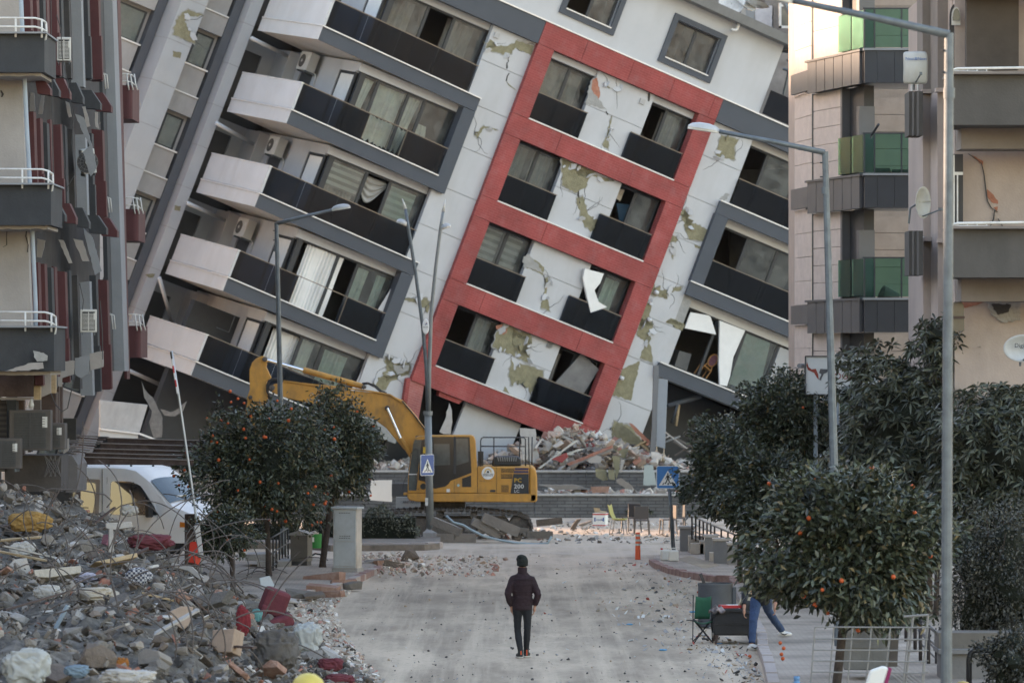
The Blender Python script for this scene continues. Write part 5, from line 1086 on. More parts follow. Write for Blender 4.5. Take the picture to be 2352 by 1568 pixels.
fs = [(i * k + j, i * k + (j + 1) % k, (i + 1) * k + (j + 1) % k, (i + 1) * k + j) for i in range(len(xs) - 1) for j in range(k)] + [tuple(range(k - 1, -1, -1)), tuple(range((len(xs) - 1) * k, len(xs) * k))]
m.add(vs, fs); body = m.build('body', van_w, VN, auto=38)
def vy(x, z):
    s = van_sec(x)[:7]
    for a, b in zip(s[:-1], s[1:]):
        if a[1] <= z <= b[1]: return a[0] + (b[0] - a[0]) * (z - a[1]) / max(1e-6, b[1] - a[1])
    return 0.0
def vpanel(pts, name, mat, off=.008, parent=None, r=0.0):
    if r:
        q = []
        for i in range(len(pts)):
            p0 = Vector(pts[i - 1]); p1 = Vector(pts[i]); p2 = Vector(pts[(i + 1) % len(pts)])
            a = p1 + (p0 - p1).normalized() * r; b = p1 + (p2 - p1).normalized() * r
            q += [tuple(a), tuple((a + b) / 2 * .4 + p1 * .6), tuple(b)]
        pts = q
    n = len(pts); v = [(x, vy(x, z) - off, z) for x, z in pts] + [(x, vy(x, z) + .02, z) for x, z in pts]
    mm = MB().add(v, [tuple(range(n)), tuple(range(2 * n - 1, n - 1, -1))] + [(i, i + n, (i + 1) % n + n, (i + 1) % n) for i in range(n)])
    return mm.build(name, mat, parent or VN)
taupe_g = mk('taupe_film', (.30, .26, .225), .35, .08)
vpanel([(1.0, 1.05), (2.62, 1.05), (2.62, 2.02), (1.0, 2.06)], 'window_band', taupe_g, .006, r=.05); vpanel([(-.0 + .12, 1.05), (.95, 1.05), (.95, 2.06), (.12, 2.08)], 'window_band', taupe_g, .006, r=.05)
sw_ = vpanel([(1.22, 1.12), (2.5, 1.12), (2.5, 1.93), (1.22, 1.95)], 'side_window', van_glass, .012, r=.12); vpanel([(.2, 1.12), (.85, 1.12), (.85, 1.95), (.2, 1.97)], 'side_window', van_glass, .012, r=.1)
vpanel([(2.98, 1.10), (4.55, 1.10), (4.2, 1.55), (3.92, 1.88), (3.6, 1.98), (2.98, 1.98)], 'door_window', van_glass, .012, r=.10)
vpanel([(3.72, 1.12), (3.77, 1.12), (3.72, 1.96), (3.67, 1.96)], 'window_bar', black_m, .016)
for x in (.97, 2.72): MB().prism([(x, .5), (x + .012, .5), (x + .012, 2.3), (x, 2.3)], vy(x, 1.0) - .004, .02).build('door_seam', mk('seam_grey', (.12, .12, .11), .7), VN)
for x in (2.84, 4.5): vpanel([(x, .5), (x + .012, .5), (x + .012, 1.1 if x > 4 else 2.08), (x, 1.1 if x > 4 else 2.08)], 'door_seam', MATS['seam_grey'], .004)
# windshield, bonnet, lights
def front_pt(t, x): # t 0..1 across, x along the profile
    y0 = van_sec(x)[4][0] + .03; h = max(z for y, z in van_sec(x)); return (x, y0 + (W2 - 2 * y0) * t, h)
ws = []; 
for x, o in ((4.86, .012), (4.2, .012)):
    for t in [i / 8 for i in range(9)]:
        q = front_pt(t, x); ws.append((q[0] + .02 * math.sin(math.pi * t), q[1], q[2] + .012 + .03 * math.sin(math.pi * t) - .05 * (abs(t - .5) * 2) ** 4))
mm = MB().add(ws, [(i, i + 1, i + 10, i + 9) for i in range(8)]); o = mm.build('windshield', mk('windshield_glass', (.06, .085, .10), .05, .2, 2, 0, spec=.9), VN, smooth=True)
vpanel([(4.5, 1.12), (4.86, 1.30), (4.22, 1.95), (4.12, 1.98)], 'pillar_trim', van_w, .004)
MB().box(4.62, 4.78, .5, .9, 1.48, 1.62).build('paper_sign', white_ink, VN)
MB().cbox((4.35, -.16, 1.22), (.12, .22, .34)).cbox((4.35, -.02, 1.12), (.06, .2, .06)).build('mirror', black_m, VN, bevel=.03)
MB().box(5.60, 5.74, .1, .45, .75, .98).build('headlight', mk('headlight_lens', (.6, .6, .58), .1, spec=.8), VN, bevel=.02); MB().box(5.60, 5.74, 1.5, 1.85, .75, .98).build('headlight', MATS['headlight_lens'], VN, bevel=.02)
vpanel([(5.2, .80), (5.38, .80), (5.38, .92), (5.2, .94)], 'indicator', mk('amber_lens', (.6, .2, .03), .2), .01)
MB().box(5.70, 5.80, .05, W2 - .05, .3, .62).build('bumper', dark_grey, VN, bevel=.03); MB().box(5.66, 5.77, .55, 1.4, .75, .95).build('grille', black_m, VN)
vpanel([(.1, .62), (5.5, .62), (5.5, .70), (.1, .70)], 'side_trim', black_m, .02)
for x in (1.1, 4.85):
    for y in (.06, W2 - .3):
        wh = part_empty('wheel', VN)
        MB().lathe([(.2, 0), (.34, .02), (.36, .08), (.36, .18), (.34, .24), (.2, .24)], 22, (x, y + .24, .36), RX, cap=False).build('tyre', mk('tyre_rubber', (.02, .02, .02), .8), wh, smooth=True)
        MB().lathe([(.001, .02), (.2, .03), (.2, .2), (.001, .21)], 18, (x, y + .24, .36), RX).build('rim', steel_m, wh)
MB().tube([(3.3, 1.2, 2.44), (2.6, 1.2, 2.86)], .01, 5).cbox((3.3, 1.2, 2.45), (.08, .06, .04)).build('antenna', black_m, VN)
# ------------------------------------------------------------------ street lamps
lamp_grey = mk('lamp_head_grey', (0.42, 0.43, 0.43), 0.45, 0.1, 4, 0, metal=.2); lamp_lens = mk('lamp_lens', (0.62, 0.62, 0.58), 0.2, 0.05)
def lamp_head(t, p, q, wdt, kind=0):
    """lamp housing from p (fixed end) to q"""
    h = part_empty('lamp_head', t); d = (q - p); L = d.length; d.normalize(); sd_ = Vector((0, 1, 0)); up = sd_.cross(d); up = up if up.z > 0 else -up
    top = MB(); bot = MB()
    prof = [(0, .02, .035), (.12, .55, .08), (.35, .95, .11), (.65, 1.0, .11), (.88, .75, .08), (1.0, .18, .03)]
    def ring(f, ww, hh, m, lo): pass
    vs = []; vb = []
    for f, ww, hh in prof:
        c = p + d * (L * f)
        for a in range(7):
            an = math.pi * a / 6; vs.append(c + sd_ * (math.cos(an) * wdt / 2 * ww) + up * (math.sin(an) * hh))
        vb += [c + sd_ * (wdt / 2 * ww * .92), c + sd_ * (wdt / 2 * ww * .8) - up * .035, c - sd_ * (wdt / 2 * ww * .8) - up * .035, c - sd_ * (wdt / 2 * ww * .92)]
    n = len(prof)
    top.add(vs, [(i * 7 + j, i * 7 + j + 1, (i + 1) * 7 + j + 1, (i + 1) * 7 + j) for i in range(n - 1) for j in range(6)] + [tuple(range(7)), tuple(range((n - 1) * 7, n * 7))]).build('housing', lamp_grey, h, smooth=True)
    bot.add(vb, [(i * 4 + j, i * 4 + j + 1, (i + 1) * 4 + j + 1, (i + 1) * 4 + j) for i in range(n - 1) for j in range(3)]).build('lens', lamp_lens, h)
def lamp_post(label, base, elbow, arm, tip, r0, r1, n=8, wd=.28):
    t = thing('street_lamp', label, 'street lamp', base)
    b, e, a, q = [v - base for v in (base, elbow, arm, tip)]
    MB().tube([b, b.lerp(e, .5), e], [r0, (r0 + r1) / 2, r1], n).build('pole', steel_m, t)
    MB().tube([e + Vector((0, 0, -.02)), e.lerp(a, .5), a], [r1, r1 * .8, r1 * .7], 10).build('arm', steel_m, t, smooth=True)
    MB().lathe([(r1 * 1.25, 0), (r1 * 1.25, .12)], n, e - Vector((0, 0, .75))).build('collar', steel_m, t)
    for dz in (.2, .45): MB().tube([e - Vector((.0, 0, dz)) + Vector((-r1 * 1.6, 0, 0)), e - Vector((0, 0, dz)) + Vector((-r1 * .5, 0, 0))], .015, 6).build('bolt', dark_grey, t)
    MB().box(-.2, .2, -.2, .2, 0, .03).build('base_plate', steel_m, t)
    lamp_head(t, a, q, wd)
def base_of(u, s): return Vector(((u - CU) / s, F / s, 0))
S1 = 200.0; lamp_post('tall galvanised street lamp post crossing the right side in front of trees', base_of(2172, S1), W(2180, 76, S1), W(1822, 2, S1), W(1700, -22, S1), .068, .052, 12)
S2 = 130.0; lamp_post('street lamp post with white lamp head in front of the bull sign', base_of(1928, S2), W(1895, 348, S2), W(1652, 302, S2), W(1580, 291, S2), .085, .055, 8)
S3 = 88.0; lamp_post('slim street lamp post rising from the orange tree before the excavator boom', base_of(652, S3), W(635, 512, S3), W(762, 482, S3), W(805, 475, S3), .085, .055, 8, .22)
# twin pole
S4 = 79.6; b4 = base_of(988, S4); TW = thing('twin_lamp_post', 'twin armed street lamp post standing before the excavator cab', 'street lamp', b4)
tg = mk('post_grey_green', (0.21, 0.225, 0.225), 0.5, .12, 3, .05, metal=.2)
MB().lathe([(.32, 0), (.30, .02), (.29, .22), (.14, .32), (.13, .34)], 4, (0, 0, 0), Matrix.Rotation(math.radians(45), 3, 'Z')).build('concrete_foot', concrete, TW)
MB().tube([(0, 0, .3), W(983, 950, S4) - b4], [.115, .105], 14).build('pole', tg, TW, smooth=True)
MB().tube([W(983, 953, S4) - b4, W(983, 944, S4) - b4], .135, 14).build('collar', tg, TW)
MB().tube([W(u, v, S4) - b4 for u, v in ((983, 948), (979, 842), (971, 750), (955, 630), (938, 523), (931, 480))], [.055, .055, .055, .052, .05, .045], 10).build('pole_arm', steel_m, TW, smooth=True)
MB().tube([W(u, v, S4) - b4 for u, v in ((985, 948), (986, 850), (990, 722), (1000, 620), (1012, 523), (1018, 484))], [.06, .06, .058, .052, .05, .045], 10).build('pole_arm', tg, TW, smooth=True)
for a, b in (((931, 480), (924, 456)), ((1018, 486), (1023, 458))): MB().tube([W(*a, S4) - b4, W(*b, S4) - b4], [.05, .008], 8).build('spire', lamp_lens, TW, smooth=True)
lamp_head(TW, W(936, 516, S4) - b4, W(911, 508, S4) - b4, .26); lamp_head(TW, W(1012, 526, S4) - b4, W(1035, 518, S4) - b4, .26)
p = W(978, 750, S4) - b4; MB().lathe([(.001, -.03), (.09, -.03), (.10, 0), (.09, .03), (.001, .03)], 24, p + Vector((0, -.14, 0)), Matrix.Diagonal((1, 1, 2.2)) @ Matrix.Rotation(math.radians(90), 3, 'X')).build('oval_badge', white_ink, TW, smooth=False)
MB().cbox(p + Vector((0.01, -.18, .07)), (.07, .006, .02), Euler((0, -.5, 0)).to_matrix()).build('badge_mark', blue_ink, TW); MB().cbox(p + Vector((.02, -.18, .10)), (.03, .006, .03)).build('badge_mark', terr, TW); text('HATAY', .045, p + Vector((0, -.18, -.03)), TW, black_ink, align='CENTER')
MB().box(-.1, -.03, -.12, -.11, 0, .18).build('sticker', mk('yellow_sticker', (.55, .36, .04), .6), TW, loc=(*(W(980, 1032, S4) - b4)[:2], (W(980, 1040, S4) - b4).z))
MB().box(-.14, -.06, -.14, -.06, 1.0, 1.22).build('junction_box', white_metal, TW)
# pedestrian crossing signs
sign_blue = mk('sign_blue', (0.025, 0.16, 0.42), 0.4, .06, 2, 0); sign_white = mk('sign_white', (.72, .72, .68), .5, .05, 2, 0)
def ped_sign(label, c, size, s, yaw, post=None, dark=False):
    p = W(*c, s); t = thing('crossing_sign', label, 'road sign', Vector((p.x, p.y, 0))); z0 = p.z
    pl = part_empty('plate', t); pl.rotation_euler = (0, 0, yaw); h = size / 2
    def rr(a, r):
        q = []
        for sx, sz, st in ((1, 1, 0), (-1, 1, 90), (-1, -1, 180), (1, -1, 270)):
            for k in range(4): an = math.radians(st + k * 30); q.append((sx * (a - r) + r * math.cos(an), sz * (a - r) + r * math.sin(an) + z0))
        return q
    blue = sign_blue if not dark else mk('sign_blue_dark', (0.02, 0.07, 0.25), .4, .1)
    MB().prism(rr(h, .05), -.01, .01).build('border', sign_white, pl); MB().prism(rr(h - .014, .04), -.013, -.009).build('field', blue, pl)
    tri = [(0, z0 + h * .58), (-h * .78, z0 - h * .72), (h * .78, z0 - h * .72)]; MB().prism(tri, -.017, -.012).build('triangle', sign_white, pl)
    man = MB(); k = h
    man.lathe([(.001, 0), (k * .075, 0), (k * .075, .004), (.001, .004)], 12, (0, -.018, z0 + k * .30), RX)
    for poly in (((-.09, .2), (.09, .2), (.16, .02), (.26, -.12), (.21, -.16), (.10, -.02), (.08, -.12), (.16, -.34), (.28, -.56), (.18, -.58), (.06, -.36), (0, -.2), (-.06, -.36), (-.18, -.58), (-.28, -.56), (-.16, -.34), (-.08, -.12), (-.10, -.02), (-.21, -.16), (-.26, -.12), (-.16, .02)),):
        man.prism([(x * k, z0 + z * k) for x, z in poly], -.021, -.017)
    for x in (-.5, -.02, .42): man.prism([((x - .02) * k, z0 - .66 * k), ((x + .10) * k, z0 - .66 * k), ((x + .10 + (-.14 if x > .2 else .14 if x < -.2 else 0)) * k, z0 - .46 * k), ((x + .02 + (-.14 if x > .2 else .14 if x < -.2 else 0)) * k, z0 - .46 * k)], -.021, -.017)
    man.build('pictogram', black_ink, pl)
    if post:
        MB().tube([(post, .05, 0), (0, .05, z0 + h * .9)], .035, 8).build('post', steel_m, t, smooth=True); MB().tube([(post + .06, .06, 0), (.05, .06, z0)], .02, 6).build('post_rib', steel_m, t)
    return t
ped_sign('blue pedestrian crossing sign on its own galvanised post', (1534, 1095.5), .60, 87.5, math.radians(-4), .14)
ped_sign('narrow looking turned pedestrian crossing sign fixed to the twin lamp post', (981, 1067.5), .60, 80.8, math.radians(52), None, True)
# bollard
or_m = mk('bollard_orange', (0.62, 0.10, 0.035), .5, .1, 3, .05); gr_m = mk('reflector_grey', (.42, .46, .44), .4, .1)
bp_ = G(1465, 1284); BO = thing('bollard', 'orange flexible bollard with grey reflective bands at the junction', 'bollard', bp_)
MB().lathe([(.075, 0), (.07, .02), (.065, .35), (.06, .68), (.05, .705), (.001, .71)], 16).build('body', or_m, BO, smooth=True)
for z in (.36, .47, .60): MB().lathe([(.066, z), (.0655, z + .055)], 16, cap=False).build('band', gr_m, BO, smooth=True)
for z in (.06, .10, .14, .18, .22): MB().lathe([(.072, z), (.072, z + .012)], 16).build('rib', or_m, BO)
# jerrycans
can_m = mk('translucent_can', (.66, .64, .58), .45, .06, 3, 0); redcap = mk('red_cap', (.45, .03, .03), .5)
for i, (u, lab) in enumerate(((1527, 'white plastic jerrycan with red cap standing at the sign post'), (1547, 'wider white plastic jerrycan in front of the sign post'))):
    g = G(u, 1287 + i * 1.5, .13); t = thing('jerrycan', lab, 'canister', g)
    MB().box(-.11 - .02 * i, .11 + .02 * i, -.1, .1, 0, .28).build('body', can_m, t, bevel=.04); MB().tube([(-.06, 0, .27), (-.05, 0, .33), (.06, 0, .33), (.08, 0, .27)], .016, 6).build('handle', can_m, t); MB().lathe([(.03, .28), (.03, .32), (.001, .32)], 10, (-.08, -.03, 0)).build('cap', redcap if i == 0 else can_m, t)
# utility cabinets, bin
cabm = mk('cabinet_grey', (.44, .47, .48), .6, .1, 2, .1, 20, stain=.45, stain_col=(.26, .23, .2), ss=3, streak=1.5); rustw = mk('cabinet_flaking', (.50, .46, .41), .7, .15, 3, .2, 20, stain=.6, stain_col=(.20, .13, .09), ss=4, streak=3)
CB = thing('utility_cabinet', 'tall pale grey utility cabinet with flaking side on the broken pavement', 'cabinet', G(797, 1312, .13), math.radians(-20)); hh = 1.5
MB().box(-.33, .33, -.16, .24, .0, .09).build('plinth', concrete, CB); CB_b = MB().box(-.30, .30, -.14, .20, .09, hh).build('body', rustw, CB)
MB().box(-.28, -.265, -.165, -.14, .1, hh).box(.265, .28, -.165, -.14, .1, hh).box(-.265, .265, -.165, -.14, .1, .13).build('door_frame', cabm, CB); MB().box(-.26, .26, -.16, -.142, .14, .72).build('door', cabm, CB); MB().box(-.26, .26, -.16, -.142, .73, hh - .02).build('door', cabm, CB)
lou = MB()
for i in range(5): lou.box(-.14 + i * .06, -.10 + i * .06, -.168, -.16, .80, .815).box(-.13 + i * .06, -.09 + i * .06, -.168, -.16, .85, .865).box(-.14 + i * .06, -.10 + i * .06, -.168, -.16, 1.40, 1.415)
lou.build('louvre', mk('seam_grey', (0, 0, 0)), CB); MB().box(-.34, .34, -.19, .25, hh, hh + .05).build('roof', cabm, CB)
KB = thing('utility_cabinet', 'low brown utility cabinet with gabled lid by the black railing', 'cabinet', G(692, 1297, .13), math.radians(-16))
kbm = mk('khaki_cabinet', (.155, .145, .125), .7, .15, 3, .1, 20, stain=.3, ss=3); MB().box(-.22, .22, -.18, .2, .1, .74).build('body', kbm, KB); MB().prism([(-.26, .74), (.26, .74), (.26, .78), (0, .86), (-.26, .78)], -.22, .24).build('lid', mk('pale_lid', (.36, .35, .33), .8, .15), KB); MB().box(-.20, .20, -.16, .18, 0, .1).build('plinth', dark_grey, KB)
MB().box(-.19, .19, -.188, -.18, .14, .70).build('door', kbm, KB)
GB_ = thing('litter_bin', 'green litter bin hung in a black hoop frame', 'bin', G(724, 1285, .13)); grn = mk('bin_green', (.03, .22, .045), .5, .15, 3, 0)
MB().lathe([(.001, .30), (.16, .30), (.175, .66), (.15, .66), (.14, .34)], 20).build('body', grn, GB_, smooth=False)
MB().tube([(.18, 0, 0), (.18, 0, .72), (.13, 0, .84), (.05, 0, .90), (-.05, 0, .88), (-.12, 0, .80), (-.15, 0, .66)], .028, 8).build('hoop', black_m, GB_, smooth=True); MB().tube([(-.14, 0, 0), (-.10, 0, .10), (0, 0, .16), (.12, 0, .14), (.18, 0, .10)], .022, 8).build('foot', black_m, GB_, smooth=True)
MB().box(-.12, -.02, -.182, -.170, .46, .58).build('sticker', sign_white, GB_); MB().lathe([(.001, 0), (.12, .02), (.1, .07), (.001, .1)], 8, (-.02, 0, .64)).build('rubbish', mk('crumpled_litter', (.4, .33, .28), .8, .4, 8, .3), GB_)
# black railing and steps at the left pavement
RL = thing('step_railing', 'black metal railing beside steps behind the orange trees', 'railing', G(648, 1300, .13))
def rail_line(t, p0, p1, nb_, h, mat, r=.022, rails=(1.0, .55, .15), n=7):
    for f in rails: MB().tube([p0 + Vector((0, 0, h * f)), p1 + Vector((0, 0, h * f))], r, n).build('rail', mat, t, smooth=True)
    for i in range(nb_):
        q = p0.lerp(p1, i / (nb_ - 1)); MB().tube([q, q + Vector((0, 0, h))], r * 1.1, n).build('baluster', mat, t, smooth=True)
rl0 = RL.location; rail_line(RL, W(612, 1322, 98) - rl0, W(662, 1286, 90) - rl0, 8, .82, black_m, .02)
MB().box(-.6, .2, -.3, 1.2, -.05, .14).box(-.9, -.1, -.1, 1.2, .14, .30).build('step', concrete, RL)
# stair piers and hand rail on the right pavement
stone_p = mk('pier_stone', (.21, .205, .20), .9, .12, 2, .2, 20, stain=.2, stain_col=(.33, .3, .27), ss=3); cap_m = mk('pier_cap', (.40, .37, .335), .85, .12, 3, .2, 20); sandy = mk('step_stone', (.42, .37, .31), .9, .12, 3, .2, 20)
piers = ((1088, 1310, 430, 760), (1420, 1610, 545, 880), (1535, 1745, 590, 922), (1720, 1895, 645, 938), (1870, 2050, 675, 912))
for i, (a, b, ct, bot) in enumerate(piers):
    u0, v0 = K('E5', a, ct); u1, v1 = K('E5', b, bot); g = G((u0 + u1) / 2, v1, .13); s = F / g.y
    t = thing('stair_pier', ('stone capped pier at the head of the steps, nearest the crossing sign', 'stone capped pier beside the black crate', 'stone capped pier with pale stain, third from the crossing sign', 'stone capped pier fourth from the crossing sign', 'stone capped pier half hidden by the near orange tree')[i], 'pier', g)
    wd = (u1 - u0) / s / 2; hp = (v1 - v0) / s
    MB().box(-wd * .82, wd * .82, 0, .35, 0, hp - .07).build('shaft', stone_p, t); MB().box(-wd, wd, -.05, .42, hp - .068, hp).build('cap', cap_m, t, bevel=.01)
ST = thing('stone_steps', 'sandy stone steps between the piers on the right pavement', 'steps', G(1605, 1285, .13)); sl0 = ST.location
for (a, b, ct, bot) in ((1220, 1400, 560, 780), (1250, 1420, 660, 800), (1365, 1450, 625, 800), (1500, 1560, 780, 900)):
    u0, v0 = K('E5', a, ct); u1, v1 = K('E5', b, bot); g = G((u0 + u1) / 2, v1, .13) - sl0; s = F / (g.y + sl0.y); wd = (u1 - u0) / s / 2
    MB().box(g.x - wd, g.x + wd, g.y + .05, g.y + .5, 0, (v1 - v0) / s).build('step', sandy, ST, bevel=.01)
HR = thing('stair_handrail', 'handrail with pale rails and black posts along the sloping steps', 'railing', G(1600, 1270, .13)); hl = HR.location
hp_ = PW('E5', ((1250, 290), (1560, 430), (2000, 620)), 87.5, HR)
pale_rail = mk('pale_rail', (.42, .39, .36), .5, .1)
for dz in (0, -.19, -.37, -.55): MB().tube([q + Vector((0, 0, dz)) for q in hp_], .02 if dz else .028, 6).build('rail', pale_rail, HR, smooth=True)
for f in (.02, .1, .18, .26, .34, .42, .5, .6, .7, .8, .9):
    q = hp_[0].lerp(hp_[1], f * 2) if f < .5 else hp_[1].lerp(hp_[2], f * 2 - 1); MB().tube([q, q - Vector((0, 0, .62))], .026, 6).build('post', black_m, HR)
# chairs by the terrace wall
def chair_shell(label, loc, rz, mat, kind):
    t = thing('plastic_chair', label, 'chair', loc, rz)
    if kind == 'shell':
        MB().grid(lambda u, v: ((u - .5) * .44, [0.25, .05, -.12, -.2, -.24, -.26][min(5, int(v * 5))] + (0 if v * 5 == int(v * 5) else 0), [.44, .42, .44, .60, .78, .86][min(5, int(v * 5))] + .03 * ((u - .5) * 2) ** 2), 6, 5).build('shell', mat, t, smooth=True).modifiers.new('t', 'SOLIDIFY').thickness = .02
        for sx in (-.18, .18): 
            MB().tube([(sx * 1.15, .24, 0), (sx, .18, .42), (sx, -.14, .42), (sx * 1.15, -.22, 0)], .013, 6).build('leg_frame', steel_m, t, smooth=True)
    else:
        MB().box(-.22, .22, -.22, .22, .42, .45).build('seat', mat, t, bevel=.01)
        MB().prism([(-.21, .47), (.21, .47), (.22, .86), (-.22, .86)], -.22, -.19).build('backrest', mat, t, bevel=.01)
        for sx in (-.2, .2):
            for sy in (-.2, .2): MB().tube([(sx * 1.12, sy * 1.12, 0), (sx, sy, .43)], [.018, .024], 6).build('leg', mat, t)
            MB().tube([(sx, -.2, .43), (sx, -.21, .86)], .02, 6).build('back_post', mat, t)
    return t
ol = mk('olive_plastic', (.36, .33, .09), .5, .1, 3, 0); br = mk('brown_plastic', (.075, .065, .06), .5, .12, 3, 0)
chair_shell('olive yellow shell chair on steel legs beside the carton', G(1419, 1227), math.radians(-105), ol, 'shell')
chair_shell('dark brown plastic chair turned with its back to the camera', G(1474, 1228), math.radians(175 - 180), br, 'b')
chair_shell('dark office style chair behind the olive shell chair', G(1450, 1222), math.radians(150), mk('charcoal_plastic', (.05, .052, .056), .5), 'b')
chair_shell('dark brown chair seen from the side behind the sign post', G(1535, 1226), math.radians(100), br, 'b')
chair_shell('black padded chair rightmost of those at the terrace wall', G(1556, 1222), math.radians(95), mk('charcoal_plastic', (0, 0, 0)), 'b')
# carton
CT = thing('carton', 'open white carton with red bands and blue marks', 'box', G(1379, 1208), math.radians(-14)); s = 73.4
MB().box(-.2, .2, -.2, .2, 0, .42).build('body', sign_white, CT); MB().box(-.203, .203, -.203, .203, .36, .40).box(-.203, .203, -.203, .203, .02, .05).build('red_band', redcap, CT)
MB().prism([(-.2, .42), (0, .42), (-.05, .56), (-.24, .58)], .1, .11).build('flap', wood_m, CT); MB().cbox((.1, -.1, .45), (.22, .2, .01), Euler((.25, .1, 0)).to_matrix()).build('flap', wood_m, CT)
for x in (-.15, .12): MB().box(x, x + .04, -.206, -.2, .16, .28).build('blue_mark', blue_ink, CT)
text('arçelik', .08, (-.09, -.204, .19), CT, blue_ink)
# green folding chair, steel drum cut as bin, armchair
CC = thing('camping_chair', 'green folding camping chair beside the black armchair', 'chair', G(1613, 1474), 0); cg = mk('green_canvas', (.018, .085, .045), .8, .15, 6, .2)
MB().grid(lambda u, v: (-.14 + u * .28 + .03 * v, .1 + .05 * math.sin(u * 3.14), .42 + .42 * v - .03 * math.sin(math.pi * u) * v), 6, 6).build('back_cloth', cg, CC, smooth=True).modifiers.new('t', 'SOLIDIFY').thickness = .008
MB().grid(lambda u, v: (-.16 + u * .34, -.22 + .34 * v, .40 - .05 * math.sin(math.pi * u)), 6, 6).build('seat_cloth', cg, CC, smooth=True).modifiers.new('t', 'SOLIDIFY').thickness = .008
for p, q in (((-.17, .12, 0), (-.16, .12, .86)), ((.19, .12, 0), (.17, .14, .84)), ((-.16, -.2, 0), (.17, .1, .42)), ((.19, -.2, 0), (-.15, .1, .42)), ((-.17, .12, 0), (.18, -.15, .42)), ((.18, .12, 0), (-.17, -.15, .42)), ((-.3, -.22, .42), (.0, -.2, .40))): MB().tube([p, q], .011, 6).build('tube', black_m, CC)
DR = thing('fire_drum', 'sooty grey steel drum bin behind the black armchair', 'drum', G(1643, 1440)); dm_ = mk('blue_grey_steel', (.06, .066, .076), .6, .25, 2, .1, 20, stain=.4, stain_col=(.05, .05, .055), ss=2, streak=2)
MB().lathe([(.001, .02), (.335, .02), (.335, .86), (.32, .86), (.315, .08), (.001, .07)], 28).build('shell', dm_, DR, auto=40); MB().lathe([(.34, .80), (.345, .83), (.34, .86)], 28, cap=False).build('rim', dm_, DR, smooth=True)
MB().box(.33, .40, -.1, .1, .1, .78).build('hinge_flap', dm_, DR); MB().cbox((-.22, -.1, .85), (.06, .05, .42), Euler((0, -.35, 0)).to_matrix()).build('charred_wood', nb_dark, DR)
AC_ = thing('armchair', 'worn black upholstered armchair at the kerb', 'armchair', G(1684, 1478)); bl = mk('black_upholstery', (.020, .020, .021), .75, .3, 4, .2, 30)
def arm_prof(x0): return [(-.36, .16), (.36, .16), (.38, .3), (.38, .50), (.30, .56), (.1, .62), (-.12, .64), (-.26, .60), (-.35, .5), (-.38, .36)]
MB().prism(arm_prof(0), -.12, .06).build('armrest', bl, AC_, bevel=.035); MB().prism(arm_prof(0), .62, .80).build('armrest', bl, AC_, bevel=.035)
MB().prism([(-.24, .60), (-.1, .655), (.12, .65), (.34, .59), (.37, .52), (.1, .58), (-.14, .58)], -.15, -.1).build('arm_pad', bl, AC_, bevel=.02); MB().box(-.34, .34, .06, .62, .16, .42).build('seat', bl, AC_, bevel=.05); MB().box(.16, .40, .04, .64, .40, .78).build('backrest', bl, AC_, bevel=.07)
MB().box(-.37, .37, -.13, -.11, .36, .366).build('seam', black_m, AC_)
for x, y in ((-.32, -.1), (.34, -.1), (-.32, .74), (.34, .74)): MB().tube([(x * 1.02, y, 0), (x * .92, y, .17)], [.022, .035], 6).build('leg', brown_m, AC_)
CL = thing('heaped_clothes', 'grey and brown clothes heaped on the arm of the black armchair', 'clothes', AC_.location + Vector((-.30, .0, .60)))
MB().grid(lambda u, v: ((u - .5) * .30, (v - .5) * .3 - .05, .10 * math.sin(3.14 * u) * math.sin(3.14 * v) + .03 * math.sin(14 * u + 5 * v)), 14, 14).build('cloth', mk('dull_cloth', (.10, .085, .08), .9, .5, 8, .3, alt=(.3, .24, .22)), CL, smooth=True).modifiers.new('t', 'SOLIDIFY').thickness = .02
BX = thing('red_game_box', 'flat red and white box lying on the black armchair', 'box', AC_.location + Vector((.02, .3, .645)), .15); MB().box(-.25, .25, -.15, .15, 0, .05).build('lid', redcap, BX); MB().box(-.12, .1, -.1, .1, .05, .054).build('print', sign_white, BX)
BG = thing('flowered_bag', 'cream plastic bag with orange flower print leaning on the armchair', 'bag', AC_.location + Vector((.26, .2, .64)))
MB().grid(lambda u, v: ((u - .5) * (.34 - .16 * v) + .14 * v, .06 * math.sin(6.28 * u), .52 * v + .03 * math.sin(9 * u)), 14, 10).build('sheet', mk('flower_print', (.55, .50, .36), .6, .1, 3, .2, alt=(.5, .17, .03)), BG, smooth=True).modifiers.new('t', 'SOLIDIFY').thickness = .02
# skip container and grid cage at the lower right
galv = mk('galvanised_bin', (.20, .205, .205), .6, .2, 2, .2, 20, metal=.2, stain=.4, stain_col=(.08, .08, .08), ss=2.5, streak=2)
CN = thing('waste_container', 'battered galvanised waste container heaped with bags behind the white grid', 'container', G(1988, 1560, .13), math.radians(-8)); CN.scale = (.68, .8, .98)
MB().prism([(-.5, .16), (.5, .16), (.62, 1.02), (-.62, 1.05)], -.1, .85).build('body', galv, CN, bevel=.02); MB().box(-.66, .30, -.15, -.08, 1.0, 1.08).build('rim', galv, CN); MB().prism([(.25, .86), (.66, .86), (.70, 1.10), (.32, 1.0)], -.16, -.08).build('trunnion_plate', galv, CN)
MB().lathe([(.02, 0), (.05, 0), (.05, .08), (.02, .08)], 12, (.42, -.1, .92), RX).build('trunnion', dark_grey, CN); MB().box(-.45, .3, -.14, -.1, .52, .60).build('brace', galv, CN)
MB().prism([(.35, .2), (.72, .2), (.80, 1.42), (.42, 1.42)], .25, .32).build('open_lid', mk('brown_lid', (.15, .13, .115), .8, .2), CN)
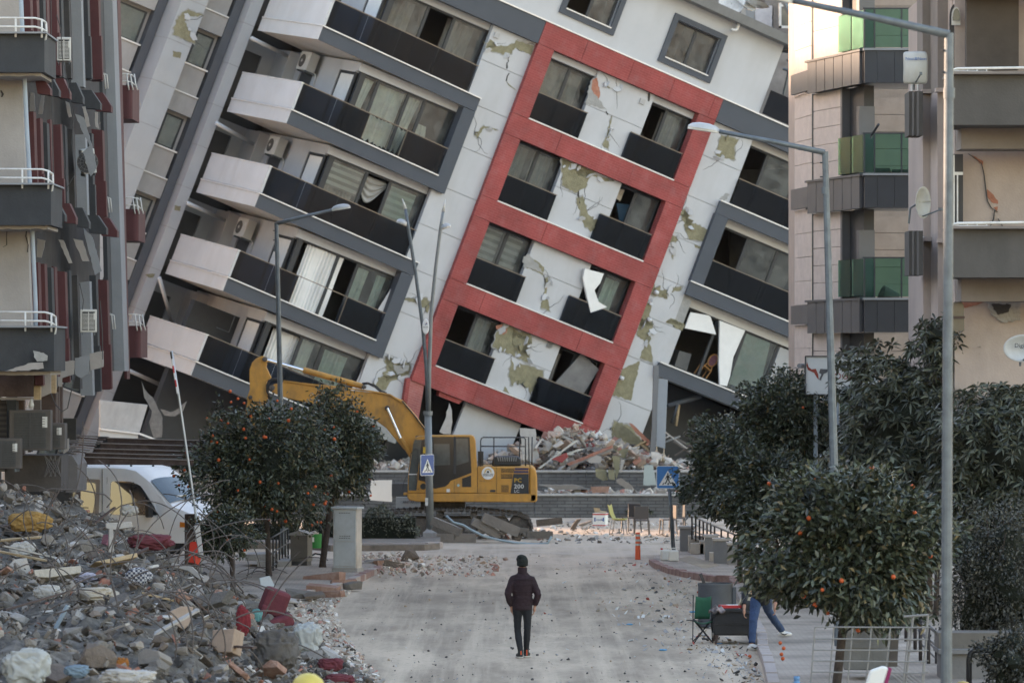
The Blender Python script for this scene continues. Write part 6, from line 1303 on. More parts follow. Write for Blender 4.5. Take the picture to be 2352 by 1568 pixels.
for i, (x, z, mt) in enumerate(((-.38, 1.06, sign_white), (-.12, 1.10, mk('yellow_bag', (.52, .43, .14), .6, .2)), (.1, 1.06, sign_white), (.28, 1.1, mk('pinkish_bag', (.4, .33, .3), .7, .3)))):
    b = thing('rubbish_bag', ('crumpled white bag at the left rim of the waste container', 'yellow bag on top of the waste container', 'white bag beside the yellow one on the waste container', 'pinkish bag at the right rim of the waste container')[i], 'bag', CN.location + Vector((x * .75, .2, z * .97)))
    bm = bmesh.new(); bmesh.ops.create_icosphere(bm, subdivisions=3, radius=.2); 
    for v in bm.verts: v.co *= 1 + .16 * math.sin(v.co.x * 40 + i) * math.sin(v.co.z * 35 + i * 2); v.co.z *= .62; v.co.x *= 1.2
    me = bpy.data.meshes.new('bag'); bm.to_mesh(me); bm.free(); me.materials.append(mt); me.polygons.foreach_set('use_smooth', [True] * len(me.polygons)); link('bag_skin', me, b)
GC = thing('grid_panel', 'white welded grid panel leaning in front of the waste container', 'grid', G(1995, 1640, .13)); gl_ = GC.location; gs = 157.0
def G2(x, y, dy=0): q = W(*K('G2', x, y), gs) - gl_; q.y += dy; return q
grid_m = mk('grid_grey', (.21, .205, .195), .6, .15, 5, .1)
for a, b in (((20, 340), (1300, 345)), ((20, 470), (1285, 478)), ((10, 595), (1270, 602)), ((0, 715), (1260, 730)), ((-10, 840), (1250, 855)), ((-20, 980), (1245, 990))): MB().tube([G2(*a), G2(*b)], .012, 6).build('bar', grid_m, GC)
for i in range(7): MB().tube([G2(25 + i * 210, 342, .01), G2(-25 + i * 205, 1010, .01)], .013, 6).build('bar', grid_m, GC)
for a, b in (((1030, 235), (1300, 215)), ((1135, 235), (1040, 1000)), ((1300, 215), (1240, 1000))): MB().tube([G2(*a, .25), G2(*b, .2)], .02, 6).build('end_bar', grid_m, GC)
for y in (345, 480, 605, 720, 850): MB().tube([G2(1100 - y * .05, y + 20, .2), G2(1285, y - 5, .02)], .011, 6).build('bar', grid_m, GC)
R2 = thing('ramp_railing', 'grey tube railing sloping behind the white grid panel', 'railing', G(2160, 1560, .13)); r2 = R2.location
def R2p(x, y, s=138): return W(*K('G2', x, y), s) - r2
for a, b in (((1050, 110), (1730, 720)), ((1030, 215), (1720, 890)), ((1170, 370), (1700, 960)), ((1180, 500), (1620, 930))): MB().tube([R2p(*a), R2p(*b)], .03 if a[1] < 200 else .018, 7).build('rail', mk('tube_grey', (.24, .23, .23), .5, .1), R2, smooth=True)
for x, y0, y1 in ((1040, 120, 500), (1140, 110, 590), (1200, 260, 720), (1290, 320, 830), (1380, 420, 920), (1640, 640, 900)): MB().tube([R2p(x, y0), R2p(x, y1)], .032, 7).build('post', mk('post_brown', (.06, .052, .05), .6), R2, smooth=True)
H2 = thing('hoop_barrier', 'black bent tube hoop barrier at the lower right corner', 'barrier', G(2240, 1600, .13)); h2 = H2.location; MB().tube([W(*K('G2', *q), 150) - h2 for q in ((1740, 1150), (1740, 700), (1760, 630), (1800, 600), (2085, 595))], .045, 9).build('tube', black_m, H2, smooth=True)
PL = thing('planter_ledge', 'pale stone ledge behind the lamp post at lower right', 'ledge', G(2230, 1560, .13)); MB().box(-.45, .9, .2, .9, 0, .40).build('base', stone_p, PL); MB().box(-.5, 1.0, .1, 1.0, .40, .47).build('slab', stone_p, PL); MB().box(-.48, .9, .3, 1.0, .47, .72).build('upper_block', mk('cream_block', (.17, .155, .135), .9), PL)
# blue water bottle, chair back and yellow lamp at the bottom edge
WB = thing('water_bottle', 'blue large water bottle cut by the bottom edge near the kerb', 'bottle', G(1830, 1630, .13)); bt_m = mk('blue_bottle', (.10, .22, .38), .25, .1, 3, 0); MB().lathe([(.001, 0), (.13, 0), (.135, .3), (.12, .36), (.05, .40), (.04, .43), (.045, .44), (.045, .49), (.001, .49)], 20).build('body', bt_m, WB, smooth=True)
CH2 = thing('upholstered_chair', 'wooden chair with white and pink padded back at the bottom edge', 'chair', G(1985, 1680, .13)); MB().prism([(-.06, .42), (.2, .46), (.34, .86), (.26, .90), (.08, .84)], -.05, .06).build('back_pad', sign_white, CH2, bevel=.03); MB().prism([(.22, .5), (.27, .5), (.37, .86), (.33, .88)], -.06, .07).build('piping', mk('magenta_trim', (.22, .02, .09), .7), CH2); MB().box(-.22, .26, -.25, .25, .36, .44).build('seat', mk('orange_wood', (.34, .16, .05), .5), CH2, bevel=.02)
for x in (-.2, .24):
    for y in (-.22, .22): MB().tube([(x, y, 0), (x, y, .38)], .02, 6).build('leg', MATS['orange_wood'], CH2)
YL = thing('yellow_lantern', 'round yellow lantern at the foot of the grey railing', 'lantern', G(2212, 1604, .13)); MB().lathe([(.001, 0), (.06, 0), (.11, .08), (.12, .17), (.08, .25), (.001, .27)], 16).build('globe', mk('mustard_enamel', (.42, .31, .10), .4), YL, smooth=True); MB().lathe([(.125, .18), (.13, .2), (.125, .22)], 16, cap=False).build('ring', pale_rail, YL)
# bull sign board
SN = thing('shop_sign', 'white shop sign with red and black bull head above the trees', 'sign', W(1935, 908, 105)); sn = SN.location; ss_ = 105.0
SN.location.z = 0; sn = SN.location
def sp(c, pts, y0, y1, name, mat): MB().prism(PX(c, pts, ss_, SN), y0, y1).build(name, mat, SN)
sp('13', rect(258, 885, 760, 1150), 0, .15, 'board', mk('sign_board_white', (.56, .58, .58), .5, .05, 2, 0)); 
for q in ((258, 882, 760, 890), (258, 1146, 760, 1152), (256, 885, 262, 1150)): sp('13', rect(*q), -.03, .16, 'frame', dark_grey)
sp('13', ((268, 925), (280, 960), (300, 975), (330, 972), (345, 1010), (350, 1048), (335, 1030), (318, 1000), (300, 992), (275, 980), (264, 950)), -.012, 0, 'bull_half', mk('bull_red', (.26, .045, .03), .6)); sp('13', ((432, 925), (438, 950), (425, 980), (400, 1000), (385, 1005), (362, 1052), (352, 1045), (368, 1010), (352, 1000), (360, 972), (410, 975), (430, 955)), -.012, 0, 'bull_half', mk('bull_grey', (.09, .09, .10), .6))
p = PX('13', ((415, 1043),), ss_, SN)[0]; text('BOĞA', .20, (p[0], -.01, p[1]), SN, mk('bull_red', (0, 0, 0)), sx=1.05); p = PX('13', ((500, 982),), ss_, SN)[0]; text('0555 0', .085, (p[0], -.01, p[1]), SN, panel_d)
for x in (330, 480, 640): MB().tube([(PX('13', ((x, 1150),), ss_, SN)[0][0], .08, PX('13', ((x, 1150),), ss_, SN)[0][1]), (PX('13', ((x, 1150),), ss_, SN)[0][0], .08, 0)], .05, 7).build('leg', mk('leg_blue_grey', (.3, .35, .4), .5), SN)
# leaning striped pole and prop at the left
LPp = thing('leaning_pole', 'thin leaning metal pole with red and white rod beside the pergola', 'pole', base_of(468, 103)); l0 = LPp.location; MB().tube([W(394, 806, 103) - l0, W(410, 905, 103) - l0, W(440, 1110, 103) - l0, W(452, 1200, 103) - l0, Vector((0, 0, 0))], .026, 8).build('tube', mk('bright_tube', (.5, .52, .53), .4, .1, metal=.3), LPp, smooth=True)
for i in range(6):
    a = W(392 + i * 2.6, 808 + i * 16, 103.2) - l0; b = W(392 + (i + 1) * 2.6, 808 + (i + 1) * 16, 103.2) - l0; MB().tube([a, b], .02, 7).build('band', redcap if i % 2 == 0 and i else white_metal if i else black_m, LPp)
# planter board with lettering, container behind the hedge
AB = thing('grey_board', 'grey lettered board at the foot of the excavator', 'board', W(942, 1165, 76)); AB.location.z = 0
m = MB().prism(PX('E2', rect(40, 905, 470, 1050), 76, AB), 0, .4).build('box', mk('blue_grey_board', (.25, .265, .27), .8, .1), AB); MB().prism(PX('E2', rect(-20, 735, 300, 900), 76, AB), .5, 1.2).build('dark_bin', dark_grey, AB); p = PX('E2', ((130, 985),), 76, AB)[0]; text('ANTAKYA BEL', .11, (p[0], -.01, p[1]), AB, panel_d)
BW = thing('white_sheet_stack', 'white board leaning behind the hedge left of the excavator', 'board', W(880, 1130, 74)); BW.location.z = 0; MB().prism(PX('D', ((852, 1103), (900, 1102), (900, 1152), (848, 1148)), 74, BW), 0, .1).build('board', sign_white, BW)
# grey cladding panel hanging plumb from the leaning block
HP = thing('hanging_panel', 'grey cladding panel hanging plumb below the right balconies', 'panel', W(1513, 1055, 66.5)); hq = HP.location.copy(); HP.location.z = 1.4
def hpz(c, pts, d0, d1, name, mat): MB().prism(PX(c, pts, 66.5, HP), d0, d1).build(name, mat, HP)
pan_b = mk('blue_grey_panel', (.25, .275, .30), .6, .08, 2, .05); pan_d = mk('grey_panel_edge', (.15, .155, .16), .6, .1)
hpz('Z4', ((205, 640), (302, 655), (292, 900), (275, 1320), (190, 1295), (200, 900)), 0, .08, 'face_sheet', pan_b); hpz('Z4', ((165, 520), (212, 515), (215, 640), (200, 900), (185, 1300), (165, 1420), (125, 1415), (150, 1100), (160, 700)), -.03, .5, 'side_sheet', pan_d)
for x in (190, 260): hpz('Z4', rect(x, 1300, x + 10, 1420), .1, .14, 'stud', chrome)
# ------------------------------------------------------------------ people
def remeshed(mb, name, mat, parent, vox=.012, smooth_it=4, disp=None):
    o = mb.build(name, mat, parent, smooth=True)
    r = o.modifiers.new('remesh', 'REMESH'); r.mode = 'VOXEL'; r.voxel_size = vox; r.use_smooth_shade = True
    sm = o.modifiers.new('smooth', 'SMOOTH'); sm.factor = .6; sm.iterations = smooth_it
    if disp:
        tx = bpy.data.textures.new(name + '_tex', 'CLOUDS'); tx.noise_scale = disp[1]; d = o.modifiers.new('folds', 'DISPLACE'); d.texture = tx; d.strength = disp[0]; d.mid_level = .5
    return o
def limb(m, pts, rad, n=12): m.tube(pts, rad, n)
def ell(m, c, r, n=14, k=9, M=None):
    m.lathe([(max(.001, math.sin(math.pi * i / k)), -math.cos(math.pi * i / k)) for i in range(k + 1)], n, c, (M or Matrix.Identity(3)) @ Matrix.Diagonal(r)); return m
skin = mk('skin', (.36, .19, .125), .6, .06, 4, 0); jacket_m = mk('maroon_jacket', (.019, .008, .011), .85, .25, 5, .25, 40); jeans_bk = mk('black_jeans', (.012, .013, .016), .85, .2, 6, .2, 60); knit = mk('knit_hat', (.010, .013, .011), .95, .2, 8, .5, 120)
shoe_bk = mk('black_shoe', (.014, .016, .015), .6, .2); sole_m = mk('cream_sole', (.45, .42, .36), .7); orange_t = mk('orange_tab', (.60, .09, .03), .6)
def hand(m, w, d, side, size=.19):
    """wrist w, direction d, five fingers curled towards the body"""
    d = Vector(d).normalized(); fw = Vector((0, 1, 0)); sdv = d.cross(fw).normalized() * side; pal = w + d * size * .28
    ell(m, w + d * size * .25, (.028, .042, .055), 10, 7)
    for i, L in enumerate((.44, .5, .47, .38)):
        b = w + d * size * .48 + fw * (.03 - i * .021); c1 = b + d * size * L * .45; c2 = c1 + d * size * L * .3 - sdv * .02; c3 = c2 + d * size * L * .12 - sdv * .03
        m.tube([b - d * .03, b, c1, c2, c3], [.009, .0095, .009, .0085, .007], 7)
    b = w + d * size * .2 + fw * .03; m.tube([b, b + fw * .03 + d * .03, b + fw * .035 + d * .065], [.012, .011, .008], 7)
g = G(1200, 1510); PE = thing('person', 'person in dark maroon jacket, black jeans and knit hat walking away', 'person', g)
# skeleton: x right, y away, z up; about 1.76 m with the hat
hipL, hipR = Vector((-.085, 0, .90)), Vector((.085, 0, .90)); knL, knR = Vector((-.085, .05, .49)), Vector((.085, .02, .50)); anL, anR = Vector((-.035, -.06, .085)), Vector((.065, .14, .09))
shL, shR = Vector((-.155, 0, 1.385)), Vector((.155, 0, 1.375)); elL, elR = Vector((-.258, -.05, 1.12)), Vector((.272, -.03, 1.10)); wrL, wrR = Vector((-.195, .04, .885)), Vector((.215, .02, .895))
b = MB(); b.tube([Vector((0, 0, .86)), Vector((0, .01, 1.05)), Vector((0, 0, 1.3)), Vector((0, .01, 1.44)), Vector((0, .015, 1.56))], [.09, .085, .09, .06, .05], 14)
for h, k_, a in ((hipL, knL, anL), (hipR, knR, anR)): limb(b, [h + Vector((0, 0, .04)), h, k_, (k_ + a) / 2, a, a + Vector((0, .02, -.05))], [.055, .055, .04, .038, .03, .02]); ell(b, a + Vector((0, .04, -.05)), (.03, .08, .02))
for s_, e, w_, sd_ in ((shL, elL, wrL, -1), (shR, elR, wrR, 1)): limb(b, [s_ * .9 + Vector((0, 0, .13)), e, w_], [.04, .04, .028]); hand(b, w_, (w_ - e) * 1 + Vector((0, 0, -.15)), sd_)
ell(b, Vector((0, .02, 1.645)), (.075, .095, .115)); ell(b, Vector((.005, .115, 1.63)), (.014, .02, .022))
for sx in (-1, 1): ell(b, Vector((sx * .078, .02, 1.635)), (.012, .02, .03)); ell(b, Vector((sx * .03, .105, 1.66)), (.012, .01, .009))
ell(b, Vector((0, .108, 1.59)), (.025, .01, .008))
remeshed(b, 'body', skin, PE, .011, 2)
j = MB(); j.lathe([(.001, .84), (.6, .845), (.96, .88), (1.0, .98), (.97, 1.08), (1.02, 1.18), (1.06, 1.28), (1.0, 1.36), (.80, 1.42), (.5, 1.48), (.001, 1.51)], 26, (0, .0, 0), Matrix.Diagonal((.175, .125, 1)))
for s_, e, w_ in ((shL, elL, wrL), (shR, elR, wrR)): limb(j, [s_ * .62 + Vector((0, 0, .53)), s_ + Vector((0, 0, -.01)), (s_ + e) / 2, e, (e + w_) / 2, w_ + Vector((0, 0, .02))], [.07, .075, .068, .062, .058, .046])
jk = remeshed(j, 'jacket', jacket_m, PE, .012, 3, (.022, .06))
cl = MB().lathe([(.085, 1.47), (.082, 1.50), (.083, 1.56), (.078, 1.575), (.06, 1.57), (.06, 1.5)], 20, (0, .01, 0), Matrix.Diagonal((1, 1.05, 1)), cap=False); cl.build('collar', jacket_m, PE, smooth=True)
for z in (1.04, 1.16, 1.27, 1.37): MB().lathe([(.178 + .012 * (z > 1.2) , z - .006), (.185 + .012 * (z > 1.2), z), (.178 + .012 * (z > 1.2), z + .006)], 26, (0, 0, 0), Matrix.Diagonal((1, .735, 1)), cap=False).build('quilt_seam', mk('jacket_seam', (.016, .007, .01), .9), PE)
MB().lathe([(.165, .835), (.172, .85), (.172, .90), (.165, .91)], 26, (0, 0, 0), Matrix.Diagonal((1, .72, 1)), cap=False).build('hem', jacket_m, PE, smooth=True)
t = MB(); ell(t, Vector((0, 0, .90)), (.155, .115, .12))
for h, k_, a in ((hipL, knL, anL), (hipR, knR, anR)): limb(t, [h + Vector((0, 0, .04)), h + Vector((0, 0, -.08)), (h + k_) / 2, k_, k_.lerp(a, .35), a + Vector((0, 0, .05)), a + Vector((0, .01, .0))], [.085, .088, .074, .06, .062, .048, .046])
remeshed(t, 'trousers', jeans_bk, PE, .011, 2, (.01, .04))
for a, rz in ((anL, .35), (anR, -.3)):
    M = Matrix.Rotation(rz, 3, 'Z'); fo = MB(); ell(fo, a + M @ Vector((0, .055, -.04)), (.045, .135, .045), M=M); limb(fo, [a + Vector((0, 0, -.05)), a + Vector((0, 0, .05))], [.05, .048]); remeshed(fo, 'shoe', shoe_bk, PE, .01, 1)
    sol = MB().lathe([(.001, 0), (.05, 0), (.054, .012), (.05, .028), (.001, .028)], 18, a + M @ Vector((0, .055, -a.z + .0)), M @ Matrix.Diagonal((1, 2.75, 1))); sol.warp(lambda v: v + Vector((0, 0, 0))); sol.build('sole', sole_m, PE, smooth=False)
    MB().cbox(a + Vector((.012, -.052, -.005)), (.02, .01, .10)).build('heel_tab', orange_t, PE)
h_ = MB(); ell(h_, Vector((.0, .01, 1.675)), (.098, .112, .118), 18, 10); ell(h_, Vector((-.02, -.02, 1.75)), (.075, .07, .05)); ell(h_, Vector((-.05, 0, 1.715)), (.06, .06, .06)); remeshed(h_, 'knit_hat', knit, PE, .009, 3, (.008, .03))
MB().lathe([(.098, 1.60), (.103, 1.62), (.102, 1.655), (.096, 1.66)], 22, (0, .012, 0), Matrix.Diagonal((.95, 1.1, 1)), cap=False).build('hat_brim', knit, PE, smooth=True)
# second person bending over the armchair, hidden above the knees by the orange tree
jeans = mk('blue_jeans', (.030, .055, .12), .85, .35, 5, .25, 40); shoe_w = mk('white_trainer', (.62, .61, .58), .6, .1); navy_top = mk('dark_top', (.015, .016, .02), .9, .2)
f1 = G(1727, 1493); P2 = thing('person', 'person in blue jeans and white trainers bending behind the near orange tree', 'person', f1); f2 = G(1798, 1462, .13) - f1
aL, aR = Vector((0, 0, .10)), f2 + Vector((-.02, 0, .10)); hp1, hp2 = Vector((.10, .45, .88)), Vector((.28, .55, .88)); k1, k2 = Vector((.03, .10, .50)), f2 * .62 + Vector((-.06, 0, .58))
b = MB(); b.tube([Vector((.19, .5, .84)), Vector((.19, .35, 1.1)), Vector((.18, .1, 1.3)), Vector((.17, -.02, 1.36))], [.09, .09, .10, .06], 12); ell(b, Vector((.16, -.12, 1.42)), (.08, .11, .1))
for h, k_, a in ((hp1, k1, aL), (hp2, k2, aR)): limb(b, [h, k_, a], [.06, .045, .035]); ell(b, a + Vector((.03, 0, -.05)), (.07, .03, .025))
for sx, hd in ((-1, Vector((-.15, -.2, .75))), (1, Vector((.4, -.15, .8)))): e = Vector((.18 + sx * .3, .05, 1.05)); limb(b, [Vector((.18 + sx * .19, .12, 1.3)), e, hd], [.055, .045, .03]); hand(b, hd, (0, -.3, -1), sx)
remeshed(b, 'body', skin, P2, .013, 2)
t = MB(); ell(t, Vector((.19, .5, .9)), (.18, .15, .14))
for h, k_, a in ((hp1, k1, aL), (hp2, k2, aR)): limb(t, [h, h.lerp(k_, .5), k_, k_.lerp(a, .5), a + Vector((0, 0, .03))], [.11, .092, .076, .07, .062])
remeshed(t, 'trousers', jeans, P2, .012, 2, (.016, .04)); tp = MB(); tp.tube([Vector((.19, .5, .86)), Vector((.19, .35, 1.1)), Vector((.18, .1, 1.31)), Vector((.17, .0, 1.36))], [.17, .17, .18, .1], 14); limb(tp, [Vector((-.01, .12, 1.3)), Vector((-.12, .05, 1.05)), Vector((-.15, -.15, .82))], [.08, .07, .05]); limb(tp, [Vector((.37, .12, 1.3)), Vector((.48, .05, 1.05)), Vector((.42, -.1, .85))], [.08, .07, .05]); remeshed(tp, 'jumper', navy_top, P2, .015, 2)
ell(MB(), Vector((.16, -.11, 1.46)), (.09, .12, .09)).build('hair', black_m, P2, smooth=True)
for a, rz in ((aL, math.radians(-95)), (aR, math.radians(-100))):
    M = Matrix.Rotation(rz, 3, 'Z'); fo = MB(); ell(fo, a + M @ Vector((0, .05, -.045)), (.05, .145, .05), M=M); limb(fo, [a + Vector((0, 0, -.05)), a + Vector((0, 0, .02))], [.055, .05]); remeshed(fo, 'trainer', shoe_w, P2, .011, 1)
    sw = MB().tube([a + Vector((-.02, -.058, -.03)), a + Vector((.05, -.066, -.055)), a + Vector((.13, -.05, -.02))], [.006, .012, .003], 5).build('side_mark', black_m, P2)
# ------------------------------------------------------------------ trees
leaf_o = leafm('orange_leaf', (0.008, 0.013, 0.007), (0.085, 0.100, 0.058), .36, .16); leaf_l = leafm('loquat_leaf', (0.008, 0.012, 0.007), (0.082, 0.092, 0.060), .42); leaf_d = leafm('dark_leaf', (0.011, 0.013, 0.009), (0.070, 0.070, 0.052), .5); leaf_h = leafm('hedge_leaf', (0.035, 0.042, 0.026), (0.135, 0.14, 0.10), .6)
bark = mk('bark', (.055, .043, .036), .95, .3, 8, .8, 30); fruit_m = mk('orange_fruit', (.46, .085, .018), .5, .15, 8, .15, 60)
def leaves_mesh(name, centers, dirs, length, width, mat, rg, fold=.25, droop=0.0):
    n = len(centers); d = dirs / np.linalg.norm(dirs, axis=1, keepdims=True)
    r = rg.normal(size=(n, 3)); sd_ = np.cross(d, r); sd_ /= np.linalg.norm(sd_, axis=1, keepdims=True) + 1e-9; up = np.cross(sd_, d)
    L = length * rg.uniform(.65, 1.2, (n, 1)); Wd = width * rg.uniform(.75, 1.2, (n, 1))
    dz = np.array([[0, 0, 1.0]])
    p0 = centers; m1 = centers + d * L * .45 + up * L * .02; tip = centers + d * L - dz * droop * L
    a = m1 + sd_ * Wd * .5 + up * Wd * fold; b = m1 - sd_ * Wd * .5 + up * Wd * fold
    a2 = centers + d * L * .78 + sd_ * Wd * .3 + up * Wd * fold * .6 - dz * droop * L * .5; b2 = centers + d * L * .78 - sd_ * Wd * .3 + up * Wd * fold * .6 - dz * droop * L * .5; m2 = centers + d * L * .8 - dz * droop * L * .5
    V = np.stack([p0, a, a2, tip, b2, b, m1, m2], 1).reshape(-1, 3); i = np.arange(n)[:, None] * 8
    Fc = np.concatenate([i + np.array([[0, 6, 1, 1]])[:, :3], i + np.array([[0, 5, 6]])]); Q = np.concatenate([i + np.array([[1, 6, 7, 2]]), i + np.array([[6, 5, 4, 7]])]); T2 = np.concatenate([i + np.array([[2, 7, 3]]), i + np.array([[7, 4, 3]])])
    T = np.concatenate([Fc, T2]); me = bpy.data.meshes.new(name)
    me.vertices.add(len(V)); me.vertices.foreach_set('co', V.ravel().astype(np.float32))
    nl = len(T) * 3 + len(Q) * 4; me.loops.add(nl); me.loops.foreach_set('vertex_index', np.concatenate([T.ravel(), Q.ravel()]).astype(np.int32))
    me.polygons.add(len(T) + len(Q)); st = np.concatenate([np.arange(len(T)) * 3, len(T) * 3 + np.arange(len(Q)) * 4]).astype(np.int32)
    me.polygons.foreach_set('loop_start', st); me.materials.append(mat); me.update(calc_edges=True); me.validate(); return me
def lump(p, seed, amp=.16, fr=2.3):
    q = p * fr + seed; return 1 + amp * (np.sin(q[:, 0] * 1.7 + np.sin(q[:, 1] * 2.1)) + np.sin(q[:, 2] * 2.3 + q[:, 0]) + .6 * np.sin(q[:, 1] * 4.1 + q[:, 2] * 3.3))
def crown_pts(rg, n, rad, seed, inner=.55, amp=.15, flat=0):
    d = rg.normal(size=(n, 3)); d /= np.linalg.norm(d, axis=1, keepdims=True); f = inner + (1 - inner) * rg.uniform(0, 1, (n, 1)) ** .6
    q = d * f * lump(d, seed, amp)[:, None] * np.array(rad); q[:, 2] = np.where(q[:, 2] < 0, np.maximum(q[:, 2] * .82, -.85 * rad[2]), q[:, 2]); return q, d
def orange_tree(label, base, cz, rad, nclump, per, leaf, seed, fruits, trunk_r=.07, mat=None, width=.42, lean=(0, 0), name='orange_tree', cat='orange tree', amp=.15, fruit_list=None, kind='o', core=True, fr=.038):
    rg = np.random.default_rng(seed); t = thing(name, label, cat, base); C = np.array([lean[0], lean[1], cz])
    tw = MB(); top = Vector((lean[0], lean[1], cz + rad[2] * .25)); mid = Vector((lean[0] * .4 + .03, lean[1] * .4, cz * .5))
    tw.tube([Vector((0, 0, -.05)), Vector((0, 0, .12)), mid, Vector((lean[0], lean[1], cz - rad[2] * .45)), top], [trunk_r * 1.5, trunk_r * 1.1, trunk_r, trunk_r * .8, trunk_r * .3], 9)
    tw.build('trunk', bark, t, smooth=True)
    br_ = MB()
    for i in range(12):
        d = rg.normal(size=3); d[2] = abs(d[2]) * .8; d /= np.linalg.norm(d); s = Vector((lean[0], lean[1], cz - rad[2] * rg.uniform(.2, .6))); e = Vector(C + d * np.array(rad) * .8); br_.tube([s, s.lerp(e, .5) + Vector((0, 0, .06)), e], [trunk_r * .5, trunk_r * .3, .008], 6)
    br_.build('limbs', bark, t, smooth=True)
    P0, D0 = crown_pts(rg, nclump, rad, seed, .5, amp)
    if kind == 'o':
        cs = []; ds = []
        for p, d in zip(P0, D0):
            k = per; off = rg.normal(size=(k, 3)) * (.11 * max(rad) / 1.6); cs.append(p + off); dd = d * .9 + rg.normal(size=(k, 3)) * .75 + np.array([0, 0, -.12]); ds.append(dd)
        cs = np.concatenate(cs); ds = np.concatenate(ds); me = leaves_mesh('crown', cs + C, ds, leaf, leaf * width, mat or leaf_o, rg, .2, .12)
    else:
        cs = []; ds = []
        for p, d in zip(P0, D0):
            ax = d * .6 + np.array([0, 0, .65]) + rg.normal(size=3) * .25; ax /= np.linalg.norm(ax); u = np.cross(ax, rg.normal(size=3)); u /= np.linalg.norm(u); v = np.cross(ax, u)
            an = np.arange(per) * 2.399 + rg.uniform(0, 6); lift = np.linspace(.9, -.5, per)[:, None]; dd = (np.cos(an)[:, None] * u + np.sin(an)[:, None] * v) + ax * lift
            cs.append(np.repeat(p[None], per, 0) + ax * lift * .04); ds.append(dd)
        cs = np.concatenate(cs); ds = np.concatenate(ds); me = leaves_mesh('crown', cs + C, ds, leaf, leaf * width, mat or leaf_l, rg, .22, .3)
    link('crown', me, t)
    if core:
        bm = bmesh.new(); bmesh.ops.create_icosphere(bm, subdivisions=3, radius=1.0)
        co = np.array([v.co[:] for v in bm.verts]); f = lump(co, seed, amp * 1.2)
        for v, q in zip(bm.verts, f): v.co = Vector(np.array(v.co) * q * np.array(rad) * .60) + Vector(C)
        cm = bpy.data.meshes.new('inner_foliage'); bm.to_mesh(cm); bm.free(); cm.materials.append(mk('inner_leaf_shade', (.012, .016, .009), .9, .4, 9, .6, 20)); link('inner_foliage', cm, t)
    if fruits or fruit_list:
        fm_ = MB().lathe([(max(.001, fr * math.sin(math.pi * i / 7)), -fr * math.cos(math.pi * i / 7)) for i in range(8)], 10).mesh('orange', fruit_m, True)
        for p in (fruit_list or []): link('orange', fm_, t, Vector(p) - base, None, [rnd.uniform(.85, 1.15)] * 3)
        if fruits:
            Pf, Df = crown_pts(rg, fruits, rad, seed, .93, amp)
            for p, d in zip(Pf, Df):
                if d[1] < .35: link('orange', fm_, t, Vector(p * 1.08 + C), None, [rnd.uniform(.8, 1.15)] * 3)
    return t
def tree_at(label, trunk, crown, rpx, s, nclump, per, leaf, seed, fruits=0, **k):
    """trunk foot and crown centre given as photo pixels at scale s; crown radii in pixels"""
    x = (trunk - CU) / s; b = Vector((x, F / s, .1)); cx = (crown[0] - CU) / s - x; cz = CH + (HZ - crown[1]) / s - .1
    return orange_tree(label, b, cz, (rpx[0] / s, rpx[2] / s if len(rpx) > 2 else rpx[0] / s * .9, rpx[1] / s), nclump, per, leaf, seed, fruits, lean=(cx, 0), **k)
tree_at('orange tree full of fruit above the white van and rubble', 618, (600, 1085), (152, 150), 98, 760, 20, .125, 3, 80, trunk_r=.06)
tree_at('taller orange tree with few fruit in front of the excavator boom', 741, (775, 1040), (98, 128), 94, 560, 20, .12, 5, 22, trunk_r=.075)
tree_at('small dark citrus sapling under the fruiting tree by the rubble', 535, (520, 1225), (85, 65), 103, 200, 16, .10, 8, 2, trunk_r=.05)
tree_at('near orange tree with dark trunk at the lower right', 1922, (1950, 1262), (198, 194), 150, 960, 20, .14, 11, 30, trunk_r=.065, fr=.036)
tree_at('orange tree left of the row on the right pavement', 1700, (1690, 1085), (115, 120), 101, 620, 20, .13, 13, 3, trunk_r=.06)
tree_at('orange tree under the bull sign on the right pavement', 1853, (1805, 985), (122, 130), 104, 680, 20, .13, 15, 4, trunk_r=.075)
tree_at('orange tree hanging low beside the stair piers', 1790, (1770, 1150), (130, 105), 106, 560, 20, .13, 16, 3, trunk_r=.06)
tree_at('big loquat tree with long leaves in front of the plaster block', 2130, (2120, 1010), (222, 228), 115, 950, 14, .22, 17, 0, trunk_r=.10, kind='l', width=.28, name='loquat_tree', cat='loquat tree', amp=.14)
tree_at('loquat tree at the right edge behind the lamp post', 2330, (2290, 1075), (180, 205), 120, 720, 14, .21, 19, 0, trunk_r=.09, kind='l', width=.28, name='loquat_tree', cat='loquat tree', amp=.18)
tree_at('top spray of the loquat tree by the arched window', 2150, (2165, 790), (80, 75), 116, 90, 13, .20, 23, 0, trunk_r=.05, kind='l', width=.28, name='loquat_tree', cat='loquat tree', amp=.2)
tree_at('dark small leaved shrub tree filling the lower right corner', 2290, (2285, 1330), (120, 190), 142, 640, 18, .06, 29, 0, trunk_r=.05, mat=leaf_d, width=.6, name='shrub_tree', cat='shrub', amp=.2)
tree_at('dark drooping shrub at the bottom right edge', 2330, (2330, 1520), (90, 90), 150, 220, 18, .06, 31, 0, trunk_r=.04, mat=leaf_d, width=.6, name='shrub_tree', cat='shrub', amp=.2)
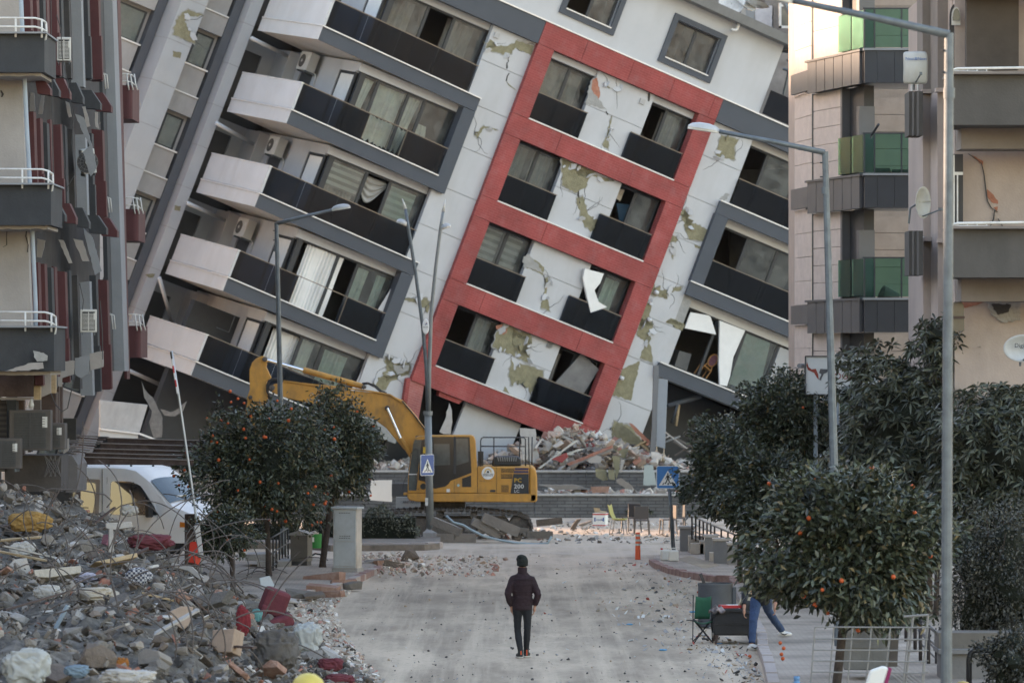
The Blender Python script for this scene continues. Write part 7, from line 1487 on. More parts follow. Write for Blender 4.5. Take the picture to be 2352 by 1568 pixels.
# hedges on the island
def hedge(label, u0, u1, vt, vb, s, n, seed, mat=None, depth=1.2, leaf=.09):
    rg = np.random.default_rng(seed); b = Vector((((u0 + u1) / 2 - CU) / s, F / s, .15)); t = thing('hedge', label, 'hedge', b); w = (u1 - u0) / s; h = (vb - vt) / s
    p = np.stack([rg.uniform(-w / 2, w / 2, n), rg.uniform(0, depth, n), rg.uniform(0, 1, n)], 1); env = .75 + .25 * np.sin(p[:, 0] * 5 + seed) * np.sin(p[:, 0] * 2.1 + 1); edge = np.clip((w / 2 - np.abs(p[:, 0])) * 3, .35, 1)
    z = p[:, 2] ** .45 * h * env * edge; p[:, 2] = z; d = rg.normal(size=(n, 3)) + np.array([0, -.7, .5]); link('foliage', leaves_mesh('foliage', p, d, leaf, leaf * .5, mat or leaf_h, rg, .2, .1), t)
    st = MB()
    for i in range(int(w * 3)): x = -w / 2 + (i + .5) / 3; st.tube([(x, depth / 2, 0), (x + .1, depth * .4, h * .6)], .015, 5)
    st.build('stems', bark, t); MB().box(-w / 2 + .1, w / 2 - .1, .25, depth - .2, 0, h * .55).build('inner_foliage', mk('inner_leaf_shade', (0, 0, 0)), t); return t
hedge('dusty clipped hedge left of the twin lamp post', 818, 962, 1150, 1238, 81.5, 2600, 3); hedge('dusty hedge behind the green litter bin', 690, 800, 1160, 1238, 81, 1800, 5); hedge('low shrubs behind the black railing', 560, 690, 1180, 1245, 82, 1500, 7, leaf_d)
hedge('green weeds on the terrace wall below the hanging cladding', 1440, 1500, 1112, 1131, 69.8, 500, 9, leaf_o, .5, .08)
# ------------------------------------------------------------------ rubble
def chunk_mesh(seed, kind, mat):
    r = random.Random(seed); bm = bmesh.new()
    if kind == 'slab': dims = (1, r.uniform(.5, .8), r.uniform(.14, .24))
    elif kind == 'block': dims = (1, r.uniform(.6, .9), r.uniform(.5, .8))
    elif kind == 'kerb': dims = (1, .3, .26)
    else: dims = (1, r.uniform(.12, .2), r.uniform(.05, .1))
    for i in range(22 if kind not in ('stick', 'kerb') else 14):
        p = [r.uniform(-.5, .5) for _ in range(3)]; ax = r.randrange(3) if kind != 'slab' else r.choice((0, 1, 2, 2))
        p[ax] = math.copysign(.5, p[ax]); 
        if kind in ('slab', 'kerb', 'stick') and r.random() < .7: b_ = r.choice([a for a in range(3) if a != ax]); p[b_] = math.copysign(.5, p[b_])
        bm.verts.new([p[k] * dims[k] for k in range(3)])
    if kind in ('kerb', 'stick'):
        for x in (-.5, .5):
            for y in (-.5, .5):
                for z in (-.5, .5): bm.verts.new([x * dims[0] * r.uniform(.9, 1), y * dims[1], z * dims[2] * r.uniform(.9, 1)])
    res = bmesh.ops.convex_hull(bm, input=bm.verts); bmesh.ops.delete(bm, geom=[v for v in bm.verts if not v.link_faces], context='VERTS')
    me = bpy.data.meshes.new('chunk'); bm.to_mesh(me); bm.free(); me.materials.append(mat); return me
tones = [mk('rubble_grey', (0.156, 0.140, 0.121), .95, .22, 4, .7, 14, stain=.3, ss=2), mk('rubble_pale', (0.222, 0.200, 0.175), .95, .2, 4, .6, 14, stain=.2, ss=2), mk('rubble_brown', (0.133, 0.106, 0.084), .95, .25, 4, .7, 14, stain=.3, ss=2), mk('rubble_dark', (0.130, 0.118, 0.106), .95, .25, 4, .7, 14), mk('rubble_rust', (0.290, 0.171, 0.124), .95, .25, 4, .6, 14, stain=.4, stain_col=(.35, .31, .28), ss=4), mk('rubble_white', (0.342, 0.321, 0.295), .9, .12, 4, .4, 14, stain=.25, stain_col=(.3, .28, .25), ss=3)]
def Hy(y): return float(np.interp(y, [30, 48, 60, 70, 80, 86, 90, 95, 100, 104], [.6, 1.1, 1.25, 1.3, 1.65, 2.1, 2.18, 1.7, .8, .05]))
def xr(y): return float(np.interp(y, [30, 60, 70, 80, 88, 95, 100, 104], [.2, -1.6, -2.4, -3.7, -4.6, -5.6, -6.6, -8.]))
def heap(x, y):
    f = min(1, max(0, (xr(y) - x) / (3.7 if y < 78 else 4.8))); f = f * f * (3 - 2 * f) * .6 + f * .4
    f *= 1 + .12 * min(1, max(0, (-8.6 - x) / 1.5))
    n = .16 * math.sin(x * 2.1 + y * .7) + .15 * math.sin(x * 3.7 - y * 1.3 + 2) + .11 * math.sin(x * 7.3 + y * 2.9) + .08 * math.sin(x * 11 - y * 5)
    return Hy(y) * f + n * min(1, f * 3) * .7
gr = MB(); NX, NY = 90, 150
def hv(u, v): x = -17 + u * 17.3; y = 34 + v * 70; return (x, y, heap(x, y) - .05 if x < xr(y) else -.06)
o = gr.grid(hv, NX, NY).build('rubble', mk('rubble_fines', (0.075, 0.067, 0.058), .98, .35, 3, 1.0, 9, stain=.5, stain_col=(.33, .31, .285), ss=4)); tag(o, 'fine grey dust and fragments between the debris of the heap', 'rubble', kind='stuff')
def scatter(name, n, place, smin, smax, mat, seed, label, kinds=('block', 'slab', 'stick', 'slab', 'stick')):
    """thousands of crumbs too small to pick apart: one mesh"""
    r = random.Random(seed); src = [chunk_mesh(seed * 50 + i, kinds[i % len(kinds)], mat[0]) for i in range(10)]; V = []; Fa = []; Mi = []
    src = [(np.array([v.co[:] for v in m_.vertices]), [tuple(p.vertices) for p in m_.polygons]) for m_ in src]
    for i in range(n):
        p = place(r)
        if p is None: continue
        v, f = src[r.randrange(10)]; sz = smin + (smax - smin) * r.random() ** 2.6
        M = np.array(Euler((r.uniform(-.9, .9), r.uniform(-.9, .9), r.uniform(0, 6.3))).to_matrix()); b = len(V)
        q = (v * sz) @ M.T + np.array(p); V.extend(map(tuple, q)); mi = r.choices(range(len(mat)), weights=[5, 4, 3, 2, 1, 1.2][:len(mat)])[0]
        for t_ in f: Fa.append(tuple(k + b for k in t_)); Mi.append(mi)
    me = bpy.data.meshes.new(name); me.from_pydata(V, [], Fa)
    for mm in mat: me.materials.append(mm)
    me.polygons.foreach_set('material_index', Mi); o = link(name, me); tag(o, label, 'rubble', kind='stuff'); return o
ct = [mk(n_ + '_i', c_, .95, .2, 5, .5, 16, island=.4) for n_, c_ in (('crumb_grey', (0.144, 0.128, 0.110)), ('crumb_pale', (0.218, 0.195, 0.169)), ('crumb_brown', (0.121, 0.096, 0.076)), ('crumb_dark', (0.060, 0.054, 0.048)), ('crumb_rust', (0.250, 0.118, 0.082)), ('crumb_white', (0.351, 0.332, 0.307)))]
spl = [mk('spill_' + n_, c_, .95, .2, 5, .5, 16, island=.3) for n_, c_ in (('grey', (.38, .345, .30)), ('pale', (.50, .455, .40)), ('tan', (.38, .29, .23)), ('dark', (.22, .195, .17)), ('rust', (.34, .18, .14)), ('white', (.56, .54, .50)))]
def on_heap(r):
    y = 50 + 50 * r.random() ** .8; x = xr(y) - 9.5 * r.random() ** 1.3 + .1; return (x, y, max(.01, heap(x, y)) + r.uniform(-.02, .04))
scatter('rubble', 21000, on_heap, .03, .22, ct, 3, 'small broken bits covering the rubble heap')
# the larger chunks, each a thing of its own
KM = {}
def chunk(p, size, kind, tone, label, group, rot=None, cat='rubble', name='concrete_chunk', z_up=True):
    key = (kind, tone, rnd.randrange(7))
    if key not in KM: KM[key] = chunk_mesh(hash((kind, key[2])) % 9999 + tone, kind, tones[tone])
    o = link(name, KM[key], None, p, rot or (rnd.uniform(-.7, .7), rnd.uniform(-.7, .7), rnd.uniform(0, 6.28)), [size * rnd.uniform(.85, 1.15)] * 3); return tag(o, label, cat, group)
r5 = random.Random(5); N = 0
while N < 250:
    y = 52 + 46 * r5.random() ** .9; x = xr(y) - 9 * r5.random() ** 1.1; z = heap(x, y); s = F / y; u = CU + x * s; v = HZ + (CH - z) * s
    if u < -20 or u > 840 or v > 1600: continue
    sz = (.17 + .30 * r5.random() ** 2.4) * (1.0 if v > 1250 else .75); tn = r5.choices(range(6), weights=[5, 4, 3, 2, 1.2, 1.6])[0]
    chunk((x, y, z + sz * .12), sz, r5.choice(('block', 'block', 'slab', 'slab', 'stick')), tn, ('grey concrete lump lying in the rubble heap', 'pale plaster lump lying in the rubble heap', 'brownish masonry lump lying in the rubble heap', 'dark lump lying in the rubble heap', 'reddish brick lump lying in the rubble heap', 'white plaster fragment lying in the rubble heap')[tn], ('grey lumps of the heap', 'pale lumps of the heap', 'brown lumps of the heap', 'dark lumps of the heap', 'brick lumps of the heap', 'white fragments of the heap')[tn]); N += 1
def hz(U, V, s0=60.):
    """where the sight line through a pixel meets the heap"""
    lo = None
    for i in range(600):
        y = 36 + i * .12; s = F / y; x = (U - CU) / s; z = CH + (HZ - V) / s
        if z <= max(0.0, heap(x, y) if x < xr(y) else 0.0): return Vector((x, y, z))
    return W(U, V, 110)
# reinforcing bars and cables sticking out
rebar_m = mk('rebar', (.085, .075, .07), .7, .3, 10, .3, 60, stain=.4, stain_col=(.16, .09, .06), ss=8)
def rebar(a, L, th, curl, seed, r_=.011):
    q = random.Random(seed); p = Vector(a); d = Vector((math.cos(th), q.uniform(-.3, .3), abs(math.sin(th)) * .9 + .1)).normalized(); pts = [p.copy()]; ax = Vector((q.uniform(-.3, .3), q.choice((-1, 1)), q.uniform(-.3, .3))).normalized()
    for i in range(14):
        d = (Matrix.Rotation(curl * q.uniform(.3, 1.6), 3, ax) @ d).normalized(); p = p + d * L / 14; 
        if p.z < heap(p.x, p.y) - .1 and i > 4: d.z = abs(d.z)
        pts.append(p.copy())
    o = MB().tube(pts, r_, 5).build('reinforcing_bar', rebar_m); return tag(o, 'bent steel reinforcing bar sticking out of the rubble heap', 'rebar', 'bent reinforcing bars of the heap')
for i in range(84):
    u = rnd.choice((rnd.gauss(170, 90), rnd.gauss(430, 60), rnd.gauss(300, 160), rnd.gauss(500, 90))); v = rnd.uniform(1190, 1420) if u < 380 else rnd.uniform(1240, 1520)
    rebar(hz(u, v), rnd.uniform(.9, 2.6), rnd.uniform(.2, 2.9), rnd.choice((-1, 1)) * rnd.uniform(.05, .32), i)
for i, (pts, r_) in enumerate(((((-5, 1415), (5, 1405), (25, 1410), (60, 1450), (110, 1490), (140, 1520)), .035), (((130, 1330 + 110), (100, 1500), (70, 1568)), .03), (((90, 1128), (120, 1122), (190, 1126), (240, 1135), (257, 1150), (245, 1165)), .014), (((330, 1270), (420, 1262), (480, 1280), (530, 1330), (545, 1370)), .018), (((360, 1285), (440, 1270), (510, 1300), (560, 1360)), .014))):
    s = 150 if i < 2 else 116 if i == 2 else 125; o = MB().tube([W(u, v, s) for u, v in pts], r_, 7).build('loose_conduit', rebar_m if i > 1 else mk('conduit_grey', (.30, .28, .26), .7), smooth=True); tag(o, ('thick grey conduit arching at the lower left edge', 'pale conduit lying under the arched one at lower left', 'long wire looping in front of the white van', 'thick cable arching over the right slope of the heap', 'thin cable arching beside the thick one on the heap')[i], 'conduit')
# soft things and furniture in the heap
from mathutils import noise as mnoise
def crumple(name, label, cat, U, V, wpx, hpx, mat, seed, thick=.5, s=None, lift=.0, rot=0.0):
    p = hz(U, V + hpx * .5); ss = F / p.y if s is None else s
    if s is not None: p = W(U, V + hpx * .5, s)
    o = bmesh.new(); bmesh.ops.create_icosphere(o, subdivisions=5, radius=1.0); rg = np.random.default_rng(seed); k = rg.uniform(-6, 6, (5, 3)); ph = rg.uniform(0, 6, 5)
    for v in o.verts:
        c = np.array(v.co); q3 = v.co + Vector(k[0]) * 3; f = 1 + .35 * mnoise.noise(q3 * 1.3) - .42 * abs(mnoise.noise(q3 * 2.4)) - .22 * abs(mnoise.noise(q3 * 5.3)) + .06 * mnoise.noise(q3 * 11); c = c * f; c = np.sign(c) * np.abs(c) ** .75
        v.co = Vector((c[0] * wpx / ss / 2, c[1] * thick * wpx / ss / 2, c[2] * hpx / ss / 2))
    me = bpy.data.meshes.new(name); o.to_mesh(me); o.free(); me.materials.append(mat); me.polygons.foreach_set('use_smooth', [True] * len(me.polygons)); ob = link(name, me, None, p + Vector((0, 0, hpx / ss * .5 + lift)), (0, rot, 0)); return tag(ob, label, cat)
must = mk('mustard_foam', (.30, .185, .06), .95, .25, 5, .5, 18, stain=.4, stain_col=(.16, .09, .03), ss=4); mar = mk('maroon_velvet', (.12, .028, .036), .85, .25, 4, .3, 20); greysack = mk('grey_sacking', (.10, .092, .085), .95, .25, 5, .5, 60); linen = mk('dirty_linen', (.38, .34, .28), .9, .2, 5, .4, 20, stain=.35, stain_col=(.2, .17, .13), ss=4); whitec = mk('dusty_white_cloth', (.40, .385, .36), .9, .15, 5, .4, 20, stain=.3, stain_col=(.28, .26, .23), ss=4)
check = mk('checked_cloth', (.30, .30, .31), .9, .2, 4, .2)
_n = check.node_tree; _c = _n.nodes.new('ShaderNodeTexChecker'); _t = _n.nodes.new('ShaderNodeTexCoord'); _c.inputs['Scale'].default_value = 26; _c.inputs['Color1'].default_value = (.42, .42, .43, 1); _c.inputs['Color2'].default_value = (.05, .055, .08, 1); _n.links.new(_t.outputs['Object'], _c.inputs['Vector']); _n.links.new(_c.outputs['Color'], _n.nodes['Principled BSDF'].inputs['Base Color'])
for a in (('foam_cushion', 'torn mustard yellow foam cushion near the top of the heap', 'cushion', 73, 1198, 100, 50, must, 1), ('cushion', 'maroon velvet cushion in the heap below the van', 'cushion', 345, 1243, 110, 38, mar, 2), ('cloth_bundle', 'beige linen bundle rolled on the heap', 'cloth', 207, 1366, 136, 36, linen, 3), ('cloth', 'checked navy and white cloth in the heap', 'cloth', 317, 1323, 60, 44, check, 4), ('cloth', 'white torn cloth at the left of the heap', 'cloth', 52, 1262, 60, 44, whitec, 5), ('cloth', 'lilac grey cloth beside the cut brick in the heap', 'cloth', 185, 1325, 80, 24, mk('lilac_cloth', (.33, .31, .36), .9, .2, 5, .3), 6), ('cloth', 'white crumpled cloth left of the beige bundle', 'cloth', 108, 1360, 66, 36, whitec, 7), ('sack', 'dark grey burst sack at the right foot of the heap', 'sack', 632, 1495, 112, 106, greysack, 8, .7), ('plastic_sheet', 'pale plastic sheeting beside the dark sack', 'sheeting', 705, 1467, 72, 80, mk('pale_plastic', (.36, .37, .355), .45, .1, 4, .3, 10), 9), ('cloth', 'red cloth and yellow foam by the maroon armchair', 'cloth', 559, 1425, 34, 74, mk('red_cloth', (.17, .02, .026), .85, .25, 5, .3), 10), ('cushion', 'upper maroon cushion at the road edge by the sack', 'cushion', 758, 1527, 60, 36, mar, 11), ('cushion', 'lowest maroon cushion at the bottom edge of the heap', 'cushion', 778, 1560, 76, 28, mar, 12), ('rag', 'orange rag deep in the lower heap', 'rag', 280, 1522, 34, 28, mk('orange_rag', (.26, .10, .02), .9, .3, 6, .4), 13), ('cloth', 'pale sheet stuck on the heap in front of the van door', 'cloth', 296, 1172, 44, 26, whitec, 14), ('cloth', 'teal and cream cloth scraps by the red cloth', 'cloth', 590, 1412, 26, 30, mk('teal_cloth', (.12, .27, .26), .9, .2, 5, .3), 15), ('plastic_sheet', 'blurred pale plastic sheet in the lower left corner', 'sheeting', 60, 1535, 110, 90, mk('pale_plastic', (0, 0, 0)), 16), ('cloth', 'grey white plaster bag in the bottom heap', 'bag', 290, 1555, 130, 40, whitec, 17), ('cloth', 'blue grey rag at the bottom left of the heap', 'rag', 175, 1540, 60, 30, mk('blue_rag', (.16, .22, .28), .9, .2, 5, .3), 18)):
    crumple(*a)
MC = thing('broken_armchair', 'broken maroon armchair tipped on the right slope of the heap', 'armchair', hz(628, 1432)); MC.rotation_euler = (0, 0, .1)
MB().cbox((.02, 0, .42), (.48, .4, .5), Euler((.1, .35, .2)).to_matrix()).build('backrest', mar, MC, bevel=.07); MB().cbox((.1, -.1, .05), (.5, .5, .24), Euler((.1, -.3, .2)).to_matrix()).build('seat', mar, MC, bevel=.06); MB().cbox((-.2, -.05, .24), (.14, .4, .3), Euler((0, .3, 0)).to_matrix()).build('armrest', mar, MC, bevel=.05)
def slabthing(label, name, cat, pts, s, d, mat, lean=0.0, bevel=0.0):
    us = [p[0] for p in pts]; vs = [p[1] for p in pts]; b = W(sum(us) / len(us), max(vs), s); t = MB().prism([((u - CU) / s - b.x, CH + (HZ - v) / s - b.z) for u, v in pts], 0, d).build(name, mat, None, bevel=bevel, loc=b, rot=(lean, 0, lean * rnd.choice((-1.6, 1.6)))); return tag(t, label, cat)
def auto_s(u, v): return F / hz(u, v).y + .6
for lab, nm, ct_, pts, d, mt in (('white plastic window frame piece standing in the heap', 'window_frame', 'frame', ((245, 1200), (305, 1197), (308, 1210), (262, 1216), (262, 1268), (250, 1268), (252, 1214), (245, 1212)), .08, tones[5]), ('brown board lying under the maroon cushion', 'board', 'board', ((212, 1287), (325, 1268), (325, 1278), (250, 1292)), .3, wood_m), ('beige foam slab lying across the middle of the heap', 'foam_slab', 'slab', ((75, 1305), (200, 1298), (198, 1316), (110, 1325), (75, 1322)), .4, linen), ('tan broken hollow block on the right of the heap', 'masonry_block', 'block', ((392, 1402), (420, 1390), (450, 1392), (440, 1430), (422, 1446), (396, 1428)), .3, mk('tan_block', (.31, .235, .18), .9, .15, 5, .4)), ('tan block below the first one on the right of the heap', 'masonry_block', 'block', ((478, 1445), (536, 1440), (534, 1496), (500, 1497), (480, 1480)), .3, mk('tan_block', (0, 0, 0))), ('large pale concrete lump in the lower heap', 'concrete_chunk', 'rubble', ((304, 1500), (320, 1486), (360, 1490), (371, 1505), (355, 1522), (310, 1526)), .3, tones[1]), ('red plastic crate piece by the fruiting orange tree', 'red_canister', 'canister', ((427, 1243), (450, 1240), (450, 1293), (430, 1290)), .2, mk('red_plastic', (.5, .04, .02), .5)), ('long white plastic trim sloping at the right of the heap', 'trim_strip', 'strip', ((390, 1292), (440, 1300), (470, 1325), (460, 1330), (430, 1310), (388, 1300)), .05, tones[5]), ('white door panel propped against the tree trunk', 'door_panel', 'panel', ((598, 1325), (625, 1320), (637, 1352), (600, 1356)), .05, cabm), ('grey mesh board sloping down the heap', 'board', 'board', ((425, 1372), (527, 1350), (510, 1380), (440, 1400)), .2, mk('mesh_board', (.14, .135, .13), .9, .3, 30, .5)), ('blue grey metal strip in the lower heap', 'metal_strip', 'strip', ((116, 1445), (142, 1385), (150, 1388), (125, 1447)), .05, mk('strip_blue', (.22, .28, .34), .5)), ('perforated red brick by the checked cloth', 'hollow_brick', 'brick', ((222, 1345), (238, 1326), (264, 1330), (266, 1345)), .2, brick_red), ('patterned maroon fabric scrap behind the white frame piece', 'fabric_scrap', 'cloth', ((225, 1225), (248, 1222), (246, 1250), (228, 1248)), .1, mk('patterned', (.18, .08, .10), .9, .5, 30, .2)), ('tall white strip leaning by the leaning pole', 'trim_strip', 'strip', ((452, 1205), (466, 1202), (469, 1278), (458, 1280)), .05, tones[5])):
    slabthing(lab, nm, ct_, pts, auto_s(sum(p[0] for p in pts) / len(pts), max(p[1] for p in pts)), d, mt, -rnd.uniform(.15, .45), .012)
for i in range(14):
    p = hz(rnd.uniform(20, 520), rnd.uniform(1200, 1500)); o = MB().cbox((0, 0, 0), (rnd.uniform(.6, 1.4), .09, .03)).build('splintered_plank', rnd.choice((wood_m, brown_m, tones[5])), None, loc=p + Vector((0, 0, .1)), rot=(rnd.uniform(-.3, .3), rnd.uniform(-.6, .6), rnd.uniform(0, 3.1))); tag(o, 'splintered plank or strip lying across the rubble heap', 'plank', 'planks of the heap')
yb = thing('yellow_tub', 'round yellow plastic tub out of focus at the bottom edge', 'tub', W(708, 1600, 215)); MB().lathe([(.19, -.1), (.2, 0), (.19, .1), (.15, .19), (.08, .245), (.001, .26)], 20).build('shell', mk('yellow_plastic', (.55, .45, .10), .5), yb, smooth=True)
# kerb rubble on the left pavement and at the junction
for i, (u, v, sz, kd, tn, rz) in enumerate(((745, 1338, .95, 'kerb', 4, -.5), (790, 1347, .6, 'kerb', 4, .2), (742, 1362, .75, 'kerb', 4, -.3), (765, 1372, .6, 'kerb', 4, -.6), (720, 1375, .5, 'slab', 2, .3), (690, 1372, .6, 'slab', 0, .4), (880, 1300, .6, 'kerb', 4, .8), (905, 1303, .5, 'kerb', 2, .1), (940, 1283, .45, 'block', 2, .2), (860, 1296, .5, 'slab', 3, .1), (845, 1300, .5, 'slab', 1, .5), (810, 1352, .35, 'block', 0, .4), (650, 1300, .4, 'block', 1, .3), (655, 1385, .5, 'slab', 5, .3))):
    g = G(u, v, .05); chunk(g + Vector((0, 0, .08)), sz, kd, tn, ('maroon painted kerb stone knocked loose on the left pavement edge' if kd == 'kerb' else 'loose broken slab or lump at the left pavement edge'), ('loose kerb stones' if kd == 'kerb' else 'loose lumps at the left pavement'), (rnd.uniform(-.2, .3), rnd.uniform(-.2, .2), rz), name='kerb_stone' if kd == 'kerb' else 'concrete_chunk', cat='kerb stone' if kd == 'kerb' else 'rubble')
def px_ground(u0, u1, v0, v1, gx=None):
    def f(r):
        u = r.uniform(u0, u1) if gx is None else r.gauss(*gx); v = v0 + (v1 - v0) * r.random(); p = G(u, v); return (p.x, p.y, .02)
    return f
def tri_l(r):
    v = r.uniform(1278, 1325); u = 800 + 330 * r.random() ** 2.2 + (1325 - v) * .8; p = G(u, v); hgt = .16 * max(0, 1 - abs(u - 900) / 130) * r.random(); return (p.x, p.y, .015 + hgt)
scatter('rubble', 1500, tri_l, .02, .17, spl[:3] + spl[4:] + spl[3:4], 5, 'spill of brick and plaster crumbs at the left corner of the junction')
def edge_l(r):
    v = r.uniform(1345, 1568); e = float(np.interp(v, [1345, 1400, 1480, 1568], [800, 745, 790, 860])); p = G(e - abs(r.gauss(0, 55)) + 20, v); return (p.x, p.y, .015)
scatter('rubble', 2000, edge_l, .02, .14, spl[:3] + spl[5:] + spl[4:5] + ct[3:4], 6, 'crumbs and scraps along the left edge of the road')
# litter
lit = [mk('litter_' + n_, c_, .7, .15, 6, .2, 20) for n_, c_ in (('white', (.55, .55, .53)), ('grey', (.30, .29, .28)), ('blue', (.12, .32, .52)), ('dark', (.06, .055, .05)), ('red', (.40, .08, .06)), ('tan', (.36, .27, .18)))]
def edge_r(r):
    v = r.uniform(1290, 1568); e = float(np.interp(v, [1290, 1315, 1330, 1400, 1480, 1568], [1500, 1580, 1640, 1600, 1700, 1765])); p = G(e - abs(r.gauss(0, 110 if v < 1500 else 60)), v); return (p.x, p.y, .012)
scatter('litter', 1000, edge_r, .02, .13, [lit[1], lit[0], lit[5], lit[3], lit[5], lit[4]], 7, 'scattered litter scraps along the right side of the road', ('stick', 'slab', 'stick', 'slab'))
def road_bits(r): p = G(r.uniform(820, 1750), 1270 + 300 * r.random()); return (p.x, p.y, .006)
scatter('litter', 1300, road_bits, .008, .06, [lit[3], lit[1], lit[3], lit[5], lit[0], lit[5]], 8, 'fine dark crumbs strewn over the road', ('stick', 'block', 'stick', 'slab'))
def far_bits(r): p = G(r.uniform(1240, 1600), r.uniform(1196, 1248)); return (p.x, p.y, .01)
scatter('litter', 420, far_bits, .03, .2, [ct[1], lit[1], ct[0], lit[0], ct[2], lit[0]], 9, 'litter and crumbs around the chairs at the terrace', ('slab', 'slab', 'stick', 'block'))
for lab, u, v, w_, mt, z in (('pale jug lying at the right kerb', 1527, 1296, .3, can_m, 0.02), ('clear bottle with red cap at the right kerb', 1500, 1295, .16, mk('clear_plastic', (.5, .5, .5), .2), .02), ('white bag blown against the right kerb', 1585, 1310, .16, whitec, .02), ('blue bottle lying under the folding chair', 1652, 1478, .12, mk('blue_bottle', (0, 0, 0)), .0), ('blue face mask left of the folding chair', 1595, 1406, .2, lit[2], .0), ('blue glove on the open road', 1446, 1434, .14, lit[2], 0), ('blue scrap nearest the walking person', 1522, 1493, .16, lit[2], 0)):
    q = crumple('litter_item', lab, 'litter', u, v, w_ * sof(v), w_ * .2 * sof(v), mt, int(u), .7, sof(v + 3, z)); q.location = G(u, v, z) + Vector((0, 0, w_ * .08))
for i, (u, v) in enumerate(((1738, 1490), (1746, 1493), (1752, 1490), (1726 - 4, 1511), (1792, 1480), (1800, 1492), (1795, 1506), (1798, 1516), (1764, 1541), (1986, 1395))):
    z = .13 if u > 1770 else 0; o = MB().lathe([(max(.001, .034 * math.sin(math.pi * k / 7)), -.034 * math.cos(math.pi * k / 7)) for k in range(8)], 10).build('fallen_orange', fruit_m, None, smooth=True, loc=G(u, v, z) + Vector((0, 0, .034))); tag(o, 'fallen orange lying by the right kerb', 'orange', 'fallen oranges by the kerb')
# kerb stones heaped beside the excavator
for i, (x, y, sz, kd, tn, rz, ry) in enumerate(((830, 1450, 1.15, 'kerb', 1, 0, 0), (710, 1290, .95, 'kerb', 1, -.2, .38), (680, 1370, .9, 'kerb', 0, -.2, .5), (1230, 1320, 1.05, 'kerb', 1, .2, .5), (1420, 1270, 1.15, 'kerb', 1, .1, .4), (1440, 1360, .45, 'block', 1, .2, -.4), (1660, 1340, .6, 'kerb', 0, 0, .1), (1160, 1350, .45, 'block', 1, .3, .2), (990, 1330, .3, 'block', 1, .3, .2), (1750, 1400, .45, 'block', 0, .3, .2), (1930, 1400, .75, 'kerb', 0, 0, 0), (1040, 1440, .3, 'block', 0, .3, .2), (1630, 1430, .4, 'block', 2, .3, .2), (2060, 1230, .75, 'kerb', 2, 0, -.1), (890, 1300, .35, 'block', 2, .3, 0))):
    u, v = K('E2', x, y); p = W(u, v, 80.6); chunk(p, sz * (.9 if kd == 'kerb' else .62), kd, tn, 'dusty broken kerb stone heaped beside the excavator track', 'kerb stones heaped by the excavator', (0, ry, rz), name='kerb_stone', cat='kerb stone')
def ex_heap(r): x = r.uniform(600, 2000); u, v = K('E2', x, r.uniform(1380, 1480)); p = G(u, v); return (p.x, p.y + .3, .05 + .25 * r.random() * max(0, 1 - abs(x - 1250) / 800))
scatter('rubble', 520, ex_heap, .05, .3, spl, 10, 'earth and crumbs under the kerb stones by the excavator')
ho = MB().tube([W(*K('E2', *q), 81.2) for q in ((700, 1150), (800, 1240), (920, 1270), (1040, 1340), (1200, 1420), (1400, 1470), (1600, 1505), (1880, 1525), (2040, 1510), (2090, 1420))], .035, 7).build('water_hose', mk('blue_grey_hose', (.30, .37, .40), .6, .15), smooth=True); tag(ho, 'pale blue grey hose lying over the kerb stones by the excavator', 'hose')
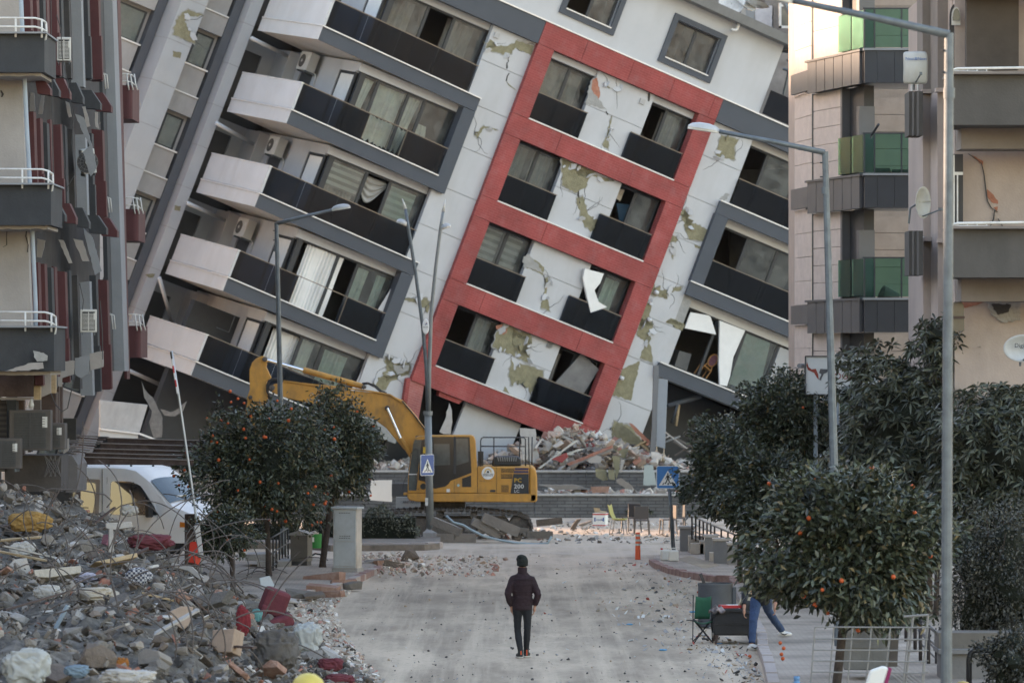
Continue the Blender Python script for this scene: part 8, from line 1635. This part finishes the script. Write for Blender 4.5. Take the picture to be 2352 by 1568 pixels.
# foot of the leaning building
def foot(r):
    u = r.uniform(1180, 1700) if r.random() < .75 else r.uniform(860, 1180); s = r.uniform(64.5, 67); t_ = (u - 1180) / 400; zt = 1.42 + 1.5 * r.random() * max(.1, 1 - abs(t_ - .35) * 1.5); return ((u - CU) / s, F / s, zt)
scatter('rubble', 2400, foot, .06, .5, spl, 11, 'broken masonry at the foot of the leaning building', ('block', 'slab', 'stick', 'slab'))
def ter(r): u = r.uniform(1190, 1640); s = r.uniform(67.8, 69.2); return ((u - CU) / s, F / s, .74)
scatter('rubble', 420, ter, .06, .4, spl, 12, 'broken bits on the terrace between the stone walls', ('slab', 'slab', 'stick', 'block'))
prof = mk('zinc_profile', (.42, .45, .47), .35, .15, 3, .1, metal=.6)
for i, (pts, s, d, mt, nm, lab) in enumerate((
    (((270, 530), (300, 500), (700, 200), (740, 205), (480, 390), (310, 520)), 67.2, .12, prof, 'metal_profile', 'bright bent metal profile leaning at the foot of the red frame'),
    (((600, 350), (740, 300), (840, 295), (700, 340), (620, 375)), 67, .1, prof, 'metal_profile', 'second bright metal profile behind the brick slab'),
    (((600, 475), (1130, 260), (1140, 285), (640, 500)), 67.4, .5, brick_red, 'brick_slab', 'long slab of hollow red bricks tilted on the rubble'),
    (((640, 495), (1140, 290), (1150, 320), (900, 400), (680, 500)), 67.45, .4, tones[1], 'plaster_slab', 'plaster face under the hollow brick slab'),
    (((430, 420), (600, 345), (620, 390), (550, 460)), 67.6, .1, red_m, 'red_tile_panel', 'fallen piece of red tiled cladding on the rubble'),
    (((800, 240), (920, 235), (940, 270), (830, 300)), 66.6, .1, red_m, 'red_tile_panel', 'red tiled scrap just under the frame corner'),
    (((840, 430), (950, 375), (1000, 390), (1010, 430), (980, 470), (860, 460)), 67.9, .1, tones[5], 'render_flake', 'white render flake hanging over the upper terrace wall'),
    (((930, 530), (1060, 540), (1080, 660), (1020, 670), (940, 620)), 68, .12, olive_m, 'insulation_mat', 'olive insulation mat draped on the upper terrace wall'),
    (((1080, 540), (1160, 550), (1160, 660), (1090, 650)), 68.1, .12, olive_m, 'insulation_mat', 'second olive insulation piece beside the draped mat'),
    (((1130, 380), (1220, 390), (1210, 560), (1180, 650), (1150, 500)), 67.9, .2, olive_m, 'insulation_mat', 'tall olive insulation strip beside the white scrap'),
    (((1230, 420), (1275, 425), (1235, 580), (1215, 570)), 68.1, .05, tones[5], 'render_flake', 'narrow white render strip over the terrace wall'),
    (((1175, 660), (1240, 640), (1370, 740), (1360, 770), (1290, 765), (1185, 690)), 69.2, .3, tones[1], 'concrete_beam', 'pale concrete beam lying on the lower terrace'),
    (((880, 740), (1100, 735), (1080, 805), (900, 810)), 69.3, .3, tones[4], 'brick_block', 'lump of red brickwork on the lower terrace'),
    (((280, 715), (700, 720), (870, 770), (500, 775)), 69, .8, tones[1], 'fallen_board', 'long pale board lying flat on the lower terrace'),
    (((1500, 490), (1600, 485), (1640, 720), (1490, 720)), 68.4, .1, mk('glass_grey', (.34, .39, .38), .3, .1), 'glazed_panel', 'pale glazed panel leaning behind the crossing sign'),
    (((1150, 310), (1290, 300), (1430, 360), (1350, 430), (1230, 400)), 66.8, .2, olive_m, 'insulation_mat', 'crumpled olive insulation on the rubble left of the plumb panel'),
    (((1320, 0), (1360, 10), (1560, 200), (1565, 260), (1500, 190), (1400, 110)), 66.4, .3, brick_red, 'brick_column', 'broken brick edge hanging left of the plumb panel'),
    (((1180, 0), (1310, 60), (1490, 220), (1470, 320), (1400, 270), (1120, 140)), 66.0, .08, olive_m, 'insulation_mat', 'large sheet of olive insulation peeling from the wall'),
    (((270, 190), (520, 225), (260, 340), (255, 320), (470, 240)), 66.5, .1, prof, 'metal_profile', 'thin metal profile under the red frame'),
    (((640, 1230), (720, 1120), (770, 1110), (690, 1240)), 76.5, .3, tones[2], 'concrete_slab', 'slab leaning on debris left of the carton'),
    (((735, 1180), (880, 1130), (895, 1150), (780, 1200)), 76.3, .3, tones[1], 'concrete_slab', 'flat slab lying behind the leaning slab'),
    (((330, 1120), (480, 1108), (470, 1160), (335, 1185)), 76.8, .3, tones[2], 'concrete_slab', 'brown kerb slab alone right of the excavator track'))):
    us = [K('G4', *p)[0] for p in pts]; vs = [K('G4', *p)[1] for p in pts]; slabthing(lab, nm, nm.split('_')[-1], [tuple(q) for q in qjag(list(zip(us, vs)), .7, 6)], s, d, mt)
for i in range(26):
    u = rnd.uniform(1230, 1640); s = rnd.uniform(65.2, 66.8); p = W(u, rnd.uniform(1000, 1075), s); o = MB().cbox((0, 0, 0), (rnd.uniform(.6, 1.9), rnd.uniform(.05, .3), rnd.uniform(.03, .08))).build('bent_strip', rnd.choice((prof, wood_m, tones[5], tones[3], rebar_m, tones[0])), None, loc=(p.x, p.y, max(1.5, min(p.z, 2.3))), rot=(rnd.uniform(-.4, .4), rnd.uniform(-.7, .7), rnd.uniform(-.5, .5))); tag(o, 'bent strip or lath sticking from the debris under the leaning building', 'strip', 'strips at the foot of the building')
# torn curtains and netting spilling at the foot
for lab, c, pts, s, mt in (('dusty curtain hanging from the crushed storey right of the excavator', 'G4', ((60, 60), (240, 70), (255, 250), (285, 430), (240, 470), (150, 440), (90, 330), (50, 400), (80, 250)), 66.9, whitec), ('torn curtain in the dark gap left of the white wall piece', 'Z1', ((545, 1010), (570, 1080), (575, 1200), (560, 1310), (490, 1310), (450, 1290), (500, 1180)), 66.5, whitec), ('grey netting hanging from the lowest left balcony', 'Z6', ((320, 805), (350, 880), (430, 960), (480, 1070), (520, 1150), (515, 1340), (440, 1350), (395, 1200), (420, 1090), (345, 960)), 70.5, mk('grey_netting', (.20, .195, .185), .9, .25, 6, .4)), ('grey cloth swag hanging beside the netting', 'Z6', ((500, 1070), (600, 1100), (680, 1060), (760, 990), (720, 1090), (640, 1140), (540, 1130)), 70.2, mk('grey_netting', (0, 0, 0)))):
    q = [K(c, *p) for p in pts]; b = W(q[0][0], max(v for u, v in q), s); t = MB().prism(qjag([((u - CU) / s - b.x, CH + (HZ - v) / s - b.z) for u, v in q], .02, .15), 0, .05).build('torn_curtain', mt, None, loc=b); tag(t, lab, 'curtain')
# ------------------------------------------------------------------ curtains, blinds and air conditioners on the leaning building
def bthing(mb, name, label, cat, mat, smooth=True, shear=False, thick=0.0):
    if shear: mb.warp(SH)
    o = mb.build(name, mat, None, smooth=smooth); o.matrix_world = BM; tag(o, label, cat)
    if thick: o.modifiers.new('t', 'SOLIDIFY').thickness = thick
    return o
def pleat(x0, x1, z0, z1, y=.85, n=10, amp=.05, taper=0.0, slant=0.0):
    return MB().grid(lambda u, v: (x0 + (x1 - x0) * (u * (1 - taper * (1 - v))) + slant * (1 - v), y + amp * math.sin(u * n * 6.28) * (.5 + .5 * math.sin(u * 11 + 1)) + .02 * math.sin(v * 7 + u * 9), z0 + (z1 - z0) * v), n * 8, 10)
C = [('B', -8.75, -8.3, ZK[1], 0), ]
bthing(pleat(-8.8, -8.35, ZK[1] + .3, ZK[1] + 2.25, n=3, taper=.5), 'curtain', 'narrow gathered curtain in the leftmost pane of the second balcony', 'curtain', curtain_m)
bthing(pleat(-8.25, -7.1, ZK[1] + .1, ZK[1] + 2.25, n=6), 'curtain', 'sheer curtain behind the wide pane of the second balcony', 'curtain', curtain_m)
bthing(pleat(-7.05, -6.45, ZK[1] + .1, ZK[1] + 2.25, n=5, taper=.35), 'curtain', 'pleated curtain drawn aside in the second balcony', 'curtain', curtain_m)
bthing(pleat(-6.35, -5.9, ZK[1] + .1, ZK[1] + 1.5, n=3, taper=-.6, slant=.1), 'curtain', 'slanting curtain edge in the dark right pane of the second balcony', 'curtain', curtain_m)
bthing(MB().box(-8.75, -7.55, .72, .74, ZK[2] + 1.35, ZK[2] + 2.2), 'zebra_blind', 'striped zebra blind hanging in the third balcony window', 'blind', zebra_m, False)
bthing(pleat(-8.7, -7.6, ZK[2] + .2, ZK[2] + 1.6, y=.9, n=7, amp=.06), 'curtain', 'torn sheer curtain below the zebra blind', 'curtain', mk('grey_voile', (.34, .335, .32), .9, .15, 4, 0))
bthing(MB().grid(lambda u, v: (-7.5 + .95 * u, .8 + .05 * math.sin(v * 25), ZK[2] + 2.2 - v * (.12 + .78 * math.sin(math.pi * (.15 + .8 * u)) ** 1.3)), 16, 24), 'curtain', 'swagged curtain fallen from its rail in the third balcony window', 'curtain', MATS['grey_voile'])
bthing(MB().box(-6.35, -5.35, .8, .82, ZK[2] + .9, ZK[2] + 2.2), 'zebra_blind', 'pale green striped blind behind the right pane of the third balcony', 'blind', stripem('green_zebra', (.42, .50, .46), (.28, .33, .31), 2, 4.2), False)
bthing(pleat(-8.62, -7.15, ZK[3] + .02, ZK[3] + 2.28, y=.62, n=11, amp=.06), 'curtain', 'white pleated curtain blown out of the fourth balcony window', 'curtain', curtain_m)
bthing(pleat(-6.5, -6.0, ZK[3] + .2, ZK[3] + 2.2, n=4), 'curtain', 'pale green curtain at the left of the fourth balcony right pane', 'curtain', curtain_green); bthing(pleat(-5.65, -5.3, ZK[3] + .2, ZK[3] + 2.2, n=3), 'curtain', 'pale green curtain at the right of the fourth balcony right pane', 'curtain', curtain_green)
bthing(MB().prism([(-5.22, ZK[3] + 1.9), (-5.2, ZK[3] + 1.0), (-5.42, ZK[3] + .95), (-5.35, ZK[3] + 1.3)], .3, .33), 'curtain', 'white cloth scrap at the right jamb of the fourth balcony', 'curtain', curtain_m, False)
bthing(pleat(-8.6, -6.95, ZK[4] + .1, ZK[4] + 2.25, n=12, amp=.06), 'curtain', 'white pleated curtain in the fifth balcony behind the boom', 'curtain', curtain_m); bthing(pleat(-6.5, -5.6, ZK[4] + .1, ZK[4] + 2.2, n=5), 'curtain', 'pale green curtain in the right pane of the fifth balcony', 'curtain', curtain_green)
bthing(MB().prism([(-5.12, ZK[4] + 2.2), (-5.0, ZK[4] + 1.1), (-5.35, ZK[4] + .9), (-5.2, ZK[4] + 1.5)], .3, .34), 'curtain', 'white cloth scrap beside the broken corner of the fifth balcony', 'curtain', curtain_m, False)
bthing(pleat(-8.8, -7.6, ZK[0] + .1, ZK[0] + 2.3, y=1.6, n=5), 'curtain', 'dim curtain behind the left pane of the top balcony', 'curtain', mk('taupe_voile', (.22, .21, .20), .9, .15, 4, 0)); bthing(pleat(-6.4, -5.3, ZK[0] + .1, ZK[0] + 2.3, y=1.3, n=5), 'curtain', 'dim curtain behind the right pane of the top balcony', 'curtain', MATS['taupe_voile'])
for k, (x0, x1, mt, lab) in enumerate(((-2.6, -.9, 'v', 'swirled sheer curtain in the top left window of the red frame'), (2.55, 3.35, 'v', 'sheer curtain in the top right window of the red frame'))):
    bthing(pleat(x0, x1, 2.9, 4.9, y=.95, n=4, amp=.1), 'curtain', lab, 'curtain', MATS['taupe_voile'])
bthing(pleat(-1.6, -.85, -.2, 1.8, y=.95, n=3, amp=.1), 'curtain', 'sheer curtain in the second row left window of the red frame', 'curtain', MATS['taupe_voile'])
bthing(pleat(-2.6, -1.75, -.2, 1.8, y=1.1, n=3, amp=.05), 'curtain', 'smooth grey curtain in the second row left window of the red frame', 'curtain', MATS['taupe_voile'])
bthing(MB().box(-2.6, -1.72, .8, .82, -2.6, -1.3).box(-1.6, -.85, .8, .82, -2.9, -1.3), 'zebra_blind', 'grey striped blind in the third row left window of the red frame', 'blind', stripem('grey_zebra', (.45, .44, .43), (.18, .175, .17), 2, 4.0), False)
bthing(pleat(-1.5, -.85, -6.2, -4.4, y=.9, n=4), 'curtain', 'pale green curtain in the bottom left window of the red frame', 'curtain', mk('dull_green_voile', (.25, .27, .25), .9, .15, 4, 0)); bthing(pleat(-2.6, -2.35, -5.4, -4.4, y=.8, n=2), 'curtain', 'grey curtain edge in the bottom left window of the red frame', 'curtain', MATS['taupe_voile'])
bthing(pleat(2.6, 3.3, -3.3, -1.35, y=.85, n=3, amp=.1), 'curtain', 'pale green curtain in the third row right window of the red frame', 'curtain', curtain_green)
q = [BL('12', *p, .1) for p in ((495, 280), (625, 315), (600, 380), (560, 430), (590, 510), (648, 545), (535, 583), (510, 480), (482, 345))]
bthing(MB().prism(q, .0, .12), 'torn_curtain', 'white cloth blown out over the third row right balustrade', 'curtain', curtain_m, False)
q = [BL('12', *p, .3) for p in ((478, 865), (598, 975), (490, 1145), (300, 1065))]; bthing(MB().prism(q, .28, .34), 'fallen_casement', 'window sash fallen askew in the bottom right window of the red frame', 'window sash', mk('sash_glass', (.16, .16, .16), .25, .2, 3, 0), False)
bthing(pleat(1.78, 2.15, -6.0, -4.5, y=.9, n=2, amp=.08), 'curtain', 'striped curtain strip behind the fallen sash', 'curtain', MATS['taupe_voile'])
q = [BL('02', *p, .7) for p in ((740, 1300), (775, 1310), (745, 1385), (710, 1365))]; bthing(MB().prism(q, .68, .7), 'paper_notice', 'pale sheet hanging in the second row right window', 'sheet', linen, False); q = [BL('02', *p, .9) for p in ((720, 1400), (810, 1410), (770, 1530), (740, 1520))]; bthing(MB().prism(q, .9, .95), 'blue_towel', 'blue cloth in the second row right window', 'cloth', mk('navy_cloth', (.03, .07, .12), .9), False)
q = [BL('Z4', *p, .3) for p in ((520, 5), (690, 35), (712, 50), (765, 220), (462, 158))]; bthing(MB().prism(q, .28, .34), 'torn_blind', 'white blind flapping at the top of the lower right window', 'blind', curtain_m, False)
q = [BL('Z4', *p, .35) for p in ((800, 85), (1045, 180), (930, 440), (900, 620), (870, 715), (800, 705), (792, 500))]; bthing(MB().prism(q, .33, .42), 'torn_curtain', 'white curtain hanging down the middle of the lower right window', 'curtain', curtain_m, False)
q = [BL('Z4', *p, .5) for p in ((1075, 215), (1305, 305), (1190, 790), (905, 700))]; bthing(MB().prism(q, .62, .66), 'blind', 'plain pale green blind in the lower right window', 'blind', mk('green_blind', (.40, .47, .43), .85, .06, 2, 0), False)
# wooden chair and chest in the lower right room
DC = thing('dining_chair', 'oval backed wooden chair tilted in the lower right window', 'chair'); wd_ = mk('honey_wood', (.38, .19, .06), .5, .15, 6, 0); p0 = BL('Z4', 620, 640, .9)
DC.matrix_world = BM @ Matrix.Translation((p0[0], .9, p0[1])) @ Matrix.Rotation(math.radians(15), 4, 'Y')
MB().tube([(.17 * math.cos(a * .3927), 0, .78 + .24 * math.sin(a * .3927)) for a in range(17)], .03, 8).build('back_ring', wd_, DC, smooth=True); MB().lathe([(.001, 0), (.15, 0), (.15, .04), (.001, .04)], 18, (0, .02, .78), Matrix.Rotation(math.radians(90), 3, 'X') @ Matrix.Diagonal((1, 1.4, 1))).build('back_pad', mk('patterned', (0, 0, 0)), DC); MB().box(-.2, .2, -.05, .35, .40, .46).build('seat', wd_, DC, bevel=.02)
for x in (-.18, .18):
    MB().tube([(x, .3, 0), (x, .3, .42)], .022, 6).build('leg', wd_, DC); MB().tube([(x, 0, 0), (x, 0, .42), (x * .7, 0, .56)], .024, 6).build('leg', wd_, DC)
q = [BL('Z4', *p, 1.2) for p in ((415, 375), (530, 410), (485, 570), (365, 525))]; bthing(MB().prism(q, 1.2, 1.6), 'chest_of_drawers', 'dark grey chest standing inside the lower right window', 'chest', mk('grey_chest', (.12, .125, .13), .6), False)
# fallen beams in the collapsed bay at the right
for i, (a, b) in enumerate((((300, 905), (640, 825)), ((380, 1100), (435, 890)), ((400, 880), (360, 1080)))):
    p, q = [BL('Z4', *t, .6) for t in (a, b)]; bthing(MB().tube([(p[0], .6, p[1]), (q[0], .8, q[1])], .09 if i == 0 else .05, 6), 'fallen_beam', ('dark beam slanting in the collapsed bay', 'thin pale lath standing in the collapsed bay', 'dark strut under the slanting beam')[i], 'beam', (slate_m, wood_m, slate_m)[i])
# outdoor units on the side wall
for k, (zz, lab) in enumerate(((ZK[1] + 1.75, 'air conditioner on the side wall of the second balcony of the leaning block'), (ZK[2] + 1.62, 'air conditioner on the side wall of the third balcony of the leaning block'), (ZK[3] + 1.60, 'air conditioner on the side wall of the fourth balcony of the leaning block'), (ZK[4] - 1.62, 'dim air conditioner above the netting at the lower left of the leaning block'))):
    t = ac_unit(lab, (0, 0, 0), 0, .95, .72, .34); yy = 4.45 if k < 3 else 3.4; xx = -9.72 if k < 3 else -9.6
    t.matrix_world = BM @ Matrix.Translation((xx, yy - .2, zz + .15)) @ Matrix.Rotation(math.radians(-90), 4, 'Z')
    MB().tube([(.3, .3, .2), (.45, .45, 0), (.46, .5, -.35)], .02, 6).build('pipe', white_metal, t, smooth=True)
for dx in (0, .55):
    p = [BL('Z6', *q, 3) for q in ((1195, 120), (1140, 240))]
MB().tube([(-9.4, 2.6, ZK[3] - .9), (-9.4, 2.6, ZK[3] - 1.5), (-9.9, 2.6, ZK[3] - 1.5)], .025, 6).tube([(-9.4, 3.2, ZK[3] - .9), (-9.4, 3.2, ZK[3] - 1.5), (-9.9, 3.2, ZK[3] - 1.5)], .025, 6).build('empty_bracket', steel_m, LB)
# ------------------------------------------------------------------ labels that single out the loose pieces by what they lie beside
from bpy_extras.object_utils import world_to_camera_view
bpy.context.view_layer.update()
def px_of(o):
    c = world_to_camera_view(SC, cam, o.matrix_world @ (sum((Vector(b) for b in o.bound_box), Vector()) / 8)); return c.x * 2352, (1 - c.y) * 1568
ORD = ['', 'second', 'third', 'fourth', 'fifth', 'sixth', 'seventh', 'eighth', 'ninth', 'tenth', 'eleventh', 'twelfth', 'thirteenth', 'fourteenth', 'fifteenth', 'sixteenth', 'seventeenth', 'eighteenth', 'nineteenth', 'twentieth']
def relabel(groups, marks):
    seen = {}
    for o in [q for q in SC.objects if q.parent is None and q.get('group') in groups]:
        u, v = px_of(o); d = sorted((math.dist((u, v), m[1]), m) for m in marks)[0]; mu, mv = d[1][1]; w = groups[o['group']]
        sz = max(o.dimensions); side = ('right of' if u > mu else 'left of') if abs(u - mu) > abs(v - mv) else ('below' if v > mv else 'above')
        seen.setdefault((w, side, d[1][0]), []).append((d[0], -sz, o))
    for (w, side, nm), L in seen.items():
        L.sort(key=lambda t: t[:2])
        for i, (_, _, o) in enumerate(L): o['label'] = f"{(ORD[i] + ' ') if 0 < i < 20 else ''}nearest {w} {side} the {nm}"
HM = [('mustard cushion', (73, 1198)), ('maroon velvet cushion', (345, 1243)), ('beige linen bundle', (207, 1366)), ('checked cloth', (317, 1323)), ('white torn cloth', (52, 1262)), ('dark grey sack', (632, 1495)), ('pale plastic sheeting', (705, 1467)), ('red cloth', (559, 1425)), ('orange rag', (280, 1522)), ('white frame piece', (262, 1225)), ('beige foam slab', (135, 1312)), ('upper tan block', (420, 1420)), ('lower tan block', (508, 1470)), ('large pale concrete lump', (338, 1506)), ('red canister', (438, 1266)), ('mesh board', (470, 1375)), ('blue metal strip', (132, 1415)), ('broken maroon armchair', (628, 1395)), ('blurred pale sheet', (60, 1535)), ('white van', (230, 1150)), ('yellow tub', (708, 1556)), ('white sheet before the van', (296, 1172))]
relabel({'grey lumps of the heap': 'grey concrete lump', 'pale lumps of the heap': 'pale plaster lump', 'brown lumps of the heap': 'brownish masonry lump', 'dark lumps of the heap': 'dark lump', 'brick lumps of the heap': 'reddish brick lump', 'white fragments of the heap': 'white plaster fragment', 'bent reinforcing bars of the heap': 'bent reinforcing bar', 'planks of the heap': 'splintered plank'}, HM)
relabel({'kerb stones heaped by the excavator': 'dusty kerb stone', 'loose kerb stones': 'loose maroon kerb stone', 'loose lumps at the left pavement': 'loose broken slab', 'strips at the foot of the building': 'bent strip of debris', 'fallen oranges by the kerb': 'fallen orange'}, [('twin lamp foot', (988, 1230)), ('excavator counterweight', (1235, 1150)), ('excavator track middle', (1110, 1215)), ('tall utility cabinet', (797, 1250)), ('nearest tree trunk on the left pavement', (740, 1325)), ('hollow brick slab', (1330, 1050)), ('plumb hanging panel', (1515, 1000)), ('curtain behind the guard rail', (1215, 1030)), ('black armchair', (1685, 1440)), ('low brown cabinet', (692, 1270)), ('white trainer on the kerb', (1798, 1460))])
# ------------------------------------------------------------------ dusty air
hm_ = bpy.data.materials.new('dusty_air'); hm_.use_nodes = True; _hn = hm_.node_tree; _hn.nodes.remove(_hn.nodes['Principled BSDF']); _pv = _hn.nodes.new('ShaderNodeVolumePrincipled')
_pv.inputs['Color'].default_value = (0.9, 0.9, 0.9, 1); _pv.inputs['Density'].default_value = 0.00003; _hn.links.new(_pv.outputs[0], _hn.nodes['Material Output'].inputs['Volume'])
hb = MB().box(-960, 960, -80, 2600, -1.2, 34).build('haze', hm_); tag(hb, 'thin dusty haze hanging in the street', 'haze', kind='stuff')
